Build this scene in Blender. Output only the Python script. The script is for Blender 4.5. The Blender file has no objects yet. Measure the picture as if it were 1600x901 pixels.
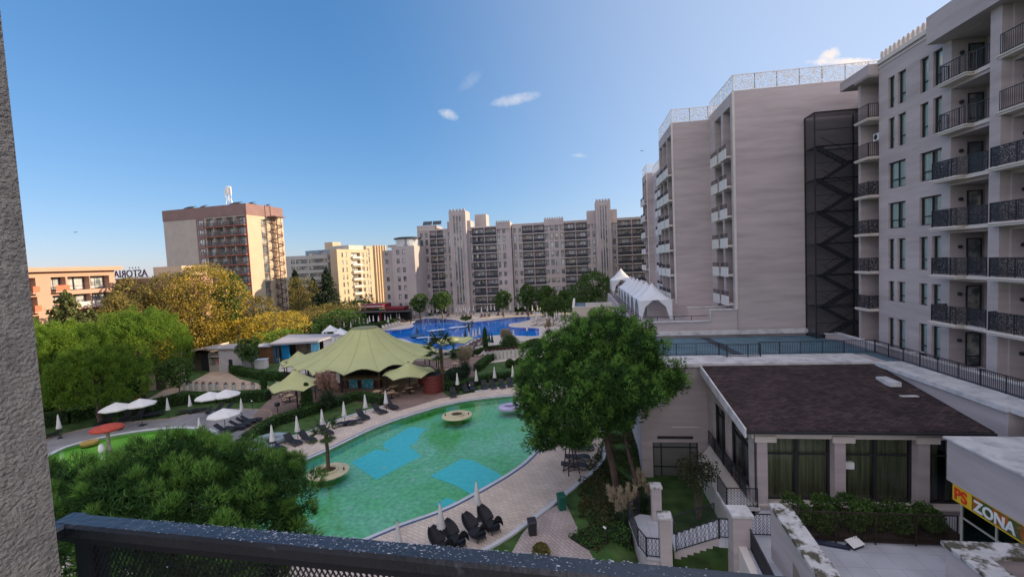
import bpy, math, random
import numpy as np
from mathutils import Vector, Matrix
from mathutils.geometry import tessellate_polygon
C = bpy.context.scene.collection
R = math.radians
rnd = random.Random(7)
# ------------------------------------------------------------------ camera
FPX = 710.0; YAW = R(8.4); PIT = R(3.27); ROL = R(2.67); EYE = 15.5
fwd = Vector((-math.sin(YAW)*math.cos(PIT), math.cos(YAW)*math.cos(PIT), -math.sin(PIT)))
r0 = Vector((math.cos(YAW), math.sin(YAW), 0)); u0 = r0.cross(fwd)
RT = math.cos(ROL)*r0 - math.sin(ROL)*u0
UP = math.sin(ROL)*r0 + math.cos(ROL)*u0
cam = bpy.data.objects.new('camera', bpy.data.cameras.new('camera')); C.objects.link(cam)
cam.data.sensor_width = 36; cam.data.lens = FPX/1600*36
cam.data.clip_start = 0.05; cam.data.clip_end = 20000
m = Matrix((RT, UP, -fwd)).transposed().to_4x4(); m.translation = Vector((0, 0, EYE))
cam.matrix_world = m
bpy.context.scene.camera = cam
# ------------------------------------------------------------------ light
SUN_AZ = R(14.0)      # from +X towards +Y
SUN_EL = R(18.5)
SKYK = 1/.357*1.05; SKY_FILL = (1.22, 1.12, 1.22)
sc = bpy.context.scene
sc.view_settings.view_transform = 'Standard'; sc.view_settings.look = 'None'
sc.view_settings.gamma = 1; sc.view_settings.use_curve_mapping = False
sc.view_settings.exposure = 1.36
w = bpy.data.worlds.new("World"); sc.world = w; w.use_nodes = True
nt = w.node_tree; nt.nodes.clear()
def N(nt, t, **k):
    n = nt.nodes.new(t)
    for a, b in k.items(): setattr(n, a, b)
    return n
out = N(nt, 'ShaderNodeOutputWorld'); bg = N(nt, 'ShaderNodeBackground')
sky = N(nt, 'ShaderNodeTexSky', sky_type='NISHITA', sun_disc=False)
sky.sun_elevation = SUN_EL; sky.sun_rotation = R(90) - SUN_AZ
sky.air_density = 1.0; sky.dust_density = 0.2; sky.ozone_density = 1.6; sky.altitude = 0
bg.inputs['Strength'].default_value = 0.15
# a few small clouds placed by direction on the sky (they are at infinity)
tc = N(nt, 'ShaderNodeTexCoord')
def cloud_dir(px, py):
    d = fwd + (px-800)/FPX*RT - (py-450.5)/FPX*UP
    return d.normalized()
# colour balance of the sky (deep blue overhead, pale towards the horizon), per channel
se = N(nt, 'ShaderNodeSeparateColor'); nt.links.new(sky.outputs[0], se.inputs[0]); cb_ = N(nt, 'ShaderNodeCombineColor')
for i, (k, p) in enumerate(((.085, 1.0), (.166, .71), (.283, .6))):
    a = N(nt, 'ShaderNodeMath', operation='POWER'); nt.links.new(se.outputs[i], a.inputs[0]); a.inputs[1].default_value = p
    b = N(nt, 'ShaderNodeMath', operation='MULTIPLY'); nt.links.new(a.outputs[0], b.inputs[0]); b.inputs[1].default_value = k*SKYK; nt.links.new(b.outputs[0], cb_.inputs[i])
# added bright cloud-like fill behind and above the viewer, lights the shaded walls
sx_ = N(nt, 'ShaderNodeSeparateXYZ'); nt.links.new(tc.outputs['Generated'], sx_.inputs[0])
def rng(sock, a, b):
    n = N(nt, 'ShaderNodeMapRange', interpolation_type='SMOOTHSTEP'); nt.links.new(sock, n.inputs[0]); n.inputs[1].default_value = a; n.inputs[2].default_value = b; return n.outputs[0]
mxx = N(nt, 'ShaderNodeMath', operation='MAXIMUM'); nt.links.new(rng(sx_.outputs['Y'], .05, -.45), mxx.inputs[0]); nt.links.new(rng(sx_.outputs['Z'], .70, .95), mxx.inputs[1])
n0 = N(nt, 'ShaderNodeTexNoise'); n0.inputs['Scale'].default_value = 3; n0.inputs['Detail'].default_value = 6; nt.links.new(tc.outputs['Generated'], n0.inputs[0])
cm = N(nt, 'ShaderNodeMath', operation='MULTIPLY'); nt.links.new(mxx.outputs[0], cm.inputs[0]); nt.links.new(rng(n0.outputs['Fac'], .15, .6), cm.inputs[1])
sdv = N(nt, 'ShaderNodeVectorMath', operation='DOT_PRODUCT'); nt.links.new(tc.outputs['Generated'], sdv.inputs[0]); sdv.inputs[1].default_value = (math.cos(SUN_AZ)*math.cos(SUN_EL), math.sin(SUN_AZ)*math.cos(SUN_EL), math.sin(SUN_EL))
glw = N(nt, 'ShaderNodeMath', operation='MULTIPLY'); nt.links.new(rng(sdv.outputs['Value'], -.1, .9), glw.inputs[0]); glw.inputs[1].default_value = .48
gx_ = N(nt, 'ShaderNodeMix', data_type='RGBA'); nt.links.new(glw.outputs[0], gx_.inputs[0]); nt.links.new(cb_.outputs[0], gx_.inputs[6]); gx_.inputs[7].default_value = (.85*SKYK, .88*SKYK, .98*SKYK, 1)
cx = N(nt, 'ShaderNodeMix', data_type='RGBA'); nt.links.new(cm.outputs[0], cx.inputs[0]); nt.links.new(gx_.outputs[2], cx.inputs[6]); cx.inputs[7].default_value = (SKY_FILL[0]*SKYK, SKY_FILL[1]*SKYK, SKY_FILL[2]*SKYK, 1)
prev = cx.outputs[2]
nz = N(nt, 'ShaderNodeTexNoise'); nz.inputs['Scale'].default_value = 48; nz.inputs['Detail'].default_value = 9; nz.inputs['Roughness'].default_value = .68; nz.inputs['Distortion'].default_value = .6
nt.links.new(tc.outputs['Generated'], nz.inputs['Vector'])
for (px, py, rx, ry, rot, st) in ((700, 179, 17, 9, -.35, .62), (803, 156, 42, 9, .2, .62), (733, 128, 26, 9, .7, .16), (906, 243, 15, 3.5, 0, .38),
                                  (1295, 88, 13, 9, .5, 1.0), (1325, 97, 44, 5, 0, 1.0)):
    d = cloud_dir(px, py); a = cloud_dir(px+40, py-40*math.tan(rot)) - d
    ax = (a - a.dot(d)*d).normalized(); ay = d.cross(ax)
    def dotn(v, s):
        n = N(nt, 'ShaderNodeVectorMath', operation='DOT_PRODUCT'); nt.links.new(tc.outputs['Generated'], n.inputs[0]); n.inputs[1].default_value = v
        q = N(nt, 'ShaderNodeMath', operation='MULTIPLY'); nt.links.new(n.outputs['Value'], q.inputs[0]); q.inputs[1].default_value = s
        p = N(nt, 'ShaderNodeMath', operation='POWER'); nt.links.new(q.outputs[0], p.inputs[0]); p.inputs[1].default_value = 2
        return p.outputs[0]
    sx = dotn(ax, FPX/rx); sy = dotn(ay, FPX/ry)
    s = N(nt, 'ShaderNodeMath', operation='ADD'); nt.links.new(sx, s.inputs[0]); nt.links.new(sy, s.inputs[1])
    # only on the near side of the dome
    f = N(nt, 'ShaderNodeVectorMath', operation='DOT_PRODUCT'); nt.links.new(tc.outputs['Generated'], f.inputs[0]); f.inputs[1].default_value = d
    g = N(nt, 'ShaderNodeMath', operation='GREATER_THAN'); nt.links.new(f.outputs['Value'], g.inputs[0]); g.inputs[1].default_value = .5
    mr = N(nt, 'ShaderNodeMapRange'); nt.links.new(s.outputs[0], mr.inputs[0])
    mr.inputs[1].default_value = 0; mr.inputs[2].default_value = 1.6; mr.inputs[3].default_value = .42; mr.inputs[4].default_value = -.35
    ad = N(nt, 'ShaderNodeMath', operation='ADD'); nt.links.new(mr.outputs[0], ad.inputs[0]); nt.links.new(nz.outputs['Fac'], ad.inputs[1])
    m2 = N(nt, 'ShaderNodeMapRange'); nt.links.new(ad.outputs[0], m2.inputs[0])
    m2.inputs[1].default_value = .50; m2.inputs[2].default_value = 1.02; m2.inputs[3].default_value = 0; m2.inputs[4].default_value = st
    mu = N(nt, 'ShaderNodeMath', operation='MULTIPLY', use_clamp=True); nt.links.new(m2.outputs[0], mu.inputs[0]); nt.links.new(g.outputs[0], mu.inputs[1])
    mx = N(nt, 'ShaderNodeMix', data_type='RGBA'); nt.links.new(mu.outputs[0], mx.inputs[0]); nt.links.new(prev, mx.inputs[6])
    mx.inputs[7].default_value = (3.0, 2.6, 2.3, 1) if px > 1200 else (2.1, 2.15, 2.3, 1)
    prev = mx.outputs[2]
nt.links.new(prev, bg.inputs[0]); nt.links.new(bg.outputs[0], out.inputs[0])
sl = bpy.data.lights.new('sun', 'SUN'); sl.energy = 3.2; sl.angle = R(.5); sl.color = (1, .74, .49)
so = bpy.data.objects.new('sun', sl); C.objects.link(so)
sd = Vector((math.cos(SUN_AZ)*math.cos(SUN_EL), math.sin(SUN_AZ)*math.cos(SUN_EL), math.sin(SUN_EL)))
so.rotation_euler = sd.to_track_quat('Z', 'Y').to_euler(); so.location = (60, 20, 60)

# ------------------------------------------------------------------ geometry helpers
def ray(px, py): return fwd + (px-800)/FPX*RT - (py-450.5)/FPX*UP
def G(px, py, z=0):
    d = ray(px, py); t = (z-EYE)/d.z; return Vector((d.x*t, d.y*t, z))
def PX(px, py, X):
    d = ray(px, py); t = X/d.x; return Vector((X, d.y*t, EYE+d.z*t))
def PY(px, py, Y):
    d = ray(px, py); t = Y/d.y; return Vector((d.x*t, Y, EYE+d.z*t))
def V(px, py, d): return Vector((0, 0, EYE)) + ray(px, py)*d

class MB:
    def __init__(s): s.v = []; s.f = []; s.mi = []; s.cur = 0
    def add(s, vs, fs):
        b = len(s.v); s.v += [tuple(v) for v in vs]
        for f in fs: s.f.append(tuple(b+i for i in f)); s.mi.append(s.cur)
        return s
    def quad(s, a, b, c, d): return s.add((a, b, c, d), ((0, 1, 2, 3),))
    def box(s, x0, x1, y0, y1, z0, z1):
        return s.add([(x, y, z) for z in (z0, z1) for x, y in ((x0, y0), (x1, y0), (x1, y1), (x0, y1))],
                     ((3, 2, 1, 0), (4, 5, 6, 7), (0, 1, 5, 4), (1, 2, 6, 5), (2, 3, 7, 6), (3, 0, 4, 7)))
    def bar(s, p, q, w, h=None, up=(0, 0, 1)):
        p = Vector(p); q = Vector(q); h = h or w; d = (q-p).normalized(); up = Vector(up)
        if abs(d.dot(up)) > .98: up = Vector((0, 1, 0))
        a = d.cross(up).normalized()*w/2; b = a.cross(d).normalized()*h/2
        return s.add([p-a-b, p+a-b, p+a+b, p-a+b, q-a-b, q+a-b, q+a+b, q-a+b],
                     ((0, 1, 2, 3), (7, 6, 5, 4), (1, 0, 4, 5), (2, 1, 5, 6), (3, 2, 6, 7), (0, 3, 7, 4)))
    def tube(s, pts, rs, n=8, cap=True):
        if not hasattr(rs, '__len__'): rs = [rs]*len(pts)
        pts = [Vector(p) for p in pts]; rings = []
        for i, p in enumerate(pts):
            d = (pts[min(i+1, len(pts)-1)] - pts[max(i-1, 0)]).normalized()
            up = Vector((0, 0, 1)) if abs(d.z) < .9 else Vector((1, 0, 0))
            a = d.cross(up).normalized(); b = a.cross(d)
            rings.append([p + (a*math.cos(t*2*math.pi/n) + b*math.sin(t*2*math.pi/n))*rs[i] for t in range(n)])
        vs = [v for r in rings for v in r]; fs = []
        for i in range(len(pts)-1):
            for t in range(n):
                u = (t+1) % n; fs.append((i*n+t, i*n+u, (i+1)*n+u, (i+1)*n+t))
        if cap: fs.append(tuple(range(n))); fs.append(tuple(reversed(range((len(pts)-1)*n, len(pts)*n))))
        return s.add(vs, fs)
    def lathe(s, prof, n=20, c=(0, 0, 0), sx=1, sy=1):
        vs = [(c[0]+r*math.cos(t*2*math.pi/n)*sx, c[1]+r*math.sin(t*2*math.pi/n)*sy, c[2]+z) for r, z in prof for t in range(n)]
        fs = [(i*n+t, i*n+(t+1) % n, (i+1)*n+(t+1) % n, (i+1)*n+t) for i in range(len(prof)-1) for t in range(n)]
        return s.add(vs, fs)
    def prism(s, poly, z0, z1):
        n = len(poly); vs = [(p[0], p[1], z0) for p in poly]+[(p[0], p[1], z1) for p in poly]
        area = sum(poly[i][0]*poly[(i+1) % n][1]-poly[(i+1) % n][0]*poly[i][1] for i in range(n))
        fs = [(i, (i+1) % n, n+(i+1) % n, n+i) for i in range(n)] + [tuple(range(n, 2*n)), tuple(reversed(range(n)))]
        if area < 0: fs = [tuple(reversed(f)) for f in fs]
        return s.add(vs, fs)
    def extrude_x(s, prof, x0, x1):      # prof: (y,z) outline
        n = len(prof); vs = [(x0, y, z) for y, z in prof]+[(x1, y, z) for y, z in prof]
        return s.add(vs, [(i, n+i, n+(i+1) % n, (i+1) % n) for i in range(n)]+[tuple(range(n)), tuple(reversed(range(n, 2*n)))])
    def mesh(s, name, mats, smooth=False):
        me = bpy.data.meshes.new(name); me.from_pydata(s.v, [], s.f)
        for mt in (mats if isinstance(mats, (list, tuple)) else [mats]): me.materials.append(mt)
        if isinstance(mats, (list, tuple)) and len(mats) > 1: me.polygons.foreach_set('material_index', s.mi)
        if smooth: me.polygons.foreach_set('use_smooth', [True]*len(me.polygons))
        me.update(); return me
    def build(s, name, mats, parent=None, loc=(0, 0, 0), rz=0, smooth=False):
        return link(name, s.mesh(name, mats, smooth), parent, loc, rz)
def link(name, data, parent=None, loc=(0, 0, 0), rz=0):
    o = bpy.data.objects.new(name, data); C.objects.link(o)
    o.location = loc; o.rotation_euler = (0, 0, rz)
    if parent is not None: o.parent = parent
    return o
def tag(o, label=None, cat=None, group=None, kind=None):
    if label: o['label'] = label
    if cat: o['category'] = cat
    if group: o['group'] = group
    if kind: o['kind'] = kind
    return o
def empty(name, label, cat, loc=(0, 0, 0), rz=0, group=None):
    return tag(link(name, None, None, loc, rz), label, cat, group)
def struct(name, mb, mats, smooth=False): return tag(mb.build(name, mats, smooth=smooth), kind='structure')
KIDS = {}
def kids(o): return [c for c in C.objects if c.parent == o]
def tree_of(o, depth=0):
    return (o, [tree_of(c) for c in o.children])
def copy_tree(t, loc=None, rz=None, label=None, scale=None, parent=None):
    o, ch = t; c = o.copy(); C.objects.link(c)
    if parent is not None: c.parent = parent
    if loc is not None: c.location = loc
    if rz is not None: c.rotation_euler = (0, 0, rz)
    if scale is not None: c.scale = scale if hasattr(scale, '__len__') else (scale,)*3
    if label: c['label'] = label
    for k in ch: copy_tree(k, parent=c)
    return c
class Kit:
    """a thing built once, then copied with its parts"""
    def __init__(s, root): s.root = root; s.used = False; bpy.context.view_layer.update(); s.t = tree_of(root)
    def put(s, loc, rz=0, label=None, scale=None):
        if not s.used:
            s.used = True; o = s.root; o.location = loc; o.rotation_euler = (0, 0, rz)
            if label: o['label'] = label
            if scale is not None: o.scale = scale if hasattr(scale, '__len__') else (scale,)*3
            return o
        return copy_tree(s.t, loc, rz, label, scale if scale is not None else 1.0)
ORD = 'first second third fourth fifth sixth seventh eighth ninth tenth eleventh twelfth thirteenth fourteenth fifteenth sixteenth seventeenth eighteenth nineteenth twentieth'.split()
TENS = {2: 'twenty', 3: 'thirty', 4: 'forty', 5: 'fifty', 6: 'sixty'}
def ordw(n):
    if n <= 20: return ORD[n-1]
    t, u = divmod(n, 10)
    return (TENS[t][:-1]+'ieth') if u == 0 else TENS[t]+'-'+ORD[u-1]
def smooth_poly(pts, k=6, closed=True):
    pts = [Vector((p[0], p[1])) for p in pts]; n = len(pts); out = []
    for i in range(n if closed else n-1):
        p0, p1, p2, p3 = [pts[(i+j) % n] if closed else pts[max(0, min(n-1, i+j))] for j in (-1, 0, 1, 2)]
        for t in range(k):
            t /= k
            out.append(.5*((2*p1)+(-p0+p2)*t+(2*p0-5*p1+4*p2-p3)*t*t+(-p0+3*p1-3*p2+p3)*t**3))
    if not closed: out.append(pts[-1])
    return out
def offset(poly, d):
    n = len(poly); area = sum(poly[i].x*poly[(i+1) % n].y-poly[(i+1) % n].x*poly[i].y for i in range(n))
    s = 1 if area > 0 else -1; out = []
    for i in range(n):
        t = (poly[(i+1) % n]-poly[i-1]).normalized(); out.append(poly[i]+Vector((t.y, -t.x))*d*s)
    return out
def inside(p, poly):
    c = False; n = len(poly); j = n-1
    for i in range(n):
        if (poly[i][1] > p[1]) != (poly[j][1] > p[1]) and p[0] < (poly[j][0]-poly[i][0])*(p[1]-poly[i][1])/(poly[j][1]-poly[i][1])+poly[i][0]: c = not c
        j = i
    return c
def sheet(mb, loops, z):
    """flat sheet with holes (loops[0] outline, rest holes)"""
    L = [[Vector((p[0], p[1], 0)) for p in l] for l in loops]
    tr = tessellate_polygon(L); flat = [(p.x, p.y, z) for l in L for p in l]; fs = []
    for a, b, c in tr:
        A, B, D = flat[a], flat[b], flat[c]
        cr = (B[0]-A[0])*(D[1]-A[1])-(B[1]-A[1])*(D[0]-A[0])
        fs.append((a, b, c) if cr > 0 else (a, c, b))
    mb.add(flat, fs)
def ring(mb, inner, outer, z0, z1):
    """raised band between two matching outlines"""
    n = len(inner); vs = [(p[0], p[1], z) for l, z in ((inner, z0), (inner, z1), (outer, z1), (outer, z0)) for p in l]; fs = []
    for i in range(n):
        j = (i+1) % n
        for k in range(3): fs.append((k*n+i, k*n+j, (k+1)*n+j, (k+1)*n+i))
    mb.add(vs, fs)

# ------------------------------------------------------------------ materials
MATS = {}
def mat(name, col, rough=.8, var=.12, scale=2.0, bump=0.0, bscale=30, metal=0, spec=.3, stretch=None, coat=0, rand=0.0, trans=0.0, col2=None, c2scale=.6, c2lo=.45, c2hi=.65):
    if name in MATS: return MATS[name]
    mt = bpy.data.materials.new(name); mt.use_nodes = True; t = mt.node_tree; b = t.nodes['Principled BSDF']
    b.inputs['Roughness'].default_value = rough; b.inputs['Metallic'].default_value = metal; b.inputs['Specular IOR Level'].default_value = spec
    if coat: b.inputs['Coat Weight'].default_value = coat
    L = t.links.new; co = N(t, 'ShaderNodeTexCoord'); vec = co.outputs['Object']
    gm = N(t, 'ShaderNodeNewGeometry'); vec = gm.outputs['Position']
    if stretch:
        mp = N(t, 'ShaderNodeMapping'); mp.inputs['Scale'].default_value = stretch; L(vec, mp.inputs[0]); vec = mp.outputs[0]
    n1 = N(t, 'ShaderNodeTexNoise'); n1.inputs['Scale'].default_value = scale; n1.inputs['Detail'].default_value = 6; L(vec, n1.inputs['Vector'])
    mr = N(t, 'ShaderNodeMapRange'); L(n1.outputs['Fac'], mr.inputs[0]); mr.inputs[1].default_value = .3; mr.inputs[2].default_value = .7
    mr.inputs[3].default_value = 1-var; mr.inputs[4].default_value = 1+var
    base = None
    if col2:
        n2 = N(t, 'ShaderNodeTexNoise'); n2.inputs['Scale'].default_value = c2scale; n2.inputs['Detail'].default_value = 5; n2.inputs['Roughness'].default_value = .65; L(vec, n2.inputs['Vector'])
        m3 = N(t, 'ShaderNodeMapRange'); L(n2.outputs['Fac'], m3.inputs[0]); m3.inputs[1].default_value = c2lo; m3.inputs[2].default_value = c2hi
        mx = N(t, 'ShaderNodeMix', data_type='RGBA'); L(m3.outputs[0], mx.inputs[0]); mx.inputs[6].default_value = (*col, 1); mx.inputs[7].default_value = (*col2, 1); base = mx.outputs[2]
    val = mr.outputs[0]
    if rand:
        oi = N(t, 'ShaderNodeNewGeometry'); m4 = N(t, 'ShaderNodeMapRange'); L(oi.outputs['Random Per Island'], m4.inputs[0]); m4.inputs[3].default_value = 1-rand; m4.inputs[4].default_value = 1+rand
        mm = N(t, 'ShaderNodeMath', operation='MULTIPLY'); L(val, mm.inputs[0]); L(m4.outputs[0], mm.inputs[1]); val = mm.outputs[0]
    vm = N(t, 'ShaderNodeVectorMath', operation='SCALE'); L(val, vm.inputs['Scale'])
    if base: L(base, vm.inputs[0])
    else: vm.inputs[0].default_value = col
    L(vm.outputs[0], b.inputs['Base Color'])
    if bump:
        n3 = N(t, 'ShaderNodeTexNoise'); n3.inputs['Scale'].default_value = bscale; n3.inputs['Detail'].default_value = 5; L(vec, n3.inputs['Vector'])
        bp = N(t, 'ShaderNodeBump'); bp.inputs['Strength'].default_value = min(1, bump); bp.inputs['Distance'].default_value = .02*max(1, bump); L(n3.outputs['Fac'], bp.inputs['Height']); L(bp.outputs[0], b.inputs['Normal'])
    if trans:
        tr = N(t, 'ShaderNodeBsdfTranslucent'); L(vm.outputs[0], tr.inputs[0]); ms = N(t, 'ShaderNodeMixShader'); ms.inputs[0].default_value = trans
        L(b.outputs[0], ms.inputs[1]); L(tr.outputs[0], ms.inputs[2]); L(ms.outputs[0], t.nodes['Material Output'].inputs[0])
    MATS[name] = mt; return mt
def brick_mat(name, c1, c2, cm, sx, sz, rough=.85, off=.5, mortar=.02, bump=.4, rot=0, var=.1):
    mt = bpy.data.materials.new(name); mt.use_nodes = True; t = mt.node_tree; b = t.nodes['Principled BSDF']; L = t.links.new
    b.inputs['Roughness'].default_value = rough; b.inputs['Specular IOR Level'].default_value = .25
    g = N(t, 'ShaderNodeNewGeometry'); mp = N(t, 'ShaderNodeMapping'); L(g.outputs['Position'], mp.inputs[0]); mp.inputs['Rotation'].default_value = (0, 0, rot) if not isinstance(rot, tuple) else rot
    br = N(t, 'ShaderNodeTexBrick'); L(mp.outputs[0], br.inputs[0]); br.offset = off
    br.inputs['Color1'].default_value = (*c1, 1); br.inputs['Color2'].default_value = (*c2, 1); br.inputs['Mortar'].default_value = (*cm, 1)
    br.inputs['Scale'].default_value = 1; br.inputs['Mortar Size'].default_value = mortar; br.inputs['Brick Width'].default_value = sx; br.inputs['Row Height'].default_value = sz; br.inputs['Bias'].default_value = 0
    n = N(t, 'ShaderNodeTexNoise'); n.inputs['Scale'].default_value = .7; n.inputs['Detail'].default_value = 7; L(g.outputs['Position'], n.inputs[0])
    mr = N(t, 'ShaderNodeMapRange'); L(n.outputs['Fac'], mr.inputs[0]); mr.inputs[1].default_value = .3; mr.inputs[2].default_value = .7; mr.inputs[3].default_value = 1-var; mr.inputs[4].default_value = 1+var
    vm = N(t, 'ShaderNodeVectorMath', operation='SCALE'); L(br.outputs['Color'], vm.inputs[0]); L(mr.outputs[0], vm.inputs['Scale']); L(vm.outputs[0], b.inputs['Base Color'])
    bp = N(t, 'ShaderNodeBump'); bp.inputs['Strength'].default_value = bump; bp.inputs['Distance'].default_value = .01; bp.invert = True; L(br.outputs['Fac'], bp.inputs['Height']); L(bp.outputs[0], b.inputs['Normal'])
    MATS[name] = mt; return mt
def glass_mat(name, tint, fac=.25, rough=.03):
    """clear sheet: transparent plus mirror by Fresnel"""
    mt = bpy.data.materials.new(name); mt.use_nodes = True; t = mt.node_tree; t.nodes.clear(); L = t.links.new
    o = N(t, 'ShaderNodeOutputMaterial'); tr = N(t, 'ShaderNodeBsdfTransparent'); tr.inputs[0].default_value = (*tint, 1)
    gl = N(t, 'ShaderNodeBsdfGlossy'); gl.inputs['Roughness'].default_value = rough
    fr = N(t, 'ShaderNodeFresnel'); fr.inputs[0].default_value = 1.5; ad = N(t, 'ShaderNodeMath', operation='ADD', use_clamp=True); L(fr.outputs[0], ad.inputs[0]); ad.inputs[1].default_value = fac
    ms = N(t, 'ShaderNodeMixShader'); L(ad.outputs[0], ms.inputs[0]); L(tr.outputs[0], ms.inputs[1]); L(gl.outputs[0], ms.inputs[2]); L(ms.outputs[0], o.inputs[0])
    MATS[name] = mt; return mt
def cut_mat(name, col, density, scale, rough=.5, metal=0.0, kind='voronoi'):
    """pierced sheet: holes cut by a cell pattern"""
    mt = bpy.data.materials.new(name); mt.use_nodes = True; t = mt.node_tree; b = t.nodes['Principled BSDF']; L = t.links.new
    b.inputs['Base Color'].default_value = (*col, 1); b.inputs['Roughness'].default_value = rough; b.inputs['Metallic'].default_value = metal
    g = N(t, 'ShaderNodeNewGeometry'); n = N(t, 'ShaderNodeTexNoise'); n.inputs['Scale'].default_value = scale; n.inputs['Detail'].default_value = 1.5; n.inputs['Distortion'].default_value = 1.5; L(g.outputs['Position'], n.inputs[0])
    s = N(t, 'ShaderNodeMath', operation='SUBTRACT'); L(n.outputs['Fac'], s.inputs[0]); s.inputs[1].default_value = .5
    a = N(t, 'ShaderNodeMath', operation='ABSOLUTE'); L(s.outputs[0], a.inputs[0])
    c = N(t, 'ShaderNodeMath', operation='LESS_THAN'); L(a.outputs[0], c.inputs[0]); c.inputs[1].default_value = density
    tr = N(t, 'ShaderNodeBsdfTransparent'); ms = N(t, 'ShaderNodeMixShader'); L(c.outputs[0], ms.inputs[0]); L(tr.outputs[0], ms.inputs[1]); L(b.outputs[0], ms.inputs[2]); L(ms.outputs[0], t.nodes['Material Output'].inputs[0])
    MATS[name] = mt; return mt
def mesh_fabric(name, col, opac):
    mt = bpy.data.materials.new(name); mt.use_nodes = True; t = mt.node_tree; b = t.nodes['Principled BSDF']; L = t.links.new
    b.inputs['Base Color'].default_value = (*col, 1); b.inputs['Roughness'].default_value = .7
    tr = N(t, 'ShaderNodeBsdfTransparent'); ms = N(t, 'ShaderNodeMixShader'); ms.inputs[0].default_value = opac
    L(tr.outputs[0], ms.inputs[1]); L(b.outputs[0], ms.inputs[2]); L(ms.outputs[0], t.nodes['Material Output'].inputs[0])
    MATS[name] = mt; return mt

PINK = (.455, .405, .405)
M_wall = mat('wall_plaster', PINK, .9, .10, .9, bump=.5, bscale=14, stretch=(.3, .3, 2.2), col2=tuple(c*.86 for c in PINK), c2scale=.35)
M_wallf = mat('wall_plaster_far', (.40, .365, .355), .9, .08, .3, col2=(.34, .31, .305), c2scale=.12)
M_trim = mat('pale_trim', (.62, .57, .52), .8, .06, 1)
M_cap = mat('stone_cap', (.60, .60, .60), .75, .1, 1.5, col2=(.40, .41, .42), c2scale=1.1)
M_moss = mat('mossy_cap', (.50, .50, .50), .85, .15, 3, bump=.6, bscale=25, col2=(.085, .08, .055), c2scale=1.7, c2lo=.46, c2hi=.56)
M_iron = mat('black_iron', (.018, .02, .026), .45, .2, 3, spec=.5)
M_ironscroll = cut_mat('iron_scroll', (.016, .018, .024), .11, 9, .45)
M_white = mat('white_paint', (.75, .75, .74), .6, .04, 2)
M_lattice = cut_mat('white_lattice', (.72, .70, .66), .062, 5, .6)
M_panel = mat('white_carved_panel', (.62, .61, .58), .7, .10, 5, bump=.8, bscale=8)
M_frame = mat('dark_frame', (.03, .032, .036), .5, .1, 3)
M_curt = mat('pale_curtain', (.80, .93, .88), .9, .16, 6, stretch=(2.5, 2.5, .05), trans=.2)
M_curtg = mat('green_curtain', (.36, .365, .235), .9, .45, 4.5, stretch=(1, 1, .05), trans=.1)
M_glass = glass_mat('window_glass', (.92, .97, .97), .06)
M_glassd = glass_mat('dark_window_glass', (.74, .80, .78), .03)
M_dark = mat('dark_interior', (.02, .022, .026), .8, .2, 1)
M_farglass = mat('far_window_glass', (.10, .12, .13), .12, .5, .9, spec=.8, col2=(.33, .33, .28), c2scale=.33, c2lo=.5, c2hi=.56)
M_skyglass = mat('bright_window_glass', (.42, .46, .48), .15, .2, .9, spec=.7, col2=(.12, .15, .17), c2scale=.5, c2lo=.5, c2hi=.6)
M_roofblue = mat('roof_felt_blue', (.10, .15, .20), .55, .18, .8, spec=.35, col2=(.075, .105, .13), c2scale=.35)
M_terr = brick_mat('terrace_tiles', (.10, .185, .235), (.085, .165, .21), (.06, .12, .15), 1.2, 1.2, .5, off=0, mortar=.03, bump=.15, var=.2)
M_shingle = brick_mat('roof_shingles', (.082, .056, .054), (.032, .024, .027), (.010, .009, .010), .32, .14, .95, mortar=.012, bump=.8, var=.25)
M_rail = None
# ------------------------------------------------------------------ ground, pools, paving
GP = smooth_poly([G(x, y) for x, y in ((520, 700), (600, 663), (700, 632), (780, 620))] +
                 [Vector(p) for p in ((-6.2, 51.2, 0), (-3.2, 48.2, 0), (-2.6, 42.5, 0))] +
                 [G(833, 707), G(800, 735), G(740, 770), G(690, 795), G(620, 820)] +
                 [Vector(p) for p in ((-14.2, 22.6, 0), (-18.4, 20.6, 0), (-22.6, 20.8, 0), (-25.2, 24.5, 0), (-24.6, 29.3, 0))], 6)
BP = smooth_poly([G(x, y) for x, y in ((598, 517), (628, 514), (646, 510), (645, 503), (665, 498), (690, 498), (712, 500), (726, 503.5), (760, 501), (795, 496.5), (822, 494.5), (829, 498.5),
                                       (815, 503), (796, 506), (800, 511), (838, 512.5), (842, 518), (838, 525), (800, 524), (772, 524), (742, 530), (722, 541), (700, 546), (676, 545), (655, 540), (632, 530), (612, 527))], 4)
KP = smooth_poly([G(x, y) for x, y in ((96, 702), (150, 686), (210, 675), (270, 669), (318, 671), (335, 682), (300, 700), (230, 730), (120, 770), (60, 780), (60, 730))], 5)
DECK = [G(x, y) for x, y in ((360, 712), (395, 694), (470, 680), (520, 660), (600, 636), (690, 622), (760, 610), (830, 600))]
deck_out = smooth_poly(DECK + [Vector((-.5, 52.5, 0)), Vector((1.2, 46, 0)), G(942, 700), G(930, 730), G(880, 772), G(830, 810), G(770, 850)] +
                       [Vector((-9, 20.2, 0)), Vector((-14, 17.5, 0)), Vector((-20, 16, 0)), Vector((-27, 17.5, 0)), Vector((-30, 24, 0)), Vector((-29, 30, 0))], 4)
def hz(x, y):
    if inside((x, y), GPx) or inside((x, y), BPx) or inside((x, y), KPx): return -1.3
    # sunken garden beside the pavilion
    a = min(max((x-1.2)/2.6, 0), 1)*min(max((36.5-y)/1.5, 0), 1)*min(max((y-16)/6, 0), 1)*min(max((9.6-x)/1.0, 0), 1)
    return -1.1*a
GPx = offset(GP, .45); BPx = offset(BP, .45); KPx = offset(KP, .35)
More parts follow.
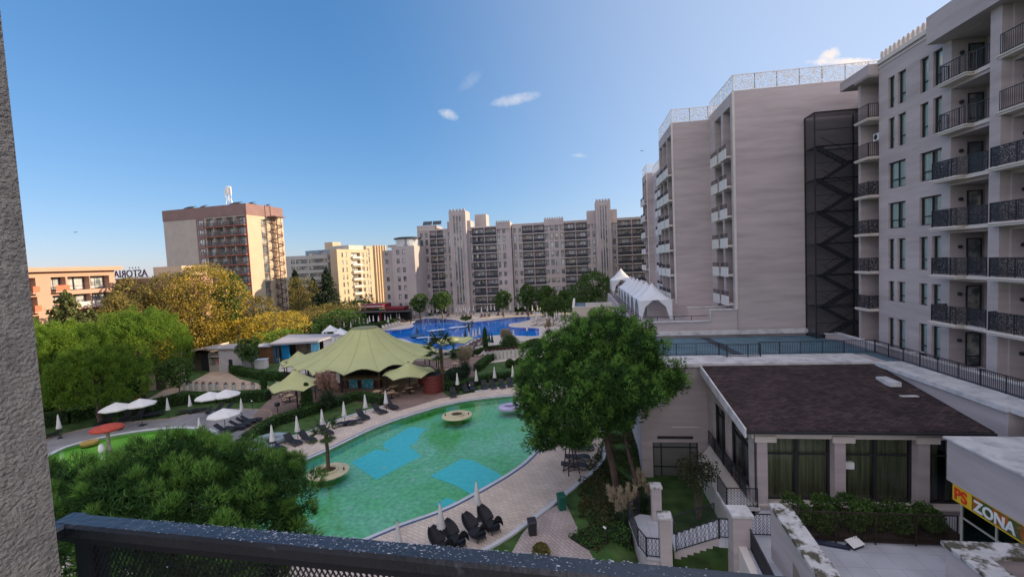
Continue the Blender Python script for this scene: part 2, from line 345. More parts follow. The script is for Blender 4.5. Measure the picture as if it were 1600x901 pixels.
xs = sorted(set([-9000, -3000, -1200, -500, -260, -160, -110, -85] + [-70+.8*i for i in range(125)] + [32, 38, 50, 80, 160, 500, 1500, 4000, 9000]))
ys = sorted(set([-3000, -600, -100, -20, 0, 8] + [12+.8*i for i in range(150)] + [135, 142, 155, 180, 240, 400, 900, 2500, 9000]))
vs = [(x, y, hz(x, y)) for y in ys for x in xs]; nx = len(xs)
mb = MB(); mb.add(vs, [(j*nx+i, j*nx+i+1, (j+1)*nx+i+1, (j+1)*nx+i) for j in range(len(ys)-1) for i in range(nx-1)])
M_grass = mat('lawn_grass', (.042, .095, .022), .95, .4, 1.2, bump=1, bscale=18, col2=(.06, .10, .028), c2scale=.5)
struct('ground', mb, M_grass, smooth=True)

M_deck = brick_mat('deck_pavers', (.60, .505, .415), (.52, .44, .37), (.35, .30, .26), .5, .25, .85, rot=.45, var=.12, mortar=.018, bump=.2)
M_path = brick_mat('garden_path_pavers', (.44, .37, .34), (.38, .325, .30), (.25, .215, .20), .4, .2, .85, rot=.9, var=.16, mortar=.018, bump=.2)
M_redpave = brick_mat('red_brown_pavers', (.255, .18, .15), (.225, .16, .135), (.16, .12, .105), .4, .2, .85, rot=.3, var=.15)
M_far = brick_mat('pale_plaza_pavers', (.55, .50, .44), (.51, .465, .41), (.40, .365, .33), .6, .6, .85, off=0, var=.1, bump=.1)
M_tan = brick_mat('striped_plaza_pavers', (.52, .40, .29), (.45, .34, .25), (.26, .20, .15), 4, .9, .85, off=.5, rot=.25, var=.1, mortar=.06, bump=.1)
M_kerb = mat('white_kerb', (.50, .52, .55), .7, .1, 1.5, bump=.2)
M_blue = mat('blue_tile_band', (.045, .075, .15), .35, .15, 2, spec=.5)
def sheet_obj(name, loops, z, mt):
    mb = MB(); sheet(mb, loops, z); return struct(name, mb, mt)
sheet_obj('pool_deck', [deck_out, offset(GP, .40)], .03, M_deck)
ko = offset(deck_out, .28); mb = MB()
for i in range(len(ko)):
    j = (i+1) % len(ko); a, b, c, d = deck_out[i], deck_out[j], ko[j], ko[i]
    if -22.5 < a.x < -13.5 and a.y > 42: continue
    mb.add([(a.x, a.y, 0), (a.x, a.y, .12), (d.x, d.y, .12), (d.x, d.y, 0), (b.x, b.y, 0), (b.x, b.y, .12), (c.x, c.y, .12), (c.x, c.y, 0)], [(0, 1, 5, 4), (1, 2, 6, 5), (2, 3, 7, 6)])
struct('deck_kerb', mb, M_kerb)
def pool(P, nm, mfloor, mwater, wz=-.14, fz=-.75, band=True):
    mb = MB(); ring(mb, P, offset(P, .26 if band else .42), -.2, .05); struct(nm+'_kerb', mb, M_kerb)
    if band:
        mb = MB(); ring(mb, offset(P, .262), offset(P, .42), -.05, .045); struct(nm+'_tile_band', mb, M_blue)
    mb = MB(); n = len(P); mb.add([(p.x, p.y, z) for z in (fz, .0) for p in P], [(i, (i+1) % n, n+(i+1) % n, n+i) for i in range(n)]); sheet(mb, [P], fz)
    struct(nm+'_basin', mb, mfloor)
    mb = MB(); sheet(mb, [P], wz); struct(nm+'_water', mb, mwater)
def water_mat(name, tint, bscale, bstr, rough=.02, dist=.02, fac=.02):
    mt = glass_mat(name, tint, fac, rough); t = mt.node_tree; L = t.links.new
    g = N(t, 'ShaderNodeNewGeometry'); n = N(t, 'ShaderNodeTexNoise'); n.inputs['Scale'].default_value = bscale; n.inputs['Detail'].default_value = 3; L(g.outputs['Position'], n.inputs[0])
    bp = N(t, 'ShaderNodeBump'); bp.inputs['Strength'].default_value = bstr; bp.inputs['Distance'].default_value = dist; L(n.outputs['Fac'], bp.inputs['Height'])
    for k in t.nodes:
        if k.type in ('BSDF_GLOSSY', 'FRESNEL'): L(bp.outputs[0], k.inputs['Normal'])
        if k.type == 'FRESNEL': k.inputs[0].default_value = 1.33
    return mt
M_algae = mat('algae_green_floor', (.095, .48, .13), .9, .24, 3.0, col2=(.20, .56, .36), c2scale=.10, c2lo=.38, c2hi=.62)
M_bluefloor = mat('blue_pool_floor', (.004, .26, .80), .8, .10, .6, col2=(.02, .42, .85), c2scale=.16, c2lo=.45, c2hi=.7)
M_kidfloor = mat('kid_pool_floor', (.26, .68, .10), .9, .12, 1.0, col2=(.36, .70, .14), c2scale=.4)
W1m = water_mat('green_pool_water', (.95, .97, .95), 5, .3, fac=.045)
pool(GP, 'green_pool', M_algae, W1m)
pool(BP, 'blue_pool', M_bluefloor, water_mat('blue_pool_water', (.9, .95, 1), 1.5, .5), fz=-.6, band=False)
pool(KP, 'paddling_pool', M_kidfloor, W1m, wz=-.08, fz=-.4, band=False)
# cleaned turquoise patches of the pool floor
M_turq = mat('turquoise_clean_floor', (.07, .62, .70), .85, .08, 2.5)
def patch(pts, z=-.742):
    mb = MB(); sheet(mb, [[G(x, y, z) for x, y in pts]], z); return mb
for pts in (((548, 722), (588, 701), (613, 706), (638, 695), (658, 712), (588, 749)),
            ((598, 692), (641, 666), (666, 669), (655, 680), (652, 690), (625, 703), (613, 706), (600, 699)),
            ((672, 743), (722, 716), (740, 719), (778, 738), (786, 744), (748, 774), (735, 771), (710, 757)),
            ((680, 787), (698, 777), (712, 782), (716, 786), (690, 796), (686, 790))):
    PZ = globals().get('PZ', -.742)+.004; struct('turquoise_floor_patch', patch(pts, PZ), M_turq)
# small floor jets
M_jet = mat('pale_floor_jet', (.30, .55, .50), .8, .1, 1)
mb = MB()
for x, y in ((509, 771), (545, 724+34), (590, 775), (648, 734), (645, 749), (668, 734), (590, 694), (706, 709), (487, 813), (548, 792), (560, 676), (665, 646), (620, 656), (740, 690), (600, 730)):
    p = G(x, y, -.74); mb.lathe([(.001, .012), (.16, .010), (.18, 0)], 10, p)
struct('pool_floor_jets', mb, M_jet)

# paths and plazas (sheets stacked a few mm apart)
def S(name, pts, z, mt, k=0):
    P = [G(x, y) if len((x, y)) == 2 else x for x, y in pts]
    P = [Vector((p[0], p[1])) for p in P]
    if k: P = smooth_poly(P, k)
    return sheet_obj(name, [P], z, mt)
def SW(name, P, z, mt, k=0):
    P = [Vector((p[0], p[1])) for p in P]
    if k: P = smooth_poly(P, k)
    return sheet_obj(name, [P], z, mt)
S('garden_path', ((815, 835), (838, 808), (882, 782), (905, 830), (925, 868), (945, 905), (860, 940), (790, 880)), .012, M_path)
# plaza round the blue pool
plaza = [G(x, y) for x, y in ((440, 560), (470, 528), (530, 517), (600, 506), (640, 497), (700, 490), (780, 488), (850, 487), (905, 490), (930, 505), (930, 540), (905, 560), (860, 556), (700, 575), (560, 600), (430, 600))]
sheet_obj('pool_plaza', [[Vector((p.x, p.y)) for p in plaza], offset(BP, .40)], .022, M_far)
S('restaurant_floor', ((395, 650), (430, 614), (480, 585), (560, 570), (690, 560), (760, 552), (740, 590), (690, 612), (700, 619), (620, 643), (600, 637), (560, 628), (520, 634), (470, 648), (420, 668)), .034, M_redpave)
S('grill_path', ((372, 690), (395, 655), (440, 626), (470, 640), (430, 660), (402, 674)), .038, M_redpave)
S('kiosk_plaza', ((262, 606), (300, 596), (330, 580), (350, 578), (375, 592), (420, 603), (470, 612), (420, 612), (380, 612.5), (330, 612), (285, 610)), .02, M_tan)
S('kiosk_footpath', ((215, 632), (262, 606), (285, 610), (255, 620), (232, 632), (180, 642), (120, 652)), .016, M_tan)
wd = [G(x, y) for x, y in ((72, 690), (110, 676), (180, 662), (260, 655), (300, 646), (345, 640), (400, 640), (424, 646), (404, 668), (380, 690), (340, 720), (250, 760), (80, 800), (40, 760))]
M_wood = brick_mat('grey_timber_deck', (.30, .29, .29), (.25, .245, .25), (.13, .13, .135), 3.0, .14, .8, rot=1.35, mortar=.02, var=.15)
sheet_obj('timber_deck', [smooth_poly(wd, 3), offset(KP, .40)], .026, M_wood)
mb = MB(); wdp = smooth_poly(wd, 3); ring(mb, wdp, offset(wdp, .15), 0, .09); struct('timber_deck_kerb', mb, mat('wood_kerb', (.36, .27, .21), .8))
S('access_road', ((-40, 640), (60, 560), (200, 520), (420, 500), (600, 497), (605, 493), (420, 492), (180, 505), (40, 540), (-80, 610)), .008, mat('asphalt', (.06, .06, .062), .9, .2, 2))
# ------------------------------------------------------------------ building helpers
class Wall:
    """vertical wall plane: origin O (x,y), direction a; outward normal = u turned clockwise"""
    def __init__(s, O, a):
        s.O = Vector((O[0], O[1], 0)); s.a = a; s.u = Vector((math.cos(a), math.sin(a), 0)); s.n = Vector((s.u.y, -s.u.x, 0))
    def p(s, u, z, d=0): return s.O + s.u*u - s.n*d + Vector((0, 0, z))      # d = depth into the wall
    def face(s, mb, W, z0, z1, op, u0=0):
        us = sorted(set([u0, W]+[x for o in op for x in o[:2]])); zs = sorted(set([z0, z1]+[x for o in op for x in o[2:4]]))
        us = [x for x in us if u0 <= x <= W]; zs = [x for x in zs if z0 <= x <= z1]
        for i in range(len(us)-1):
            run = None
            for j in range(len(zs)-1):
                um, zm = (us[i]+us[i+1])/2, (zs[j]+zs[j+1])/2
                hit = any(o[0] < um < o[1] and o[2] < zm < o[3] for o in op)
                if hit:
                    if run is not None: mb.quad(s.p(us[i], run), s.p(us[i+1], run), s.p(us[i+1], zs[j]), s.p(us[i], zs[j])); run = None
                elif run is None: run = zs[j]
            if run is not None: mb.quad(s.p(us[i], run), s.p(us[i+1], run), s.p(us[i+1], zs[-1]), s.p(us[i], zs[-1]))
        for (a, b, c, e, d) in op:
            P = s.p
            mb.quad(P(a, c), P(a, e), P(a, e, d), P(a, c, d)); mb.quad(P(b, e), P(b, c), P(b, c, d), P(b, e, d))
            mb.quad(P(a, e), P(b, e), P(b, e, d), P(a, e, d)); mb.quad(P(b, c), P(a, c), P(a, c, d), P(b, c, d))
            mb.quad(P(a, c, d), P(b, c, d), P(b, e, d), P(a, e, d))
    def box(s, mb, u0, u1, d0, d1, z0, z1):      # d negative = in front of the wall
        A = [s.p(u, z, d) for z in (z0, z1) for u, d in ((u0, d0), (u1, d0), (u1, d1), (u0, d1))]
        mb.add(A, ((3, 2, 1, 0), (4, 5, 6, 7), (0, 1, 5, 4), (1, 2, 6, 5), (2, 3, 7, 6), (3, 0, 4, 7)))
WC = {}
def win_meshes(w, h, kind):
    k = (round(w, 2), round(h, 2), kind)
    if k in WC: return WC[k]
    pane = MB(); fr = MB(); cu = None
    if kind in ('far', 'sky'):
        pane.quad((-w/2, 0, 0), (w/2, 0, 0), (w/2, 0, h), (-w/2, 0, h)); t = .07
        cols = 2 if w > 1.7 else 1
        for i in range(cols+1):
            x = -w/2+i*w/cols; fr.box(x-t/2 if 0 < i < cols else (x if i == 0 else x-t), x+t/2 if 0 < i < cols else (x+t if i == 0 else x), -.05, .0, 0, h)
        fr.box(-w/2+t, w/2-t, -.045, -.002, 0, t); fr.box(-w/2+t, w/2-t, -.045, -.002, h-t, h)
        if h > 1.3: fr.box(-w/2+t, w/2-t, -.04, -.003, h*.28, h*.28+.06)
        r = (pane.mesh('window_pane', M_farglass if kind == 'far' else M_skyglass), fr.mesh('window_frame', M_frame), None)
    else:
        pane.quad((-w/2, 0, 0), (w/2, 0, 0), (w/2, 0, h), (-w/2, 0, h)); t = .06
        cols = 2 if w > 1.3 else 1
        for i in range(cols+1):
            x = -w/2+i*w/cols; fr.box(x-t/2 if 0 < i < cols else (x if i == 0 else x-t), x+t/2 if 0 < i < cols else (x+t if i == 0 else x), -.06, .02, 0, h)
        fr.box(-w/2+t, w/2-t, -.055, .018, 0, t); fr.box(-w/2+t, w/2-t, -.055, .018, h-t, h)
        if h > 1.2: fr.box(-w/2+t, w/2-t, -.05, .016, h*.3, h*.3+.07)
        cu = MB(); rr = random.Random(int(w*100+h*10)); n = int(w/.05)
        for i in range(n):
            x0 = -w/2+i*w/n; x1 = -w/2+(i+1)*w/n; gap = kind == 'open' and .38 < (i+.5)/n < .62
            if gap: continue
            y0 = .10+.03*math.sin(i*1.9)+.01*math.sin(i*.7); y1 = .10+.03*math.sin((i+1)*1.9)+.01*math.sin((i+1)*.7)
            cu.quad((x0, y0, .02), (x1, y1, .02), (x1, y1, h), (x0, y0, h))
        r = (pane.mesh('window_pane', M_glass), fr.mesh('window_frame', M_frame), cu.mesh('curtain', M_curt, True))
    WC[k] = r; return r
def put_win(root, wall, uc, z, w, h, depth, kind='far', name='window'):
    a, b, c = win_meshes(w, h, kind)
    o = link(name, a, root, wall.p(uc, z, depth), wall.a)
    link('window_frame', b, o)
    if c: link('curtain', c, o)
    return o
RC = {}
def railing_mesh(L, h=1.0, kind='bars', step=.12):
    k = (round(L, 2), h, kind)
    if k in RC: return RC[k]
    m = MB()
    m.bar((0, 0, h), (L, 0, h), .05, .04); m.bar((0, 0, .08), (L, 0, .08), .035)
    for x in [0.02, L-.02]+[i*1.5 for i in range(1, int(L/1.5)+1) if L-i*1.5 > .4]: m.bar((x, 0, 0), (x, 0, h), .045)
    if kind == 'bars':
        n = max(1, int(L/step))
        for i in range(1, n): m.bar((i*L/n, 0, .08), (i*L/n, 0, h), .018)
    elif kind == 'wave':
        n = max(1, int(L/.16))
        for i in range(n):
            for s in (-1, 1):
                x = (i+.5)*L/n; m.tube([(x+s*.06*math.cos(t*2*math.pi/3.0*1.5), 0, .08+(h-.08)*t/6) for t in range(7)], .011, 4, False)
    elif kind == 'scroll':
        m.cur = 1; m.quad((0, .004, .1), (L, .004, .1), (L, .004, h-.02), (0, .004, h-.02)); m.cur = 0
        n = max(1, int(L/.5))
        for i in range(1, n): m.bar((i*L/n, 0, .08), (i*L/n, 0, h), .018)
    r = m.mesh('railing', [M_iron, M_ironscroll]) if kind == 'scroll' else m.mesh('railing', M_iron)
    RC[k] = r; return r
def put_rail(root, p, q, h=1.0, kind='bars', name='railing'):
    p = Vector(p); q = Vector(q); d = q-p
    return link(name, railing_mesh(d.length, h, kind), root, p, math.atan2(d.y, d.x))
def wbox(mb, x0, x1, y0, y1, z0, z1): mb.box(x0, x1, y0, y1, z0, z1)

# ------------------------------------------------------------------ near hotel wing (right edge of the photo)
ROOT_A = empty('hotel_building', 'near pink hotel wing with tall windows and black iron balconies at the right', 'hotel', (23.3, 39.4, 0))
def A_child(mb, name, mt, smooth=False):
    o = mb.build(name, mt, None, smooth=smooth); o.parent = ROOT_A; o.matrix_parent_inverse = Matrix.Translation((-23.3, -39.4, 0)); return o
class RootOff:
    pass
def fix(o, root):
    o.matrix_parent_inverse = Matrix.Translation(-root.location); return o
XA = 23.3; YA = 39.4
wA = Wall((XA, YA), R(-90))          # u runs towards the camera
FL = [7.54+2.97*k for k in range(8)]; TOPA = 29.5
uA = lambda px, py=400: YA-PX(px, py, XA).y
cols = [(1388.5, 1396.5), (1403, 1414), (1437, 1448.5), (1457, 1469.5)]
cu = [(uA(a)-.04, uA(b)+.04) for a, b in cols]
ops = []; wins = []
pattern = ['n', 's', 'n', 'w', 'w', 'n', 'n']   # per storey, from below: narrow pair / short pair / one wide window
for k in range(7):
    z = FL[k]; ty = pattern[k]
    if ty == 'w':
        for a, b in ((cu[0][0], cu[1][1]), (cu[2][0], cu[3][1])):
            ops.append((a, b, z+.25, z+2.15, .6)); wins.append(((a+b)/2, z+.25, b-a, 1.9, 'open' if a > 3 or k == 3 else 'near'))
    else:
        z0, z1 = (z+.2, z+2.45) if ty == 'n' else (z+.75, z+2.25)
        for a, b in cu: ops.append((a, b, z0, z1, .6)); wins.append(((a+b)/2, z0, b-a, z1-z0, 'near'))
# loggia bays: (u0,u1)
u1a, u1b = uA(1484), uA(1556); u2a, u2b = uA(1580), uA(1580)+5.2
bays = [(u1a, u1b), (u2a, u2b)]
EXT = [(u2b+1.2+i*7.2) for i in range(0, 5)]
for e in EXT: bays.append((e, e+5.0))
for k in range(7):
    for a, b in bays: ops.append((a, b, FL[k]+.0, FL[k]+2.55, 1.9))
mb = MB(); UEND = EXT[-1]+6.2
# bay at the far end, a recess with small balconies
far_rec = (0.35, 1.9)
wA.face(mb, UEND, -1.2, TOPA, ops)
# roof, ends and back
wA.box(mb, 0, UEND, .01, 14, TOPA-.3, TOPA-.01)
mb.quad(wA.p(UEND, -1.2), wA.p(UEND, -1.2, 14), wA.p(UEND, TOPA, 14), wA.p(UEND, TOPA))
mb.quad(wA.p(-6, -1.2, 14), wA.p(-6, TOPA, 14), wA.p(UEND, TOPA, 14), wA.p(UEND, -1.2, 14))
mb.quad(wA.p(0, -1.2, 2.0), wA.p(0, -1.2, 0), wA.p(0, TOPA, 0), wA.p(0, TOPA, 2.0))
# recessed wall of the far bay
wA.box(mb, -6, 0, 2.0, 14, -1.2, TOPA-1.2)
fix(mb.build('wall', M_wall, ROOT_A), ROOT_A)
for (u, z, w_, h_, kd) in wins: fix(put_win(ROOT_A, wA, u, z, w_-.02, h_-.02, .2, kd), ROOT_A)
for k in range(7):
    for bi, (a, b) in enumerate(bays):
        z = FL[k]; far = bi > 1
        s = MB(); pr = .95 if k < 5 else .55
        # slab with a step in its front edge, moulded fascia
        if k > 0:
            um = a+(b-a)*.55; s.cur = 0
            wA.box(s, a-.25, um if bi == 0 else b+.1, -pr, .0, z-.22, z); 
            if bi == 0: wA.box(s, um, b+.1, -pr+.45, .0, z-.22, z)
            wA.box(s, a-.33, (um+.06) if bi == 0 else b+.18, -pr-.08, -.0, z-.1, z-.05)
            fix(s.build('balcony_slab', M_trim, ROOT_A), ROOT_A)
            kd = 'scroll' if k < 5 else 'bars'
            P = lambda u, d: wA.p(u, z, d)
            if bi == 0:
                fix(put_rail(ROOT_A, P(a-.2, -pr+.06), P(um-.05, -pr+.06), 1.05, kd), ROOT_A)
                fix(put_rail(ROOT_A, P(um-.05, -pr+.06), P(um+.25, -pr+.42), 1.05, kd), ROOT_A); fix(put_rail(ROOT_A, P(um+.25, -pr+.42), P(b+.1, -pr+.42), 1.05, kd), ROOT_A)
            else: fix(put_rail(ROOT_A, P(a-.2, -pr+.06), P(b+.05, -pr+.06), 1.05, kd), ROOT_A)
            fix(put_rail(ROOT_A, P(a-.2, 0), P(a-.2, -pr+.06), 1.05, kd), ROOT_A)
            if far: fix(put_rail(ROOT_A, P(b+.05, -pr+.06), P(b+.05, 0), 1.05, kd), ROOT_A)
        # back wall: slim door and wide window, a jutting pier between
        d = MB(); wA.box(d, a+(b-a)*.50, a+(b-a)*.60, 1.2, 1.895, z, z+2.54); fix(d.build('pier', M_wall, ROOT_A), ROOT_A)
        fix(put_win(ROOT_A, Wall((XA, YA-a), 0), 1.3, z+.05, .85, 2.15, -.05, 'far', 'balcony_door'), ROOT_A)
        fix(put_win(ROOT_A, wA, a+(b-a)*.80, z+.05, (b-a)*.34, 2.3, 1.75, 'open', 'balcony_door'), ROOT_A)
        if bi < 2:
            l = MB(); q = wA.p(a+.12, z+1.7, .5); l.lathe([(.001, -.12), (.09, -.09), (.13, 0), (.09, .09), (.001, .12)], 10, q)
            fix(l.build('wall_lamp', M_iron, ROOT_A), ROOT_A)
# pillars between loggias, proud of the wall
for a, b in ((bays[0][1], bays[1][0]),):
    p = MB(); wA.box(p, a+.12, b-.12, -.5, -.003, FL[0]-.2, TOPA-.2); fix(p.build('pillar', M_wall, ROOT_A), ROOT_A)
c = MB(); wA.box(c, bays[0][0]-.6, UEND, -1.0, -.003, FL[6]+2.6, TOPA+.15); fix(c.build('roof_overhang', M_wall, ROOT_A), ROOT_A)
c = MB(); wA.box(c, .0, bays[0][0]-.6, -.12, .3, TOPA-.28, TOPA+.02); wA.box(c, 0, bays[0][0]-.6, -.06, .02, TOPA-.55, TOPA-.47); fix(c.build('cornice', M_trim, ROOT_A), ROOT_A)
n = 13
for i in range(n):
    m_ = MB(); uc = .35+i*(bays[0][0]-1.3)/(n-1)
    prof = [(uc-.13, TOPA+.02), (uc+.13, TOPA+.02), (uc+.15, TOPA+.38), (uc+.10, TOPA+.55), (uc, TOPA+.62), (uc-.10, TOPA+.55), (uc-.15, TOPA+.38)]
    A = [wA.p(u, z, -.02) for u, z in prof]; B = [wA.p(u, z, .2) for u, z in prof]; q = len(prof)
    m_.add(A+B, [tuple(reversed(range(q))), tuple(range(q, 2*q))]+[(j, (j+1) % q, q+(j+1) % q, q+j) for j in range(q)])
    fix(m_.build('merlon', M_trim, ROOT_A), ROOT_A)
# far bay of little balconies
for k in range(1, 8):
    z = FL[k] if k < 7 else TOPA-.9
    s = MB(); wA.box(s, -1.75, .0, -.75, 1.99, z-.2, z); wA.box(s, -1.80, .05, -.80, -.0, z-.1, z-.04)
    if k == 7: wA.box(s, -3.8, .0, -.75, 2.2, z+.002, z+.75)
    fix(s.build('balcony_slab' if k < 7 else 'roof_overhang', M_trim if k < 7 else M_wall, ROOT_A), ROOT_A)
    if k < 7:
        kd = 'scroll' if k < 5 else 'bars'
        fix(put_rail(ROOT_A, wA.p(-1.7, z, -.7), wA.p(-.05, z, -.7), 1.05, kd), ROOT_A)
        fix(put_rail(ROOT_A, wA.p(-.05, z, -.7), wA.p(-.05, z, 0), 1.05, kd), ROOT_A)
p = MB(); wA.box(p, -2.05, -1.76, -.3, 1.99, FL[0]-.5, TOPA-1.12); fix(p.build('pillar', M_wall, ROOT_A), ROOT_A)
ac = MB(); wA.box(ac, -1.2, -.45, .3, .6, FL[5]+1.35, FL[5]+1.9); ac = fix(ac.build('air_conditioner', M_white, ROOT_A), ROOT_A)
f_ = MB(); q = wA.p(-.9, FL[5]+1.62, .295); f_.tube([q, q+wA.n*.01], .2, 16); f_.build('fan_grille', M_frame, ac)
lm = MB(); wA.box(lm, .02, .08, -.04, -.0, 8, TOPA-.6)
# ground-floor balcony furniture behind the near bay
tb = empty('garden_chair', 'dark garden chair on the ground-floor terrace of the near hotel wing', 'chair', wA.p(u1b-.9, FL[0], .8))
m_ = MB(); m_.box(-.25, .25, -.25, .25, .40, .45); m_.build('seat', M_iron, tb)
m_ = MB(); m_.box(-.25, .25, .2, .25, .46, .9); m_.build('backrest', M_iron, tb)
for sx in (-1, 1):
    for sy in (-1, 1): m_ = MB(); m_.bar((sx*.22, sy*.22, 0), (sx*.22, sy*.22, .40), .03); m_.build('leg', M_iron, tb)

# ------------------------------------------------------------------ stepped blocks of the long wing
def carved_rail(root, p, q, h=1.45):
    p = Vector(p); q = Vector(q); d = q-p; L = d.length; mb = MB(); mb.cur = 0
    mb.quad((0, 0, 0.05), (L, 0, .05), (L, 0, h), (0, 0, h)); mb.cur = 1
    mb.bar((0, 0, h), (L, 0, h), .06); mb.bar((0, 0, .03), (L, 0, .03), .06)
    n = max(1, round(L/1.9))
    for i in range(n+1): mb.bar((i*L/n, .03, 0), (i*L/n, .03, h), .06)
    o = mb.build('roof_screen', [M_lattice, M_white], root, p, math.atan2(d.y, d.x)); return fix(o, root)
def white_panel(L, h=.95):
    k = ('wp', round(L, 2), h)
    if k in RC: return RC[k]
    m_ = MB(); m_.box(0, L, -.05, .05, -.28, h-.28); RC[k] = m_.mesh('balcony_panel', M_panel); return RC[k]
def small_rail(L):
    k = ('sr', round(L, 2))
    if k in RC: return RC[k]
    m_ = MB(); m_.bar((0, 0, .42), (L, 0, .42), .04)
    for i in range(int(L/.14)+1): m_.bar((min(L, i*.14), 0, 0), (min(L, i*.14), 0, .42), .018)
    RC[k] = m_.mesh('railing', M_iron); return RC[k]
def block(label, X0, Y0, X1, Y1, top, bays, zf0=10.6, st=2.81, n=6, zbase=-1.2, screen=True, fbot=None):
    """X0 = face towards the pool, Y0 = blank face towards the camera; bays = [(y0,y1)] along the pool face"""
    r = empty('hotel_block', label, 'hotel', (X0, Y0, 0), 0, 'stepped hotel blocks of the long wing')
    wl = Wall((X0, Y1), R(-90)); W = Y1-Y0; mb = MB(); ops = []
    for (a, b) in bays:
        for k in range(n):
            zt = zf0+st*k+2.45 if k < n-1 else top-1.1
            ops.append((Y1-b, Y1-a, zf0+st*k-.0, zt, 1.7))
        ops.append((Y1-b, Y1-a, zf0-2.4, zf0-.45, 1.7))
    wl.face(mb, W, zbase, top, ops)
    wl.box(mb, .02, W-.02, 0.01, X1-X0-.02, top-.4, top-.02)
    mb.quad((X0, Y0, zbase), (X1, Y0, zbase), (X1, Y0, top), (X0, Y0, top))
    mb.quad((X0, Y1, zbase), (X0, Y1, top), (X1, Y1, top), (X1, Y1, zbase)); mb.quad((X1, Y0, zbase), (X1, Y1, zbase), (X1, Y1, top), (X1, Y0, top))
    fix(mb.build('wall', M_wall, r), r)
    t = MB(); t.box(X0-.05, X0+.12, Y0-.06, Y0+.14, fbot or zf0-.5, top-.01); fix(t.build('corner_trim', M_trim, r), r)
    for (a, b) in bays:
        L = b-a
        for k in range(n):
            z = zf0+st*k
            fix(link('balcony_panel', white_panel(L-.1), r, wl.p(Y1-b+.05, z, -.45), wl.a), r)
            fix(link('railing', small_rail(L-.1), r, wl.p(Y1-b+.05, z+.67, -.45), wl.a), r)
            s = MB(); wl.box(s, Y1-b+.05, Y1-a-.05, -.38, -.003, z-.2, z-.02); fix(s.build('balcony_slab', M_trim, r), r)
            fix(put_win(r, wl, Y1-(a+b)/2, z+.05, L*.6, 2.1, 1.65, 'far', 'balcony_door'), r)
    if screen:
        carved_rail(r, (X0+.05, Y0+.06, top), (X1-.1, Y0+.06, top)); carved_rail(r, (X0+.05, Y1, top), (X0+.05, Y0+.06, top))
    return r
TW = 30.3
b1 = block('tallest nearest stepped hotel block, blank pink wall with the black mesh stair tower in front', 14.7, 45.5, 30, 53.2, TW, [(46.3, 48.5), (49.1, 51.3)])
b2 = block('second stepped hotel block, blank wall and three columns of white carved balconies above the tents', 10.75, 53.2, 30, 61.2, TW-.3, [(53.7, 56.0), (56.4, 58.8), (59.0, 60.8)], zf0=10.5)
b3 = block('third stepped hotel block set back between two blank end walls', 12.9, 61.2, 30, 80.5, TW-1.5, [(62.2, 64.6), (65.2, 67.6), (70, 72.4), (73, 75.4)], zf0=10.5)
b4 = block('farthest and lowest-looking stepped hotel block, beside the white tents', 12.0, 80.5, 30, 85.6, TW-.8, [(80.9, 82.9), (83.3, 85.2)], zf0=10.5)
b5 = block('added unseen end block of the long wing behind the farthest stepped block', 20.5, 92.5, 30, 137, TW-1, [(96, 99), (102, 105)], zf0=10.5)  # added out of view to block the sun and narrow the lit gap
# podium in front of the long wing
pod = empty('hotel_podium', 'pink stepped podium walls with pale caps below the white tents', 'podium', (12, 45.4, 0))
mb = MB(); mb.box(5.6, 14.69, 45.38, 45.62, -1.2, 9.0); mb.box(12.35, 14.69, 45.37, 45.63, 9.0, 10.05); mb.box(5.6, 5.85, 45.62, 92, -1.2, 8.55); mb.box(5.85, 14.6, 45.62, 92, 7.9, 8.5)
mb.box(11.0, 14.69, 48.5, 48.7, 8.5, 10.0); mb.box(7.6, 10.74, 53.22, 53.4, 8.5, 10.2); fix(mb.build('wall', M_wall, pod), pod)
mb = MB(); mb.box(5.5, 12.35, 45.3, 45.7, 9.0, 9.1); mb.box(12.25, 14.7, 45.3, 45.7, 10.05, 10.15); mb.box(12.24, 12.34, 45.33, 45.36, 9.1, 10.05); mb.box(10.9, 14.7, 48.43, 48.77, 10.0, 10.08); mb.box(7.5, 10.74, 53.15, 53.45, 10.2, 10.28)
fix(mb.build('wall_cap', M_cap, pod), pod)
mb = MB()
for i in range(34): mb.box(5.9, 11.5, 46.2+i*1.3, 46.9+i*1.3, 8.5, 8.58)
fix(mb.build('deck_boards', mat('pale_deck_boards', (.36, .34, .36), .8, .1), pod), pod)
mb = MB(); mb.box(5.6, 21.5, 45.1, 45.36, 7.75, 8.15); fix(mb.build('cornice', M_cap, pod), pod)
for (p, q) in (((5.9, 46.0, 8.55), (12.2, 46.0, 8.55)), ((5.9, 92, 8.55), (5.9, 46, 8.55))):
    d = Vector(q)-Vector(p); L = d.length; m_ = MB(); m_.bar((0, 0, .95), (L, 0, .95), .05); m_.bar((0, 0, .5), (L, 0, .5), .03); m_.bar((0, 0, .1), (L, 0, .1), .03)
    for i in range(int(L/1.6)+1): m_.bar((min(L, i*1.6), 0, 0), (min(L, i*1.6), 0, .95), .05)
    fix(m_.build('railing', M_iron, pod, p, math.atan2(d.y, d.x)), pod)
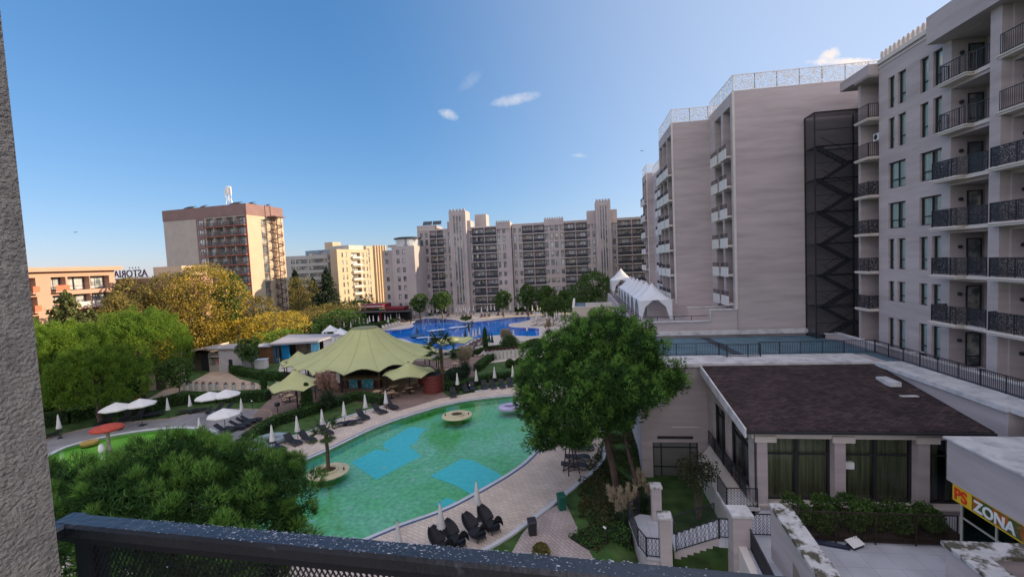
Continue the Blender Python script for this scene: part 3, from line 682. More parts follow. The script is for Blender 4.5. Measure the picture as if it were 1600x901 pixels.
# white tents on the podium
M_tent = mat('white_tent_fabric', (.72, .76, .80), .7, .05, .8, bump=.3, bscale=3, trans=.15)
def tent(label, x0, x1, y0, y1, zf, ze, zp):
    r = empty('peaked_tent', label, 'tent', ((x0+x1)/2, (y0+y1)/2, zf), 0, 'white peaked tents on the podium')
    cx, cy = (x0+x1)/2, (y0+y1)/2; ox, oy = -cx, -cy; mb = MB(); n = 8
    def P(x, y, z): return (x-cx, y-cy, z-zf)
    def top(x, y):
        e = max(abs(x-cx)/((x1-x0)/2), abs(y-cy)/((y1-y0)/2)); return ze+(zp-ze)*max(0, 1-e)**1.35
    xs_ = [x0+(x1-x0)*i/n for i in range(n+1)]; ys_ = [y0+(y1-y0)*i/n for i in range(n+1)]
    mb.add([P(x, y, top(x, y)) for y in ys_ for x in xs_], [(j*(n+1)+i, j*(n+1)+i+1, (j+1)*(n+1)+i+1, (j+1)*(n+1)+i) for j in range(n) for i in range(n)])
    mb.build('tent_roof', M_tent, r, smooth=True)
    # corner drapes gathered to the legs
    for sx, X in ((1, x0), (-1, x1)):
        for sy, Y in ((1, y0), (-1, y1)):
            d = MB(); w_ = (x1-x0)*.42
            d.add([P(X, Y, ze), P(X+sx*w_, Y, ze), P(X+sx*w_*.45, Y, ze-(ze-zf)*.35), P(X+sx*.28, Y, zf+.05), P(X, Y, zf)], [(0, 1, 2, 3, 4)])
            w2 = (y1-y0)*.42
            d.add([P(X, Y, ze), P(X, Y+sy*w2, ze), P(X, Y+sy*w2*.45, ze-(ze-zf)*.35), P(X, Y+sy*.28, zf+.05), P(X, Y, zf)], [(0, 1, 2, 3, 4)])
            d.build('corner_drape', M_tent, r)
            l = MB(); l.tube([P(X+sx*.1, Y+sy*.1, zf), P(X+sx*.1, Y+sy*.1, ze)], .05, 6); l.build('pole', M_white, r)
for i in range(6):
    tent(ordw(i+1)+' white peaked tent of the row on the podium, counted from the nearest' if i else 'nearest white peaked tent on the podium, its front open and drapes tied to the legs', 6.4, 9.9, 50.9+i*4.3, 55.1+i*4.3, 8.55, 10.7, 12.5)
tent('farthest white tent, standing apart at the left end of the tent row', 5.9, 9.7, 84, 89, 8.55, 11.4, 13.5)
# low annex beside the tents
an = empty('low_annex', 'low cream annex with flat dark blue roof and white parapet left of the tents', 'building', (2.5, 86, 0))
mb = MB(); mb.box(-1.2, 5.55, 75, 75.3, -1.2, 7.6); mb.box(-1.2, -.9, 75.3, 92, -1.2, 7.6); mb.box(-.9, 5.55, 75.3, 92, 6.4, 6.75); fix(mb.build('wall', mat('cream_wall', (.55, .49, .42), .9, .05), an), an)
mb = MB(); mb.box(-1.25, 5.58, 74.95, 75.35, 7.6, 7.72); mb.box(-1.25, -.85, 75.35, 92, 7.6, 7.72); mb.box(1.0, 5.55, 79.5, 79.8, 6.76, 7.9); fix(mb.build('parapet_cap', M_trim, an), an)
mb = MB(); mb.box(-.9, 5.55, 75.3, 92, 6.755, 6.78); fix(mb.build('roof', M_roofblue, an), an)
# steel stair tower wrapped in dark mesh
st = empty('stair_tower', 'tall black mesh-wrapped steel stair tower against the blank hotel wall', 'stair tower', (22.9, 44.4, 7.4))
M_mesh = mesh_fabric('dark_scaffold_mesh', (.014, .018, .026), .58)
x0, x1, y0, y1, z0, z1 = 20.75, 24.75, 43.6, 45.35, 7.45, 27.2
mb = MB(); mb.quad((x0, y0, z0), (x1, y0, z0), (x1, y0, z1), (x0, y0, z1)); mb.quad((x0, y1, z0), (x0, y0, z0), (x0, y0, z1), (x0, y1, z1)); mb.quad((x0, y0, z1), (x1, y0, z1), (x1, y1, z1), (x0, y1, z1))
fix(mb.build('mesh_screen', M_mesh, st), st)
mb = MB()
for x in (x0, x1):
    for y in (y0+.04, y1): mb.bar((x, y, z0), (x, y, z1), .1)
k = 0; z = z0
while z < z1-.5:
    for y in (y0+.04, y1): mb.bar((x0, y, z), (x1, y, z), .08)
    mb.bar((x0, y0, z), (x0, y1, z), .08); mb.bar((x0, y0+.05, z+1.4), (x1, y0+.05, z+1.4), .05); z += 2.81
mb.bar((x0, y0, z1), (x1, y0, z1), .1); mb.bar((x0, y0, z1), (x0, y1, z1), .1)
fix(mb.build('steel_frame', M_iron, st), st)
k = 0; z = z0
while z < z1-3:
    for h in (0, 1):
        a, b = (x0+.9, x1-.9) if h == 0 else (x1-.9, x0+.9); yy = y0+.5 if h == 0 else y0+1.2
        f_ = MB(); s = 1 if b > a else -1
        for off_ in (-.32, .32): f_.bar((a, yy+off_, z+h*1.4), (b, yy+off_, z+1.4+h*1.4), .05, .2)
        for j in range(8): xx = a+(b-a)*(j+.5)/8; zz = z+h*1.4+1.4*(j+1)/8; f_.box(min(xx-.14, xx+.14), max(xx-.14, xx+.14), yy-.3, yy+.3, zz-.03, zz)
        f_.bar((a, yy-.34, z+h*1.4+.95), (b, yy-.34, z+2.35+h*1.4), .04); f_.box(min(b, b+s*.85), max(b, b+s*.85), y0+.15, y1-.15, z+1.36+h*1.4, z+1.4+h*1.4)
        fix(f_.build('stair_flight', M_iron, st), st)
    z += 2.81
# ------------------------------------------------------------------ big roof terrace in front of the hotel
def part(root, name, mt, *boxes, smooth=False):
    mb = MB()
    for b in boxes: mb.box(*b)
    return fix(mb.build(name, mt, root, smooth=smooth), root)
rt = empty('terrace_building', 'low pink building carrying the wide dark blue-green roof terrace below the hotel', 'building', (12, 40, 0))
mb = MB(); wt = Wall((4.2, 34.4), 0)
wx0, wx1 = PY(1020, 700, 34.4).x-4.2, PY(1091, 700, 34.4).x-4.2
wz1, wz0 = PY(1050, 691, 34.4).z, PY(1050, 750, 34.4).z
wt.face(mb, 25, -2.2, 7.3, [(wx0, wx1, wz0, wz1, .25)])
mb.quad((4.2, 45.2, -2.2), (4.2, 34.4, -2.2), (4.2, 34.4, 7.3), (4.2, 45.2, 7.3)); mb.box(4.2, 20.3, 34.42, 45.29, 7.2, 7.46)
mb.box(20.0, 20.3, 24.4, 34.39, -1.2, 7.3); mb.box(20.3, 23.2, 24.4, 45.2, 7.2, 7.46); mb.box(20.3, 30, 24.4, 24.7, -1.2, 7.3); mb.box(22.1, 22.35, 20, 43.2, 7.461, 8.0); mb.box(21.4, 22.1, 43.2, 43.45, 7.461, 7.9)
mb.box(20.3, 30, 10, 24.38, 3.5, 4.5)
fix(mb.build('wall', M_wall, rt), rt)
f_ = MB(); wt.box(f_, 2.2, 8.0-4.2+.4, -.05, -.003, wz1+1.15, wz1+1.22); fix(f_.build('wall_moulding', M_trim, rt), rt)
g_ = MB(); wt.box(g_, wx0+.35, wx1-.35, -.04, -.003, wz1+.3, wz1+.5); fix(g_.build('vent_grille', M_frame, rt), rt)
w_ = MB(); a, b = wx0, wx1; w_.quad(wt.p(a, wz0, .2), wt.p(b, wz0, .2), wt.p(b, wz1, .2), wt.p(a, wz1, .2)); w_ = fix(w_.build('window', M_glassd, rt), rt)
fr = MB()
for u in (a, a+(b-a)*.18, a+(b-a)*.82, b-.08): wt.box(fr, u, u+.08, .12, .19, wz0, wz1)
for z in (wz0, wz0+(wz1-wz0)*.33, wz1-.45, wz1-.08): wt.box(fr, a+.082, b-.082, .13, .185, z, z+.08)
fr.build('window_frame', M_frame, w_)
cb = MB(); wt.box(cb, a, b, .5, .6, wz0, wz1); cb.build('interior', mat('grey_green_blind', (.10, .125, .12), .8, .2, 1), w_)
mb = MB(); mb.box(4.3, 21.9, 37.02, 45.28, 7.461, 7.49); mb.box(20.9, 22.08, 24.5, 37.0, 7.461, 7.49); fix(mb.build('terrace_floor', M_terr, rt), rt)
mb = MB(); mb.add([(11.2, 45.2, 7.5), (12.0, 45.2, 7.5), (12.55, 37.1, 7.5), (11.75, 37.1, 7.5)], [(3, 2, 1, 0)]); fix(mb.build('floor_strip', mat('dark_floor_strip', (.035, .05, .065), .6), rt), rt)
mb = MB()
for i in range(9): mb.box(4.0+i*1.78, 4.0+i*1.78+1.765, 34.15, 36.95, 7.3, 7.55)
for i in range(7): mb.box(19.85, 21.6, 34.12-(i+1)*1.4+.012, 34.12-i*1.4, 7.3, 7.55)
mb.box(20.0, 30, 22.7, 24.3, 7.31, 7.56)
mb.box(22.04, 22.42, 20, 43.25, 8.0, 8.07); mb.box(21.3, 22.1, 43.1, 43.5, 7.9, 7.97)
for yy in (34.5, 29.8, 26.6): mb.box(22.42, 23.28, yy, yy+.3, 8.0, 8.06)
fix(mb.build('parapet_cap', M_cap, rt), rt)
mb = MB(); mb.box(22.36, 23.27, 20, 43.4, 7.47, 7.75); fix(mb.build('roof_strip', M_roofblue, rt), rt)
mb = MB(); mb.box(21.25, 22.03, 24.5, 43.0, 7.49, 7.51); fix(mb.build('gutter', M_roofblue, rt), rt)
gx0, gx1 = 11.2, 13.1
for (p, q) in (((4.4, 37.0), (gx0-.6, 37.0)), ((gx0-.6, 37.0), (gx0-.25, 36.2)), ((gx0-.25, 36.2), (gx1+.25, 36.2)), ((gx1+.25, 36.2), (gx1+.4, 37.0)), ((gx1+.4, 37.0), (21.6, 37.0)), ((21.6, 37.0), (21.6, 24.7)), ((21.6, 24.7), (26, 24.7))):
    fix(put_rail(rt, (p[0], p[1], 7.555), (q[0], q[1], 7.555), .95, 'bars'), rt)
dr = tag(MB().box(21.4, 22.9, 22.0, 22.06, 7.6, 7.66).bar((22.2, 22.9, 7.6), (22.7, 22.6, 8.35), .03).bar((22.7, 22.9, 7.6), (22.2, 22.6, 8.35), .03).bar((22.0, 22.75, 8.35), (22.95, 22.75, 8.35), .03).build('drying_rack', M_white), 'thin white folding drying rack on the flat roof at the right edge', 'drying rack')

# ------------------------------------------------------------------ shingle-roofed pavilion
pv = empty('pavilion', 'single-storey pavilion with dark brown shingle roof, pink pillars and green curtained glass', 'pavilion', (14, 26, 1.6))
EX, EY, EZ = 8.5, 25.1, 6.08; RX, RY, RZ = 8.5, 34.35, 7.42; EX2 = 20.0
mb = MB(); t = .16
mb.add([(EX, EY, EZ), (EX2, EY, EZ), (EX2, RY, RZ), (RX, RY, RZ), (EX, EY, EZ-t), (EX2, EY, EZ-t), (EX2, RY, RZ-t), (RX, RY, RZ-t)],
       [(0, 1, 2, 3), (7, 6, 5, 4), (0, 4, 5, 1), (1, 5, 6, 2), (2, 6, 7, 3), (3, 7, 4, 0)])
mb.add([(EX2, EY, EZ), (EX2+1.3, EY, EZ), (EX2+1.3, EY, EZ-t), (EX2, EY, EZ-t), (EX2, 24.39, EZ+.0), (EX2+1.3, 24.39, EZ), (EX2, 24.39, EZ-t), (EX2+1.3, 24.39, EZ-t)], [(0, 1, 5, 4), (4, 5, 7, 6), (1, 2, 7, 5)])
roof = fix(mb.build('roof', M_shingle, pv), pv)
mb = MB(); mb.box(EX-.02, EX2+1.3, EY-.16, EY-.01, EZ-.17, EZ-.05); mb.build('gutter', M_frame, roof)
sl = (RZ-EZ)/(RY-EY)
mb = MB(); mb.add([(EX-.1, EY-.0, EZ-.42), (EX-.1, EY, EZ+.06), (EX-.1, RY-.3, RZ+.06), (EX-.1, RY-.3, RZ-.55), (EX-.004, EY, EZ-.42), (EX-.004, EY, EZ+.06), (EX-.004, RY-.3, RZ+.06), (EX-.004, RY-.3, RZ-.55)],
                  [(0, 1, 2, 3), (7, 6, 5, 4), (1, 5, 6, 2), (0, 4, 5, 1), (3, 2, 6, 7), (4, 0, 3, 7)]); mb.build('bargeboard', M_cap, roof)
mb = MB(); mb.box(18.5, 19.1, 30.2, 31.6, EZ+sl*5.6, EZ+sl*5.6+.28); mb.build('roof_vent', M_cap, roof); mb = MB(); mb.box(18.3, 19.2, 28.9, 29.15, EZ+sl*4-.0, EZ+sl*4+.05); mb.build('roof_patch', M_cap, roof)
# front wall: beam, pillars, plinth
pilx = [9.15, 12.98, 16.92, 20.6]
part(pv, 'beam', M_trim, (8.9, 19.99, 25.55, 25.95, 5.45, 5.85))
part(pv, 'plinth', M_wall, (9.0, 21.2, 25.45, 26.4, -1.3, 1.78)); part(pv, 'plinth_cap', M_trim, (8.97, 21.2, 25.4, 26.42, 1.783, 1.86))
for i, x in enumerate(pilx[:3]):
    part(pv, 'pillar', M_wall, (x, x+.52, 25.5, 26.0, 1.86, 5.44)); part(pv, 'pillar_bracket', M_trim, (x-.12, x+.95, 25.42, 25.545, 5.28, 5.62))
for i in range(3):
    x0, x1 = pilx[i]+.525, pilx[i+1]-.005; 
    w_ = MB(); w_.quad((x0, 26.1, 1.87), (x1, 26.1, 1.87), (x1, 26.1, 5.44), (x0, 26.1, 5.44)); w_ = fix(w_.build('window', M_glassd, pv), pv)
    f_ = MB(); xm = (x0+x1)/2
    for a in (x0, xm-.08, x1-.09): f_.box(a, a+(.16 if a == xm-.08 else .09), 26.03, 26.09, 1.87, 5.44)
    for z in (1.87, 4.38, 5.36): f_.box(x0+.092, x1-.092, 26.035, 26.085, z, z+.09)
    f_.build('window_frame', M_frame, w_)
    c_ = MB(); n = 110
    for j in range(n):
        if i == 2 and .3 < j/n < .42: continue
        xa, xb = x0+(x1-x0)*j/n, x0+(x1-x0)*(j+1)/n; ya, yb = [26.38+.06*math.sin(k*.95)+.03*math.sin(k*.37+i) for k in (j, j+1)]
        c_.quad((xa, ya, 1.9), (xb, yb, 1.9), (xb, yb, 5.4), (xa, ya, 5.4))
    c_.build('curtain', M_curtg, w_, smooth=True)
part(pv, 'back_wall', M_dark, (9.4, 19.9, 27.0, 27.1, -1, 5.9))
part(pv, 'wall_box', M_white, (13.52, 14.05, 25.75, 26.0, 3.75, 4.1))
# side wall towards the garden (faces the pool)
wv = Wall((9.0, 34.35), R(-90)); mb = MB(); bays_ = [(1.2, 3.9), (4.6, 8.0)]
wv.face(mb, 8.85, -2.2, 5.55, [(a, b, 2.0, 5.2+0*a, .35) for a, b in bays_]); mb.add([wv.p(0, 5.55), wv.p(8.85, 5.55), wv.p(8.85, 5.95), wv.p(0, 7.15)], [(0, 1, 2, 3)]); fix(mb.build('side_wall', M_wall, pv), pv)
for a, b in bays_:
    w_ = MB(); w_.quad(wv.p(a, 2.0, .3), wv.p(b, 2.0, .3), wv.p(b, 5.2, .3), wv.p(a, 5.2, .3)); w_ = fix(w_.build('window', M_glassd, pv), pv)
    f_ = MB()
    for u in (a, (a+b)/2-.05, b-.1): wv.box(f_, u, u+.1, .2, .28, 2.0, 5.2)
    for z in (2.0, 4.3, 5.1): wv.box(f_, a+.1, b-.1, .21, .27, z, z+.1)
    f_.build('window_frame', M_frame, w_)
    c_ = MB(); n = 70
    for j in range(n):
        ua, ub = a+(b-a)*j/n, a+(b-a)*(j+1)/n; da, db = [.6+.06*math.sin(k*.95) for k in (j, j+1)]
        c_.quad(wv.p(ua, 2.0, da), wv.p(ub, 2.0, db), wv.p(ub, 5.2, db), wv.p(ua, 5.2, da))
    c_.build('curtain', M_curtg, w_, smooth=True)
    fix(put_rail(pv, wv.p(a-.3, 1.9, -.25), wv.p(b+.25, 1.9, -.25), 1.0, 'scroll'), pv)
mb = MB(); wv.box(mb, .3, 8.85, -.9, -.003, -2.2, .4); mb.add([wv.p(.3, .4, -.9), wv.p(8.85, .4, -.9), wv.p(8.85, 1.6, -.003), wv.p(.3, 1.6, -.003), wv.p(8.85, .4, 0)], [(3, 2, 1, 0)]); fix(mb.build('battered_plinth', M_trim, pv), pv)
# bench slab + little railing at the corner
part(pv, 'entrance_slab', M_cap, (7.4, 9.2, 25.3, 27.0, 1.55, 1.72))
for p, q in (((7.5, 25.35), (9.1, 25.35)), ((7.5, 27), (7.5, 25.35))): fix(put_rail(pv, (*p, 1.72), (*q, 1.72), 1.05, 'wave'), pv)
# ------------------------------------------------------------------ lower terrace, fence and plants
M_marble = brick_mat('pale_marble_slabs', (.46, .48, .52), (.43, .45, .50), (.30, .32, .35), 1.1, 1.1, .45, off=0, mortar=.012, bump=.1, var=.14)
mb = MB(); mb.prism([(7.2, 22.62), (7.2, 8), (16.6, 8), (24, 8), (24, 25.35), (9.3, 25.35), (7.4, 23.4)], 1.3, 1.6); struct('lower_terrace', mb, M_marble)
mb = MB(); mb.box(9.8, 17.2, 22.75, 25.35, 1.605, 1.85); struct('planting_bed', mb, mat('bed_soil', (.04, .032, .024), .95, .3, 6, bump=1))
fe = empty('iron_fence', 'rusty black iron fence with upright bars in front of the pavilion planting', 'fence', (9.85, 22.62, 1.6))
mb = MB(); L = 6.75
for z in (.12, 1.5): mb.bar((0, 0, z), (L, 0, z), .045)
for i in range(0, 5): mb.bar((i*L/4, 0, 0), (i*L/4, 0, 1.52), .05)
mb.build('frame', mat('rusty_iron', (.035, .022, .020), .7, .4, 5), fe)
mb = MB()
for i in range(62):
    mb.bar((i*L/62, 0, .12), (i*L/62, 0, 1.5), .016)
mb.build('bars', MATS['rusty_iron'], fe)
tp = G(1268, 845, 1.66); tq = G(1328, 856, 1.66)
mb = MB(); mb.tube([tp, (tp+tq)/2+Vector((0, 0, .02)), tq], [.10, .12, .10], 10); tag(mb.build('rolled_tarpaulin', mat('navy_tarp', (.02, .028, .055), .5), smooth=True), 'long dark navy rolled tarpaulin lying along the fence on the pale terrace', 'tarpaulin')
bx = empty('folded_sign', 'small white folded board on a dark foot lying on the pale terrace', 'sign board', G(1335, 853, 1.61), .5)
mb = MB(); mb.add([(-.35, -.2, .12), (.35, -.25, .16), (.42, .2, .3), (-.28, .25, .26), (-.35, -.2, .10), (.35, -.25, .14), (.42, .2, .28), (-.28, .25, .24)], [(0, 1, 2, 3), (7, 6, 5, 4), (0, 4, 5, 1), (1, 5, 6, 2), (2, 6, 7, 3), (3, 7, 4, 0)]); mb.build('board', M_white, bx)
mb = MB(); mb.box(-.3, .35, -.2, .2, 0, .09); mb.build('foot', M_iron, bx)
# ------------------------------------------------------------------ game-room building with its sign
zb = empty('arcade_building', 'white-roofed arcade building with pink fascia and a shop sign at the right edge', 'building', (16, 22, 1.6))
ZX, ZY = 15.95, 22.35
part(zb, 'fascia', M_wall, (ZX, ZX+.3, 8, ZY, 4.92, 6.78), (ZX+.3, 24, ZY-.3, ZY, 4.92, 6.78), (ZX+.3, 24, 8, ZY-.3, 4.92, 5.0))
mb = MB()
for i in range(8): mb.box(ZX-.1, ZX+3.2, ZY+.1-(i+1)*1.8+.012, ZY+.1-i*1.8, 6.783, 6.86)
mb.box(ZX+3.21, 24, 19.8, ZY+.1, 6.783, 6.86); fix(mb.build('roof_cap', M_cap, zb), zb)
q = G(1568, 655, 6.86)
for a, b in (((ZX+2.6, 21.2), (ZX+2.6, 15)), ((ZX+2.6, 21.2), (23, 21.2))): fix(put_rail(zb, (*a, 6.862), (*b, 6.862), .95, 'wave'), zb)
gx = ZX+.45
w_ = MB(); w_.quad((gx, ZY-.2, 1.6), (gx, 10, 1.6), (gx, 10, 4.9), (gx, ZY-.2, 4.9)); w_.quad((gx+3, ZY-.2, 1.6), (gx, ZY-.2, 1.6), (gx, ZY-.2, 4.9), (gx+3, ZY-.2, 4.9))
w_ = fix(w_.build('shop_window', glass_mat('green_shop_glass', (.30, .55, .50), .08), zb), zb)
f_ = MB()
for i in range(8): f_.box(gx-.04, gx+.04, ZY-.28-i*1.7, ZY-.2-i*1.7, 1.6, 4.9)
f_.box(gx-.035, gx+.035, 10, ZY-.3, 3.3, 3.37); f_.build('window_frame', mat('pale_frame', (.45, .45, .38), .6), w_)
part(zb, 'interior_wall', mat('teal_interior', (.03, .09, .085), .8, .4, .8), (gx+2.2, gx+2.3, 10, ZY-.4, 1.6, 4.9))
part(zb, 'interior_banner', mat('game_banner', (.35, .25, .03), .7, .2, 1, col2=(.05, .12, .10), c2scale=.6), (gx+.9, gx+.95, 14, ZY-2.2, 2.0, 3.6))
# sign: runs along the facade under the fascia
sg = empty('shop_sign', 'yellow-edged shop sign reading PS ZONA under the pink fascia', 'sign', (ZX+.06, ZY-.25, 4.15))
SL = 7.5; mb = MB(); mb.box(0, .06, -SL, 0, 0, .76); sg_b = mb.build('sign_board', mat('sign_yellow', (.75, .50, .03), .5, .05), sg)
mb = MB(); mb.box(-.006, 0, -SL+.05, -1.0, .07, .69); mb.build('picture_panel', mat('sign_picture', (.06, .10, .035), .5, .3, 2.5, col2=(.42, .13, .03), c2scale=1.6, c2lo=.5, c2hi=.56), sg_b)
def text(name, body, size, mt, parent, loc, rot, extr=.01, align='LEFT', bold=0, sx=1):
    cu_ = bpy.data.curves.new(name, 'FONT'); cu_.body = body; cu_.size = size; cu_.extrude = extr; cu_.align_x = align; cu_.offset = bold; cu_.space_character = 1.02
    ob = bpy.data.objects.new(name, cu_); C.objects.link(ob); bpy.context.view_layer.update()
    me = bpy.data.meshes.new_from_object(ob.evaluated_get(bpy.context.evaluated_depsgraph_get())); bpy.data.objects.remove(ob)
    me.materials.clear(); me.materials.append(mt)
    for v in me.vertices: v.co.x *= sx
    o = bpy.data.objects.new(name, me); C.objects.link(o); o.parent = parent; o.location = loc; o.rotation_euler = rot; return o
M_red = mat('sign_red', (.62, .05, .02), .5, .05); M_let = mat('sign_white', (.78, .80, .76), .5, .03)
text('lettering', 'PS', .70, M_red, sg_b, (-.02, -.10, .13), (R(90), 0, R(-90)), .012, bold=.018)
text('lettering', 'ZONA', .62, M_let, sg_b, (-.02, -1.12, .14), (R(90), 0, R(-90)), .012, bold=.018)
# bottom-right courtyard wall with stained cap
cw = empty('courtyard_wall', 'low pink courtyard wall with black-stained white coping at the bottom right', 'wall', (12.3, 17, 1.6))
cx_, cy_ = 12.55, 17.6; cz = 4.75
part(cw, 'wall', M_wall, (cx_, cx_+.5, 10, cy_, 1.6, cz), (cx_+.5, 20, cy_-.5, cy_, 1.6, cz), (cx_+.5, 20, 12.2, 12.6, 1.6, cz))
part(cw, 'coping', M_moss, (cx_-.1, cx_+.75, 10, cy_+.1, cz+.002, cz+.13), (cx_+.752, 20, cy_-.75, cy_+.1, cz+.002, cz+.13))
uq = V(1592, 890, 17.2)
# diagonal wall with mossy cap and arched recess
dw = empty('sloping_wall', 'sloping pink wall with white coping blotched by dark moss in front of the pavilion', 'wall', (7.9, 20, 1.6))
A0, A1 = G(1204, 790, 4.05), G(1272.7, 894, 3.45); B0, B1 = G(1229, 790, 4.05), G(1306, 897, 3.45)
d = (A1-A0)*.5; A2, B2 = A1+d, B1+d
mb = MB()
def hexa(mb, a0, b0, a1, b1, zl, th=None):
    lo = [Vector((p.x, p.y, zl)) if th is None else p-Vector((0, 0, th)) for p in (a0, b0, b1, a1)]; hi = [a0, b0, b1, a1]
    mb.add(lo+hi, ((0, 1, 2, 3), (7, 6, 5, 4), (0, 4, 5, 1), (1, 5, 6, 2), (2, 6, 7, 3), (3, 7, 4, 0)))
hexa(mb, A0, B0, A2, B2, 0); fix(mb.build('wall', M_wall, dw), dw)
mb = MB(); o_ = Vector((.07, 0, 0)); up_ = Vector((0, 0, .14)); hexa(mb, A0-o_+up_, B0+o_+up_, A2-o_+up_, B2+o_+up_, 0, .135); fix(mb.build('coping', M_moss, dw), dw)
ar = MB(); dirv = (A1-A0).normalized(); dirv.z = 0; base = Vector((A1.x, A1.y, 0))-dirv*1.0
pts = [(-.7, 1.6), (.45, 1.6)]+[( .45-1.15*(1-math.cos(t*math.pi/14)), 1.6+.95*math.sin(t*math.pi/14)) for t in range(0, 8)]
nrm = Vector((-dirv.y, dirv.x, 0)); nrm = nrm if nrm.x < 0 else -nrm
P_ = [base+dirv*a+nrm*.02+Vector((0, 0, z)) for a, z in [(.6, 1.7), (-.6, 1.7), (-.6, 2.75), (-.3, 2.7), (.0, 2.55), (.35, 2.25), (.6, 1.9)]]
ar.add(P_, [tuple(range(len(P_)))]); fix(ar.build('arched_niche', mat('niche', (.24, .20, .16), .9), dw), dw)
# ------------------------------------------------------------------ stair, landing and piers
sx_ = empty('garden_stair', 'white garden stair with black wavy railings climbing from the octagonal landing to the terrace', 'stairs', (5, 23.5, 0))
LZ = .55; land = [G(x, y, LZ) for x, y in ((985, 812), (1000, 852), (1012, 868), (1046, 873), (1050, 812), (1036, 808), (1000, 804))]
mb = MB(); mb.prism(land, -.9, LZ-.13); fix(mb.build('landing_base', M_wall, sx_), sx_)
lo = offset([Vector((p.x, p.y)) for p in land], .1); mb = MB(); mb.prism(lo, LZ-.128, LZ); fix(mb.build('landing', M_marble, sx_), sx_)
pa, pb = Vector((4.25, 22.9, 0)), Vector((6.3, 22.6, 0)); ns = 7; dv = (pb-pa)/ns; back = Vector((.15, 1.35, 0))
for i in range(ns):
    mb = MB(); z = LZ+(1.6-LZ)*(i+1)/ns; a, b = pa+dv*i, pb
    a2 = pa+dv*(i+1)
    mb.prism([(a.x, a.y), (a2.x, a2.y), (a2.x+back.x, a2.y+back.y), (a.x+back.x, a.y+back.y)], z-.42, z-.002 if i < ns-1 else z-.002); mb.cur = 1
    mb.prism([(a.x-.03, a.y-.02), (a2.x, a2.y-.02), (a2.x+back.x, a2.y+back.y), (a.x+back.x-.03, a.y+back.y)], z-.0, z+.03)
    fix(mb.build('step', [M_wall, M_marble], sx_), sx_)
mb = MB(); mb.prism([(pb.x+.003, pb.y), (7.19, 22.55), (7.19, 24.2), (6.45, 24.2)], 1.15, 1.63); fix(mb.build('upper_landing', M_marble, sx_), sx_)
def slope_rail(root, p, q, h=1.0, kind='wave'):
    p = Vector(p); q = Vector(q); d = q-p; L = math.hypot(d.x, d.y); sl_ = d.z/L; mb = MB()
    f = lambda x, z: (x, 0, z+sl_*x)
    mb.bar(f(0, h), f(L, h), .05, .04); mb.bar(f(0, .08), f(L, .08), .035)
    for x in (0.02, L-.02): mb.bar(f(x, 0), f(x, h), .045)
    n = max(1, int(L/.17))
    for i in range(n):
        for s in (-1, 1):
            x = (i+.5)*L/n; mb.tube([f(x+s*.06*math.cos(t*math.pi/2), .08+(h-.08)*t/6) for t in range(7)], .011, 4, False)
    return fix(mb.build('railing', M_iron, root, p, math.atan2(d.y, d.x)), root)
slope_rail(sx_, (4.3, 22.86, LZ+.1), (6.3, 22.56, 1.62)); slope_rail(sx_, (6.3, 22.56, 1.64), (7.0, 22.5, 1.64))
slope_rail(sx_, (4.45, 24.3, LZ+.1), (6.5, 24.0, 1.62))
for p, q in ((lo[0], lo[1]), (lo[1], lo[2]), (lo[2], Vector((3.55, 22.45))), (lo[6], lo[0])): slope_rail(sx_, (p.x, p.y, LZ), (q.x, q.y, LZ))
def pier(label, x, y, z0, z1, w=.5):
    r = empty('stone_pier', label, 'pier', (x, y, z0), 0, 'pink piers of the garden stair')
    mb = MB(); mb.box(-w/2, w/2, -w/2, w/2, 0, z1-z0-.12); mb.build('shaft', M_wall, r)
    mb = MB(); mb.box(-w/2-.06, w/2+.06, -w/2-.06, w/2+.06, z1-z0-.118, z1-z0); mb.build('cap', M_moss if w < .6 else M_cap, r)
p = G(1026, 810, LZ); pier('pink pier with grey cap on the far side of the octagonal landing', p.x, p.y, -.9, 2.55, .52)
p = G(1040, 870, LZ); pier('pink pier with grey cap at the foot of the white garden stair', p.x, p.y, -.9, 2.75, .56)
p = G(1153, 800, 3.2); pier('broad pink pier with flaking white cap at the head of the garden stair', p.x+.1, p.y+.1, -.9, 3.25, .85)
rp = G(1026, 776, 1.6)
ww = empty('ramp_wall', 'pink battered ramp wall with black sheet railing descending toward the viewer', 'wall', (7.2, 20.5, 0))
mb = MB(); a0, a1 = Vector((6.95, 21.9, 1.75)), Vector((6.75, 15.5, 1.1)); hexa(mb, a0, a0+Vector((.35, 0, 0)), a1, a1+Vector((.35, 0, 0)), -.9); fix(mb.build('wall', M_trim, ww), ww)
d_ = Vector((7.17, 16.0, 1.3))-Vector((7.5, 22.5, 1.62)); L = math.hypot(d_.x, d_.y)
mb = MB(); mb.bar((0, 0, 1.0), (L, 0, .75), .05); mb.bar((0, 0, .08), (L, 0, -.2), .04)
for i in range(70): x = L*i/70; mb.bar((x, 0, .08-.28*x/L), (x, 0, 1-.25*x/L), .03)
fix(mb.build('railing', M_iron, ww, (7.5, 22.5, 1.62), math.atan2(d_.y, d_.x)), ww)
gr = empty('terrace_gate', 'short black wavy iron gate rail beside the broad pier on the terrace', 'gate', (7.85, 22.95, 1.6))
link('railing', railing_mesh(1.05, 1.1, 'wave'), gr)
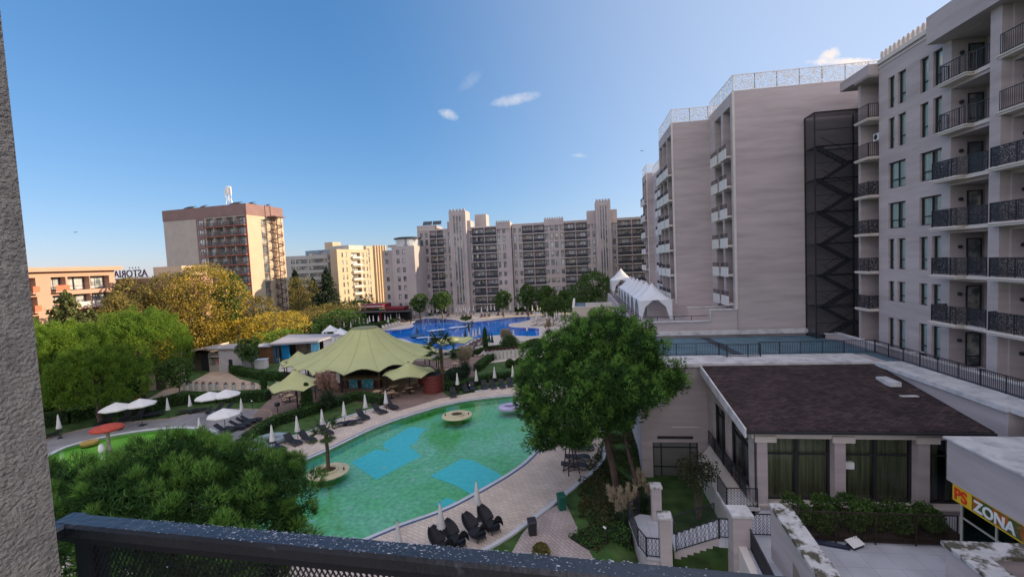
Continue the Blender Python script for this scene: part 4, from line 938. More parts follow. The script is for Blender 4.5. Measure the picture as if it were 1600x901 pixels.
# ------------------------------------------------------------------ the balcony the photo is taken from
M_stucco = mat('rough_stucco', (.66, .60, .53), .95, .22, 40, bump=2.0, bscale=120, stretch=(1, 1, 1.25), col2=(.56, .51, .46), c2scale=6)
mb = MB(); bw = PX(47, 450, -1.0)
mb.box(-1.35, -1.0, -2.5, bw.y, 13.4, 19)
tag(mb.build('balcony_wall', M_stucco), 'rough grey-beige stucco balcony wall filling the left edge of the photo', 'wall')
mb = MB(); mb.box(-1.3, 4.5, -2.6, .62, 13.3, 13.5); struct('balcony_floor', mb, mat('balcony_tiles', (.5, .46, .42), .7))
br = empty('balcony_railing', 'weathered dark grey metal balcony railing with mesh infill across the bottom of the photo', 'railing', (-1.1, .8, 13.5))
M_railm = mat('weathered_rail_paint', (.022, .024, .032), .36, .3, 6, bump=.15, bscale=60, spec=.75, col2=(.07, .08, .10), c2scale=25, c2lo=.62, c2hi=.68)
ra = MB(); P0, P1 = G(118, 799, 15.0), G(1170, 891, 15.0); dr_ = (P1-P0).normalized(); P2 = P1+dr_*2.6; nr = Vector((dr_.y, -dr_.x, 0)); wd_ = .047
def prof_bar(mb, a, b, nvec, w0, z1, z0, ch=.006):
    pr = [(0, z0), (0, z1-ch), (ch, z1), (w0-ch, z1), (w0, z1-ch), (w0, z0)]
    A = [a+nvec*o+Vector((0, 0, z)) for o, z in pr]; B = [b+nvec*o+Vector((0, 0, z)) for o, z in pr]; n = len(pr)
    mb.add(A+B, [(i, (i+1) % n, n+(i+1) % n, n+i) for i in range(n)]+[tuple(range(n)), tuple(reversed(range(n, 2*n)))])
prof_bar(ra, P0, P2, nr, wd_, 0, -.024)
R0 = P0+nr*.0; prof_bar(ra, Vector((P0.x-.012, P0.y-.45, 15.0)), P0+Vector((-.012, .0, 0)), Vector((1, 0, 0)), .047, -.001, -.025)
fix(ra.build('top_rail', M_railm, br), br)
# flaking pale paint and lichen specks on the rail top, as real thin flakes
fl = MB(); rr = random.Random(3)
for i in range(900):
    t = rr.betavariate(2.2, 3.2)*1.5+.1; o = rr.random()**1.6*.040+.003
    c = P0+dr_*t+nr*o+Vector((0, 0, .0004)); s = rr.uniform(.0004, .0017)*(2 if rr.random() < .06 else 1); k = rr.randint(4, 6); a0_ = rr.random()*6
    pts = [c+dr_*(math.cos(a0_+j*2*math.pi/k)*s*rr.uniform(.6, 1.9))+nr*(math.sin(a0_+j*2*math.pi/k)*s*rr.uniform(.5, 1.1)) for j in range(k)]
    fl.add(pts, [tuple(range(k))])
fix(fl.build('paint_flakes', mat('pale_flakes', (.42, .46, .52), .8, .2, 30), br), br)
lr = MB(); prof_bar(lr, P0+nr*.010-Vector((0, 0, .025)), P2+nr*.010-Vector((0, 0, .025)), nr, .022, 0, -.022)
prof_bar(lr, P0+nr*.006-Vector((0, 0, .95)), P2+nr*.006-Vector((0, 0, .95)), nr, .03, 0, -.04); fix(lr.build('lower_rail', M_iron, br), br)
pt = G(198, 845, 14.9); tpost = (pt-P0).dot(dr_)
for t in (tpost, tpost+1.15, tpost+2.3):
    q = P0+dr_*t+nr*.012; ps = MB(); ps.bar(q-Vector((0, 0, .048)), q-Vector((0, 0, 1.5)), .035); fix(ps.build('post', M_iron, br), br)
ms = MB(); p0 = P0+dr_*(tpost+.018)+nr*.02; Lm, Hm = 2.5, .85; pw, ph = .0115, .020
def mbar(a, b):
    q = nr*.0012; n_ = (b-a).normalized(); wv_ = n_.cross(nr).normalized()*.00115
    ms.add([a-wv_-q, a+wv_-q, b+wv_-q, b-wv_-q, a-wv_+q, a+wv_+q, b+wv_+q, b-wv_+q], ((0, 1, 2, 3), (7, 6, 5, 4), (0, 4, 5, 1), (2, 6, 7, 3)))
zt = -.049; sh = Hm/ph*pw
for s in (1, -1):
    k0 = -int(sh/pw)-1 if s == 1 else 0; k1 = int(Lm/pw) if s == 1 else int((Lm+sh)/pw)
    for k in range(k0, k1+1):
        xA = k*pw; xB = xA+s*sh; lo_t, hi_t = 0, 1
        if s == 1: lo_t = max(0, -xA/sh); hi_t = min(1, (Lm-xA)/sh)
        else: lo_t = max(0, (xA-Lm)/sh); hi_t = min(1, xA/sh)
        if hi_t-lo_t < .01: continue
        f = lambda t: p0+dr_*(xA+s*sh*t)+Vector((0, 0, zt-Hm*t))
        mbar(f(lo_t), f(hi_t))
fix(ms.build('mesh_infill', M_iron, br), br)
# ------------------------------------------------------------------ far hotel behind the blue pool
f0 = Vector((-math.sin(YAW), math.cos(YAW), 0))
def HP(px, py, d):
    r = ray(px, py); t = d/r.dot(f0); return Vector((0, 0, EYE))+r*t
FS = [24.3-2.68*k for k in range(10)]          # storey floors, top first
def far_block(label, Y, X0, X1, top, secs, depth=14, name='apartment_block', group='blocks of the far hotel'):
    r = empty(name, label, 'hotel', ((X0+X1)/2, Y, 0), 0, group)
    wl = Wall((X0, Y), 0); ops = []; todo = []
    for s in secs:
        a, b = s[1]-X0, s[2]-X0; ty = s[0]
        if ty == 'B':
            m_ = (a+b)/2; half = (b-a)/2
            for c0, c1 in ((a, m_-.12), (m_+.12, b)):
                for k, z in enumerate(FS):
                    ops.append((c0, c1, z+.0, z+2.42, 1.15)); todo.append(('B', c0, c1, z, k))
        elif ty in ('W', 'P'):
            for k, z in enumerate(FS):
                m_ = (a+b)/2
                wd = .85 if ty == 'W' else 1.0; h = 1.35 if k in (0, 5, 6, 7, 8, 9) else 1.9
                for c in ((m_-.85, m_+.85) if b-a > 2.2 else (m_,)):
                    ops.append((c-wd/2, c+wd/2, z+.45, z+.45+h, .18)); todo.append(('W', c, wd, z+.45, h))
    mb = MB(); W = X1-X0; wl.face(mb, W, -.5, top, ops); wl.box(mb, .02, W-.02, .01, depth-.02, top-.3, top-.02)
    mb.quad((X0, Y, -.5), (X0, Y, top), (X0, Y+depth, top), (X0, Y+depth, -.5)); mb.quad((X1, Y, -.5), (X1, Y+depth, -.5), (X1, Y+depth, top), (X1, Y, top)); mb.quad((X0, Y+depth, -.5), (X0, Y+depth, top), (X1, Y+depth, top), (X1, Y+depth, -.5))
    fix(mb.build('wall', M_wallf, r), r)
    rr = random.Random(int(X0*7))
    for t in todo:
        if t[0] == 'W': fix(put_win(r, wl, t[1], t[3]+.02, t[2]-.04, t[4]-.04, .14, 'far' if rr.random() < .75 else 'sky'), r)
        else:
            _, a, b, z, k = t
            s = MB(); wl.box(s, a-.02, b+.02, -.35, -.003, z-.2, z-.03); fix(s.build('balcony_slab', M_trim, r), r)
            s = MB(); wl.box(s, a+.03, b-.03, -.30, -.25, z, z+.92); fix(s.build('railing', M_railfar, r), r)
            fix(put_win(r, wl, (a+b)/2+.35, z+.05, (b-a)*.55, 2.1, 1.09, 'far' if rr.random() < .6 else 'sky', 'balcony_door'), r)
    for s in secs:
        if s[0] == 'T':
            a, b, tz = s[1]-X0, s[2]-X0, s[3]; tw = MB(); wl.box(tw, a, b, -2.2, 4, -.4, tz); tw = fix(tw.build('tower', M_wallf, r), r)
            rb = MB(); n = 4; m0, m1 = a+(b-a)*.24, b-(b-a)*.24
            for i in range(n): u = m0+(m1-m0)*i/(n-1); wl.box(rb, u-.17, u+.17, -2.5, -2.203, 3.5, tz-1.2)
            rb.build('rib', M_wallf, tw)
            gl = MB(); wl.box(gl, m0, m1, -2.25, -2.204, 3.2, tz-1.6); gl.build('glass_strip', M_farglass, tw)
            for i in range(5):
                c = MB(); u = a+(b-a)*(i+.5)/5; wl.box(c, u-.3, u+.3, -2.3, -1.7, tz+.003, tz+.55); c.build('merlon', M_wallf, tw)
            if len(s) > 4:
                sh = MB(); wl.box(sh, s[4]-X0, s[5]-X0, -.3, 5, 26, s[6]); sh.build('shoulder', M_wallf, tw)
        elif s[0] == 'R':
            a, b, tz = s[1]-X0, s[2]-X0, s[3]; c = MB(); wl.box(c, a, b, -.25, 5, top-.9, tz)
            n = int((b-a)/.7)
            for i in range(n): u = a+(i+.5)*(b-a)/n; wl.box(c, u-.2, u+.2, -.25, .15, tz+.002, tz+.45)
            fix(c.build('parapet', M_wallf, r), r)
    c = MB(); wl.box(c, 0, W, -.12, .4, top+.002, top+.18); fix(c.build('cornice', M_trim, r), r)
    return r
M_railfar = mat('dark_railing_far', (.028, .032, .045), .5, .3, 3)
lb = far_block('left block of the far pool hotel with a ribbed crenellated tower', 141, -50.5, -20.4, 27.0,
  [('W', -50.0, -47.2), ('B', -46.6, -42.3 + .0), ('W', -42.2, -39.9), ('T', -39.4, -34.1, 32.3, -40.6, -33.0, 29.3), ('W', -35.9+2.4, -33.4+2.6), ('B', -32.7, -25.0), ('W', -24.7, -22.2), ('R', -25.0, -20.5, 28.2)])
fl_ = lb
tw2 = part(lb, 'rear_tower', M_wallf, (-33.2, -29.4, 148, 153, 26, 31.8))
rb_ = far_block('right block of the far pool hotel, its crenellated tower near the pink wing', 142.2, -20.2, 22.5, 27.3,
  [('W', -19.8, -17.2), ('B', -17.0, -10.0), ('P', -9.9, -7.2), ('P', -6.8, -4.1), ('R', -10.0, -4.0, 28.4), ('B', -3.9, 3.1), ('W', 3.2, 5.4), ('T', 5.8, 10.2, 32.6, 3.2, 12.2, 30.1), ('W', 9.8+.7, 11.9), ('B', 12.2, 20.6)])
# left stepped end
le = empty('apartment_block', 'left stepped end of the far hotel with a curved rooftop lounge', 'hotel', (-57, 134, 0), 0, 'blocks of the far hotel')
def stepped(mb_root, Y, X0, X1, top, cols_, depth):
    wl = Wall((X0, Y), 0); ops = []; t = []
    for c in cols_:
        for z in FS[2:]:
            if z+1.9 < top: ops.append((c-X0-.45, c-X0+.45, z+.5, z+1.9, .18)); t.append((c-X0, z))
    mb = MB(); W = X1-X0; wl.face(mb, W, -.5, top, ops); wl.box(mb, .02, W-.02, .01, depth-.02, top-.3, top-.02)
    mb.quad((X0, Y, -.5), (X0, Y, top), (X0, Y+depth, top), (X0, Y+depth, -.5)); mb.quad((X1, Y, -.5), (X1, Y+depth, -.5), (X1, Y+depth, top), (X1, Y, top)); mb.quad((X0, Y+depth, -.5), (X0, Y+depth, top), (X1, Y+depth, top), (X1, Y+depth, -.5))
    fix(mb.build('wall', M_wallf, mb_root), mb_root)
    for u, z in t: fix(put_win(mb_root, wl, u, z+.52, .86, 1.36, .14, 'far' if rnd.random() < .6 else 'sky'), mb_root)
stepped(le, 132, -58.8, -55.3, 20.9, [-57.6], 10)
stepped(le, 130.5, -55.28, -48.2, 21.9, [-53.4, -51.6], 11)
part(le, 'wall', M_wallf, (-57.5, -48.3, 141.6, 152, 21, 25.2), (-51, -45, 141.7, 150, 25.3, 28.6), (-58, -50.6, 134, 140.9, 21.9, 22.6))
for x in (-55.5, -53.5): fix(put_win(le, Wall((-57.5, 141.6), 0), x+57.5, 22.6, .9, 1.4, -.06, 'sky'), le)
mb = MB(); mb.lathe([(4.2, 0), (4.2, .35), (3.0, .6), (.01, .7)], 24, (-52.2, 136, 24.2)); fix(mb.build('lounge_roof', M_frame, le), le)
mb = MB(); mb.lathe([(3.7, 0), (3.7, 2.3)], 24, (-52.2, 136, 21.9)); fix(mb.build('lounge_glass', M_skyglass, le), le)
for i, (x0, x1) in enumerate(((-49.5, -46.5), (-46.2, -43.4), (-41.5+.2, -39.0))):
    s = empty('solar_panel', ('leftmost', 'middle', 'rightmost')[i]+' dark solar collector on the roof of the far left hotel block', 'solar panel', (x0, 143, 27.2 if i == 2 else 28.6), 0, 'rooftop solar collectors')
    m_ = MB(); m_.add([(0, 0, .3), (x1-x0, 0, .3), (x1-x0, 1.0, 1.5), (0, 1.0, 1.5), (0, 0.05, .22), (x1-x0, .05, .22), (x1-x0, 1.05, 1.42), (0, 1.05, 1.42)], [(0, 1, 2, 3), (7, 6, 5, 4), (0, 4, 5, 1), (2, 6, 7, 3)]); m_.build('collector', mat('solar_blue', (.03, .05, .07), .2, .1), s)
    m_ = MB(); m_.bar((.1, .9, -1), (.1, .9, 1.35), .06); m_.bar((x1-x0-.1, .9, -1), (x1-x0-.1, .9, 1.35), .06); m_.build('stand', M_white, s)
# ground-floor restaurant with red band
rs = empty('poolside_restaurant', 'low poolside restaurant with dark awning and dark red fascia', 'restaurant', (-57, 124, 0))
part(rs, 'fascia', mat('dark_red_fascia', (.16, .015, .03), .6, .1), (-62, -55.4, 122, 128, 4.3, 5.3), (-55.2, -49.5, 123, 127, 3.6, 4.3))
part(rs, 'fascia_band', M_white, (-62.1, -55.3, 121.9, 121.99, 4.75, 4.95))
part(rs, 'awning', M_frame, (-66, -54, 117.5, 122, 3.5, 3.65), (-54, -46, 119, 124, 3.3, 3.42))
part(rs, 'wall', M_dark, (-62, -49, 124, 127.5, 0, 3.4)); part(rs, 'pillar', mat('red_pillar', (.2, .02, .03), .6), (-55.6, -55.0, 119.5, 120.1, 0, 3.49))
for x in (-65.6, -60, -50.5, -46.4): part(rs, 'post', M_frame, (x, x+.15, 118.2 if x < -55 else 119.3, 118.35 if x < -55 else 119.45, 0, 3.29 if x > -55 else 3.49))

# ------------------------------------------------------------------ tall hotel tower on the left
ANG = R(-6.1)
def hp2(px, d, py=436): p = HP(px, py, d); return Vector((p.x, p.y, 0))
tc_ = hp2(393, 133.0); tl = hp2(263, 133.0*1.0+3)
wl1 = Wall((0, 0), ANG); uL = wl1.u
# left face ends at the ray of px 263
def ray_hit(px, O, u):      # intersection in plan of the view ray of column px (at horizon) with line O+u t
    r = ray(px, 410-(px-800)*.0466); A = np.array([[r.x, -u.x], [r.y, -u.y]]); s = np.linalg.solve(A, np.array([O.x, O.y])); return s[1]
LW = -ray_hit(263, tc_, uL); OL = tc_-uL*LW
lt = empty('hotel_tower', 'tall cream hotel tower with brown roof band, red balconies and spiral fire stair', 'hotel', tc_)
TT = HP(393, 317, 133).z; band = 3.2
wL = Wall((OL.x, OL.y), ANG); wR = Wall((tc_.x, tc_.y), ANG+R(90))
RW = ray_hit(448, tc_, wR.u)
uLp = lambda px: ray_hit(px, Vector((OL.x, OL.y, 0)), uL); uRp = lambda px: ray_hit(px, tc_, wR.u)
ST = 2.86; rows = [TT-band-ST*(k+1) for k in range(11)]
M_cream = mat('tower_cream', (.47, .38, .28), .9, .05, .4); M_greyf = mat('tower_grey_panel', (.40, .36, .33), .9, .08, .5)
M_brown = mat('tower_brown', (.22, .145, .14), .85, .1, .6); M_redf = mat('red_balcony_edge', (.28, .09, .07), .7, .1)
ops = []; tw_ = []
sa, sb = uLp(314), uLp(326); ba, bb = uLp(328), uLp(391)
for z in rows:
    ops.append((sa+.6, sb-.4, z+.6, z+2.3, .2)); tw_.append(('w', (sa+sb)/2+.1, z+.6, sb-sa-1.0, 1.7))
    for i in range(4): a = ba+(bb-ba)*i/4; b = ba+(bb-ba)*(i+1)/4; ops.append((a+.1, b-.1, z, z+2.5, .9)); tw_.append(('b', a+.1, b-.1, z, i))
mb = MB(); wL.face(mb, LW, -.5, TT-band, ops); wL.box(mb, .02, LW-.02, .02, RW-.02, TT-band-.3, TT-.32)
mb.quad(wL.p(0, -.5, RW), wL.p(0, -.5), wL.p(0, TT-.3), wL.p(0, TT-.3, RW)); mb.quad(wL.p(LW, -.5, RW), wL.p(0, -.5, RW), wL.p(0, TT-.3, RW), wL.p(LW, TT-.3, RW))
fix(mb.build('wall', M_greyf, lt), lt)
mb = MB(); s0, s1 = uRp(413.5), uRp(422); ropsz = [(s0, s1, 1, TT-band-1.0, .5)]; wR.face(mb, RW, -.5, TT-band, ropsz); fix(mb.build('wall', M_cream, lt), lt)
mb = MB(); wL.box(mb, 0, LW+.15, -.15, .01, TT-band, TT); wR.box(mb, 0, RW, -.15, .01, TT-band+.0, TT-.0); fix(mb.build('roof_band', M_brown, lt), lt)
mb = MB(); wL.box(mb, sa, sa+.35, -.12, -.003, 0, TT-band-.01); wL.box(mb, sb-.3, sb, -.12, -.003, 0, TT-band-.01); wL.box(mb, sa+.351, sb-.301, -.11, -.003, 0, rows[-1])
for z in rows: wL.box(mb, sa+.352, sb-.302, -.11, -.004, z+2.3, z+ST+.58)
fix(mb.build('stair_strip', M_brown, lt), lt)
mb = MB(); wL.box(mb, LW-.5, LW, -.1, -.003, 0, TT-band-.01); fix(mb.build('corner_edge', M_redf, lt), lt)
for i, z in enumerate(rows):
    s = MB(); wL.box(s, ba, bb, -.9, -.003, z-.3, z); fix(s.build('balcony_slab', M_redf, lt), lt)
    s = MB(); wL.box(s, ba, bb, -.88, -.82, z+.1, z+.25); wL.box(s, ba, bb, -.88, -.82, z+.9, z+1.0)
    for j in range(36): u = ba+(bb-ba)*j/36; wL.box(s, u, u+.06, -.87, -.83, z+.25, z+.9)
    fix(s.build('railing', M_railfar, lt), lt)
    for j in (1, 2, 3): s = MB(); u = ba+(bb-ba)*j/4; wL.box(s, u-.08, u+.08, -.8, -.01, z, z+2.5); fix(s.build('divider', M_greyf, lt), lt)
    for j in range(3): s = MB(); wR.box(s, uRp(421.5)+.0, uRp(423), -.35, -.01, z+.1+.0*j, z+.6) if j == 0 else None; (fix(s.build('stair_landing', M_greyf, lt), lt) if j == 0 else None)
for t in tw_:
    if t[0] == 'w': fix(put_win(lt, wL, t[1], t[2]+.02, t[3]-.04, t[4]-.04, .16, 'sky'), lt)
    elif t[4] % 2 == 0 or True: fix(put_win(lt, wL, (t[1]+t[2])/2, t[3]+.05, (t[2]-t[1])*.72, 2.2, .84, 'sky' if (t[4]+int(t[3])) % 4 else 'far', 'balcony_door'), lt)
mb = MB(); wR.box(mb, s0+.15, s1-.1, .3, .45, 1, TT-band-1.1); fix(mb.build('window_strip', M_farglass, lt), lt)
for i, z in enumerate(rows): s = MB(); wR.box(s, s0, s1, .0, .3, z-.2, z+.1); fix(s.build('strip_spandrel', M_brown, lt), lt)
# spiral fire stair
sc0, sc1 = uRp(424), uRp(438); cu0 = (sc0+sc1)/2; rad = 1.5
mb = MB(); cc = wR.p(cu0, 0, -1.7); mb.tube([cc, cc+Vector((0, 0, TT-band))], .12, 8)
z = 1.0; a = 0
while z < TT-band-.8:
    for rr_ in (rad,):
        q0 = cc+Vector((math.cos(a)*rad, math.sin(a)*rad, z)); q1 = cc+Vector((math.cos(a+.5)*rad, math.sin(a+.5)*rad, z+ST*.5/6.283)); mb.bar(q0, q1, .08, .25); mb.bar(q0+Vector((0, 0, 1)), q1+Vector((0, 0, 1)), .06)
        mb.bar(q0, q0+Vector((0, 0, 1)), .05); mb.bar(cc+Vector((0, 0, z)), q0, .5, .05)
    a += .5; z += ST*.5/6.283
for sx1 in (-1.7, 1.7): q = wR.p(cu0+sx1, 0, -1.7); mb.bar(q, q+Vector((0, 0, TT-band)), .09)
fix(mb.build('spiral_stair', mat('rust_steel', (.10, .05, .05), .7, .2), lt), lt)
mb = MB(); wR.box(mb, sc0-.2, sc1+.3, -3.3, -.2, TT-band-.2, TT-band+.1); wR.box(mb, sc0-.9, sc0-.3, -.35, -.16, TT-band-.2, TT+.3); wR.box(mb, sc0+1.2, sc0+1.8, -.35, -.16, TT-band+.4, TT+.2); fix(mb.build('stair_canopy', M_brown, lt), lt)
an_ = empty('antenna_mast', 'cluster of white mobile phone antennas on the roof of the tall tower', 'antenna', wL.p(uLp(350), TT-.3, 4))
mb = MB()
for (x, y) in ((-1.6, 0), (1.6, 0), (0, 1.6)): mb.bar((x, y, 0), (x*.4, y*.4, 3), .12)
mb.bar((-.7, 0, 1.5), (.7, 0, 1.5), .1); mb.bar((-.6, 0, 2.8), (.6, 0, 2.8), .1); mb.bar((-.9, 0, 4.2), (.9, 0, 4.2), .1); mb.bar((0, 0, 2), (0, 0, 6.5), .12); mb.bar((-.9, 0, 3), (-.9, 0, 5.8), .08); mb.bar((.9, 0, 3), (.9, 0, 6), .08); mb.build('frame', M_white, an_)
for x, z0_, h_ in ((-.9, 3.2, 2.4), (-.3, 4.4, 2.2), (.3, 4.0, 2.6), (.9, 3.8, 2.6), (0, 2.2, 1.2)): m_ = MB(); m_.box(x-.2, x+.2, -.35, -.1, z0_, z0_+h_); m_.build('antenna', M_white, an_)
for i, (px, w_) in enumerate(((300, 3.5), (322, 1.6), (372, 3.5), (408, 2.0), (432, 1.5))):
    p = (wL.p(uLp(px), TT, 1.5) if px < 393 else wR.p(uRp(px), TT, 1.5)); m_ = MB(); m_.box(-w_/2, w_/2, -.8, .8, 0, .35)
    m_.add([(-w_/2, -.8, .35), (w_/2, -.8, .35), (w_/2, .8, 1.0), (-w_/2, .8, 1.0)], [(0, 1, 2, 3)]); tag(m_.build('rooftop_unit', M_frame, None, p, ANG), ordw(i+1)+' dark low rooftop unit from the left on the tall cream tower', 'rooftop unit', 'units on the tower roof')

# ------------------------------------------------------------------ low hotel on the far left, lit by the sun
a0 = HP(-20, 450, 66); a1 = HP(180, 440, 84); a0.z = a1.z = 0
ah = empty('low_hotel', 'sunlit orange-pink four-storey hotel with white-framed loggias at the left', 'hotel', a0)
dd = a1-a0; ang = math.atan2(dd.y, dd.x); wa = Wall((a0.x, a0.y), ang); WA = dd.length; TA = HP(180, 416, 84).z; ua = lambda px: ray_hit(px, a0, wa.u)
M_orange = mat('orange_plaster', (.45, .29, .22), .9, .06, .5); M_oran2 = mat('coral_panel', (.62, .16, .09), .8, .08)
ops = []; t = []; sth = 3.0
for k in range(5):
    z = TA-3.9-sth*k
    if z < -.4: continue
    for (pa_, pb_) in ((0, 40), (44, 56), (80, 103), (106, 140), (141, 171)): 
        a, b = ua(pa_), ua(pb_); ops.append((a, b, z, z+2.3, 1.3)); t.append((a, b, z, k))
mb = MB(); wa.face(mb, WA, -.5, TA-.7, ops); wa.box(mb, .02, WA-.02, .02, 11.98, TA-1, TA-.71); mb.quad(wa.p(WA, -.5), wa.p(WA, -.5, 12), wa.p(WA, TA-.7, 12), wa.p(WA, TA-.7)); fix(mb.build('wall', M_orange, ah), ah)
mb = MB(); wa.box(mb, -1, WA+.9, -.9, 12, TA-.7, TA); fix(mb.build('roof_slab', M_orange, ah), ah)
for (a, b, z, k) in t:
    w_ = b-a; n = max(1, round(w_/2.2))
    for i in range(n): fix(put_win(ah, wa, a+w_*(i+.5)/n, z+.05, w_/n-.1, 2.2, 1.2, 'sky', 'balcony_door'), ah)
    if k > 0 or w_ < 3:
        s = MB(); wa.box(s, a, b, -.8, -.003, z-.25, z); fix(s.build('balcony_slab', M_orange, ah), ah)
        s = MB(); wa.box(s, a+.05, b-.05, -.78, -.73, z+.05, z+.95); fix(s.build('railing', M_oran2 if (w_ < 3) else M_trim, ah), ah)
        if w_ > 4: s = MB(); wa.box(s, a+w_*.55, a+w_*.8, -.84, -.79, z+.0, z+1.0); fix(s.build('coral_panel', M_oran2, ah), ah)
b0_ = HP(181, 436, 88); b0_.z = 0
lw = empty('low_hotel_wing', 'lower sunlit wing with flat roof behind the trees at the left', 'hotel', b0_)
wb = Wall((b0_.x, b0_.y), ANG+R(4)); zt_ = HP(200, 437, 88).z
mb = MB(); wb.box(mb, 0, 12, 0, 10, 0, zt_); fix(mb.build('wall', M_orange, lw), lw); mb = MB(); wb.box(mb, -.2, 12.2, -.3, 10, zt_+.003, zt_+.3); wb.box(mb, 6.5, 13, 2, 8, zt_+.31, zt_+2.2); fix(mb.build('roof', M_cream, lw), lw)
sn = empty('rooftop_sign', 'roof sign of dark letters reading ASTORIA seen mirrored from behind', 'sign', wb.p(0, zt_+.3, -.0))
sn.rotation_euler = (0, 0, ANG+R(4))
M_letd = mat('dark_letters', (.05, .03, .07), .6)
# letters face away: seen from behind they read reversed
o = text('lettering', 'ASTORIA', 1.9, M_letd, sn, (6.2, 1.0, .25), (R(90), 0, R(180)), .06, bold=.02)
mb = MB(); mb.bar((.2, 1.1, .15), (6.4, 1.1, .15), .08)
for x in (.4, 1.5, 2.6, 3.7, 4.8, 6.0): mb.bar((x, 1.1, 0), (x, 1.1, .3), .06)
mb.build('frame', M_iron, sn)
for i in range(4):
    m_ = MB(); cx1 = 2.2+i*.7; P_ = [(cx1+math.cos(math.pi/2+j*math.pi/5)*(.18 if j % 2 == 0 else .08), 1.0, 1.98+math.sin(math.pi/2+j*math.pi/5)*(.18 if j % 2 == 0 else .08)) for j in range(10)]
    m_.add(P_+[(a, b+.06, c) for a, b, c in P_], [tuple(range(10)), tuple(reversed(range(10, 20)))]+[(j, 10+j, 10+(j+1) % 10, (j+1) % 10) for j in range(10)]); m_.build('star', M_letd, sn)

# ------------------------------------------------------------------ glass and cream buildings in the middle distance
def ang_of(px0, d0, px1, d1): p, q = hp2(px0, d0), hp2(px1, d1); return p, q
def simple(label, name, px0, d0, px1, d1, ytop, depth, mt, secs, st=3.0, base=0, roofmt=None):
    p, q = ang_of(px0, d0, px1, d1); dv_ = q-p; wl = Wall((p.x, p.y), math.atan2(dv_.y, dv_.x)); W = dv_.length; r = empty(name, label, 'building', p)
    top = HP(px0, ytop, d0).z; ops = []; t = []
    uu = lambda px: ray_hit(px, p, wl.u)
    n = int((top-1)/st)
    for (ty, a, b) in secs:
        a, b = uu(a), uu(b)
        for k in range(n):
            z = top-.9-st*(k+1)+.6
            if ty == 'band': ops.append((a, b, z+.0, z+1.7, .3)); m_ = max(1, int((b-a)/3)); t += [(a+(b-a)*(i+.5)/m_, z+.02, (b-a)/m_-.12, 1.66, .25) for i in range(m_)]
            elif ty == 'slit': ops.append((a, b, z+.1, z+1.9, .2)); t.append(((a+b)/2, z+.12, b-a-.04, 1.76, .15))
            elif ty == 'balc': ops.append((a, b, z-.3, z+1.9, 1.2)); m_ = max(1, int((b-a)/3)); t += [(a+(b-a)*(i+.5)/m_, z-.25, (b-a)/m_-.3, 2.0, 1.15) for i in range(m_)]
            elif ty == 'glass': ops.append((a, b, z-.4, z+2.5, .1)); t.append(((a+b)/2, z-.35, b-a-.05, 2.8, .06))
    mb = MB(); wl.face(mb, W, -.5, top, ops); wl.box(mb, .02, W-.02, .02, depth-.02, top-.4, top-.01)
    mb.quad(wl.p(0, -.5, depth), wl.p(0, -.5), wl.p(0, top), wl.p(0, top, depth)); mb.quad(wl.p(W, -.5), wl.p(W, -.5, depth), wl.p(W, top, depth), wl.p(W, top)); fix(mb.build('wall', mt, r), r)
    for x in t:
        gl_ = any(s[0] == 'glass' for s in secs); o = put_win(r, wl, x[0], x[1], x[2], x[3], x[4], 'far' if rnd.random() < .8 else 'sky'); fix(o, r)
    for (ty, a, b) in secs:
        if ty == 'balc':
            a, b = uu(a), uu(b)
            for k in range(n): z = top-.9-st*(k+1)+.6; s = MB(); wl.box(s, a, b, -1.0, -.003, z-.55, z+.35); fix(s.build('balcony', M_trim, r), r)
    return r, wl, W, top, uu
M_yel = mat('sunlit_cream', (.46, .37, .26), .9, .06, .4); M_conc = mat('grey_concrete', (.42, .42, .41), .9, .06, .5)
M_bluegl = mat('blue_curtain_glass', (.03, .09, .17), .12, .35, .5, spec=.9, col2=(.10, .28, .40), c2scale=.12)
simple('grey banded glass building behind dark conifers in the middle distance', 'office_building', 440, 196, 514, 196, 401, 16, M_conc, [('band', 456, 462), ('band', 464, 482), ('band', 484, 512)])
r, wl, W, top, uu = simple('narrow blue glass building with cream penthouse beside the banded office block', 'glass_building', 480, 205, 525, 199, 392, 14, M_bluegl, [('glass', 482, 523)], 3.2)
mb = MB(); wl.box(mb, W-6, W-1.5, 1, 6, top, top+3.2); fix(mb.build('penthouse', M_yel, r), r); mb = MB(); wl.box(mb, W-2.6, W+1.5, -.6, -.003, 0, top-1); fix(mb.build('glass_fin', M_bluegl, r), r)
r, wl, W, top, uu = simple('sunlit cream apartment building with slit windows and white balconies', 'apartment_building', 529, 181, 578, 199, 389, 3.5, M_yel, [('slit', 535, 537.5), ('slit', 541, 543.5), ('balc', 550, 564), ('slit', 566.5, 570), ('slit', 573, 575)])
mb = MB(); wl.box(mb, W*.40, W*.88, .5, 10, top, top+1.8); fix(mb.build('penthouse', M_conc, r), r)
r, wl, W, top, uu = simple('tall sunlit cream building with fluted side beside the far hotel', 'fluted_building', 575, 203, 606, 216, 384, 5, M_yel, [('glass', 575, 579)], 3.4)

for i in range(5):
    m_ = MB(); u = W*(.35+.13*i); wl.box(m_, u, u+W*.05, -.9, -.003, 0, top+.4); fix(m_.build('pilaster', M_yel, r), r)
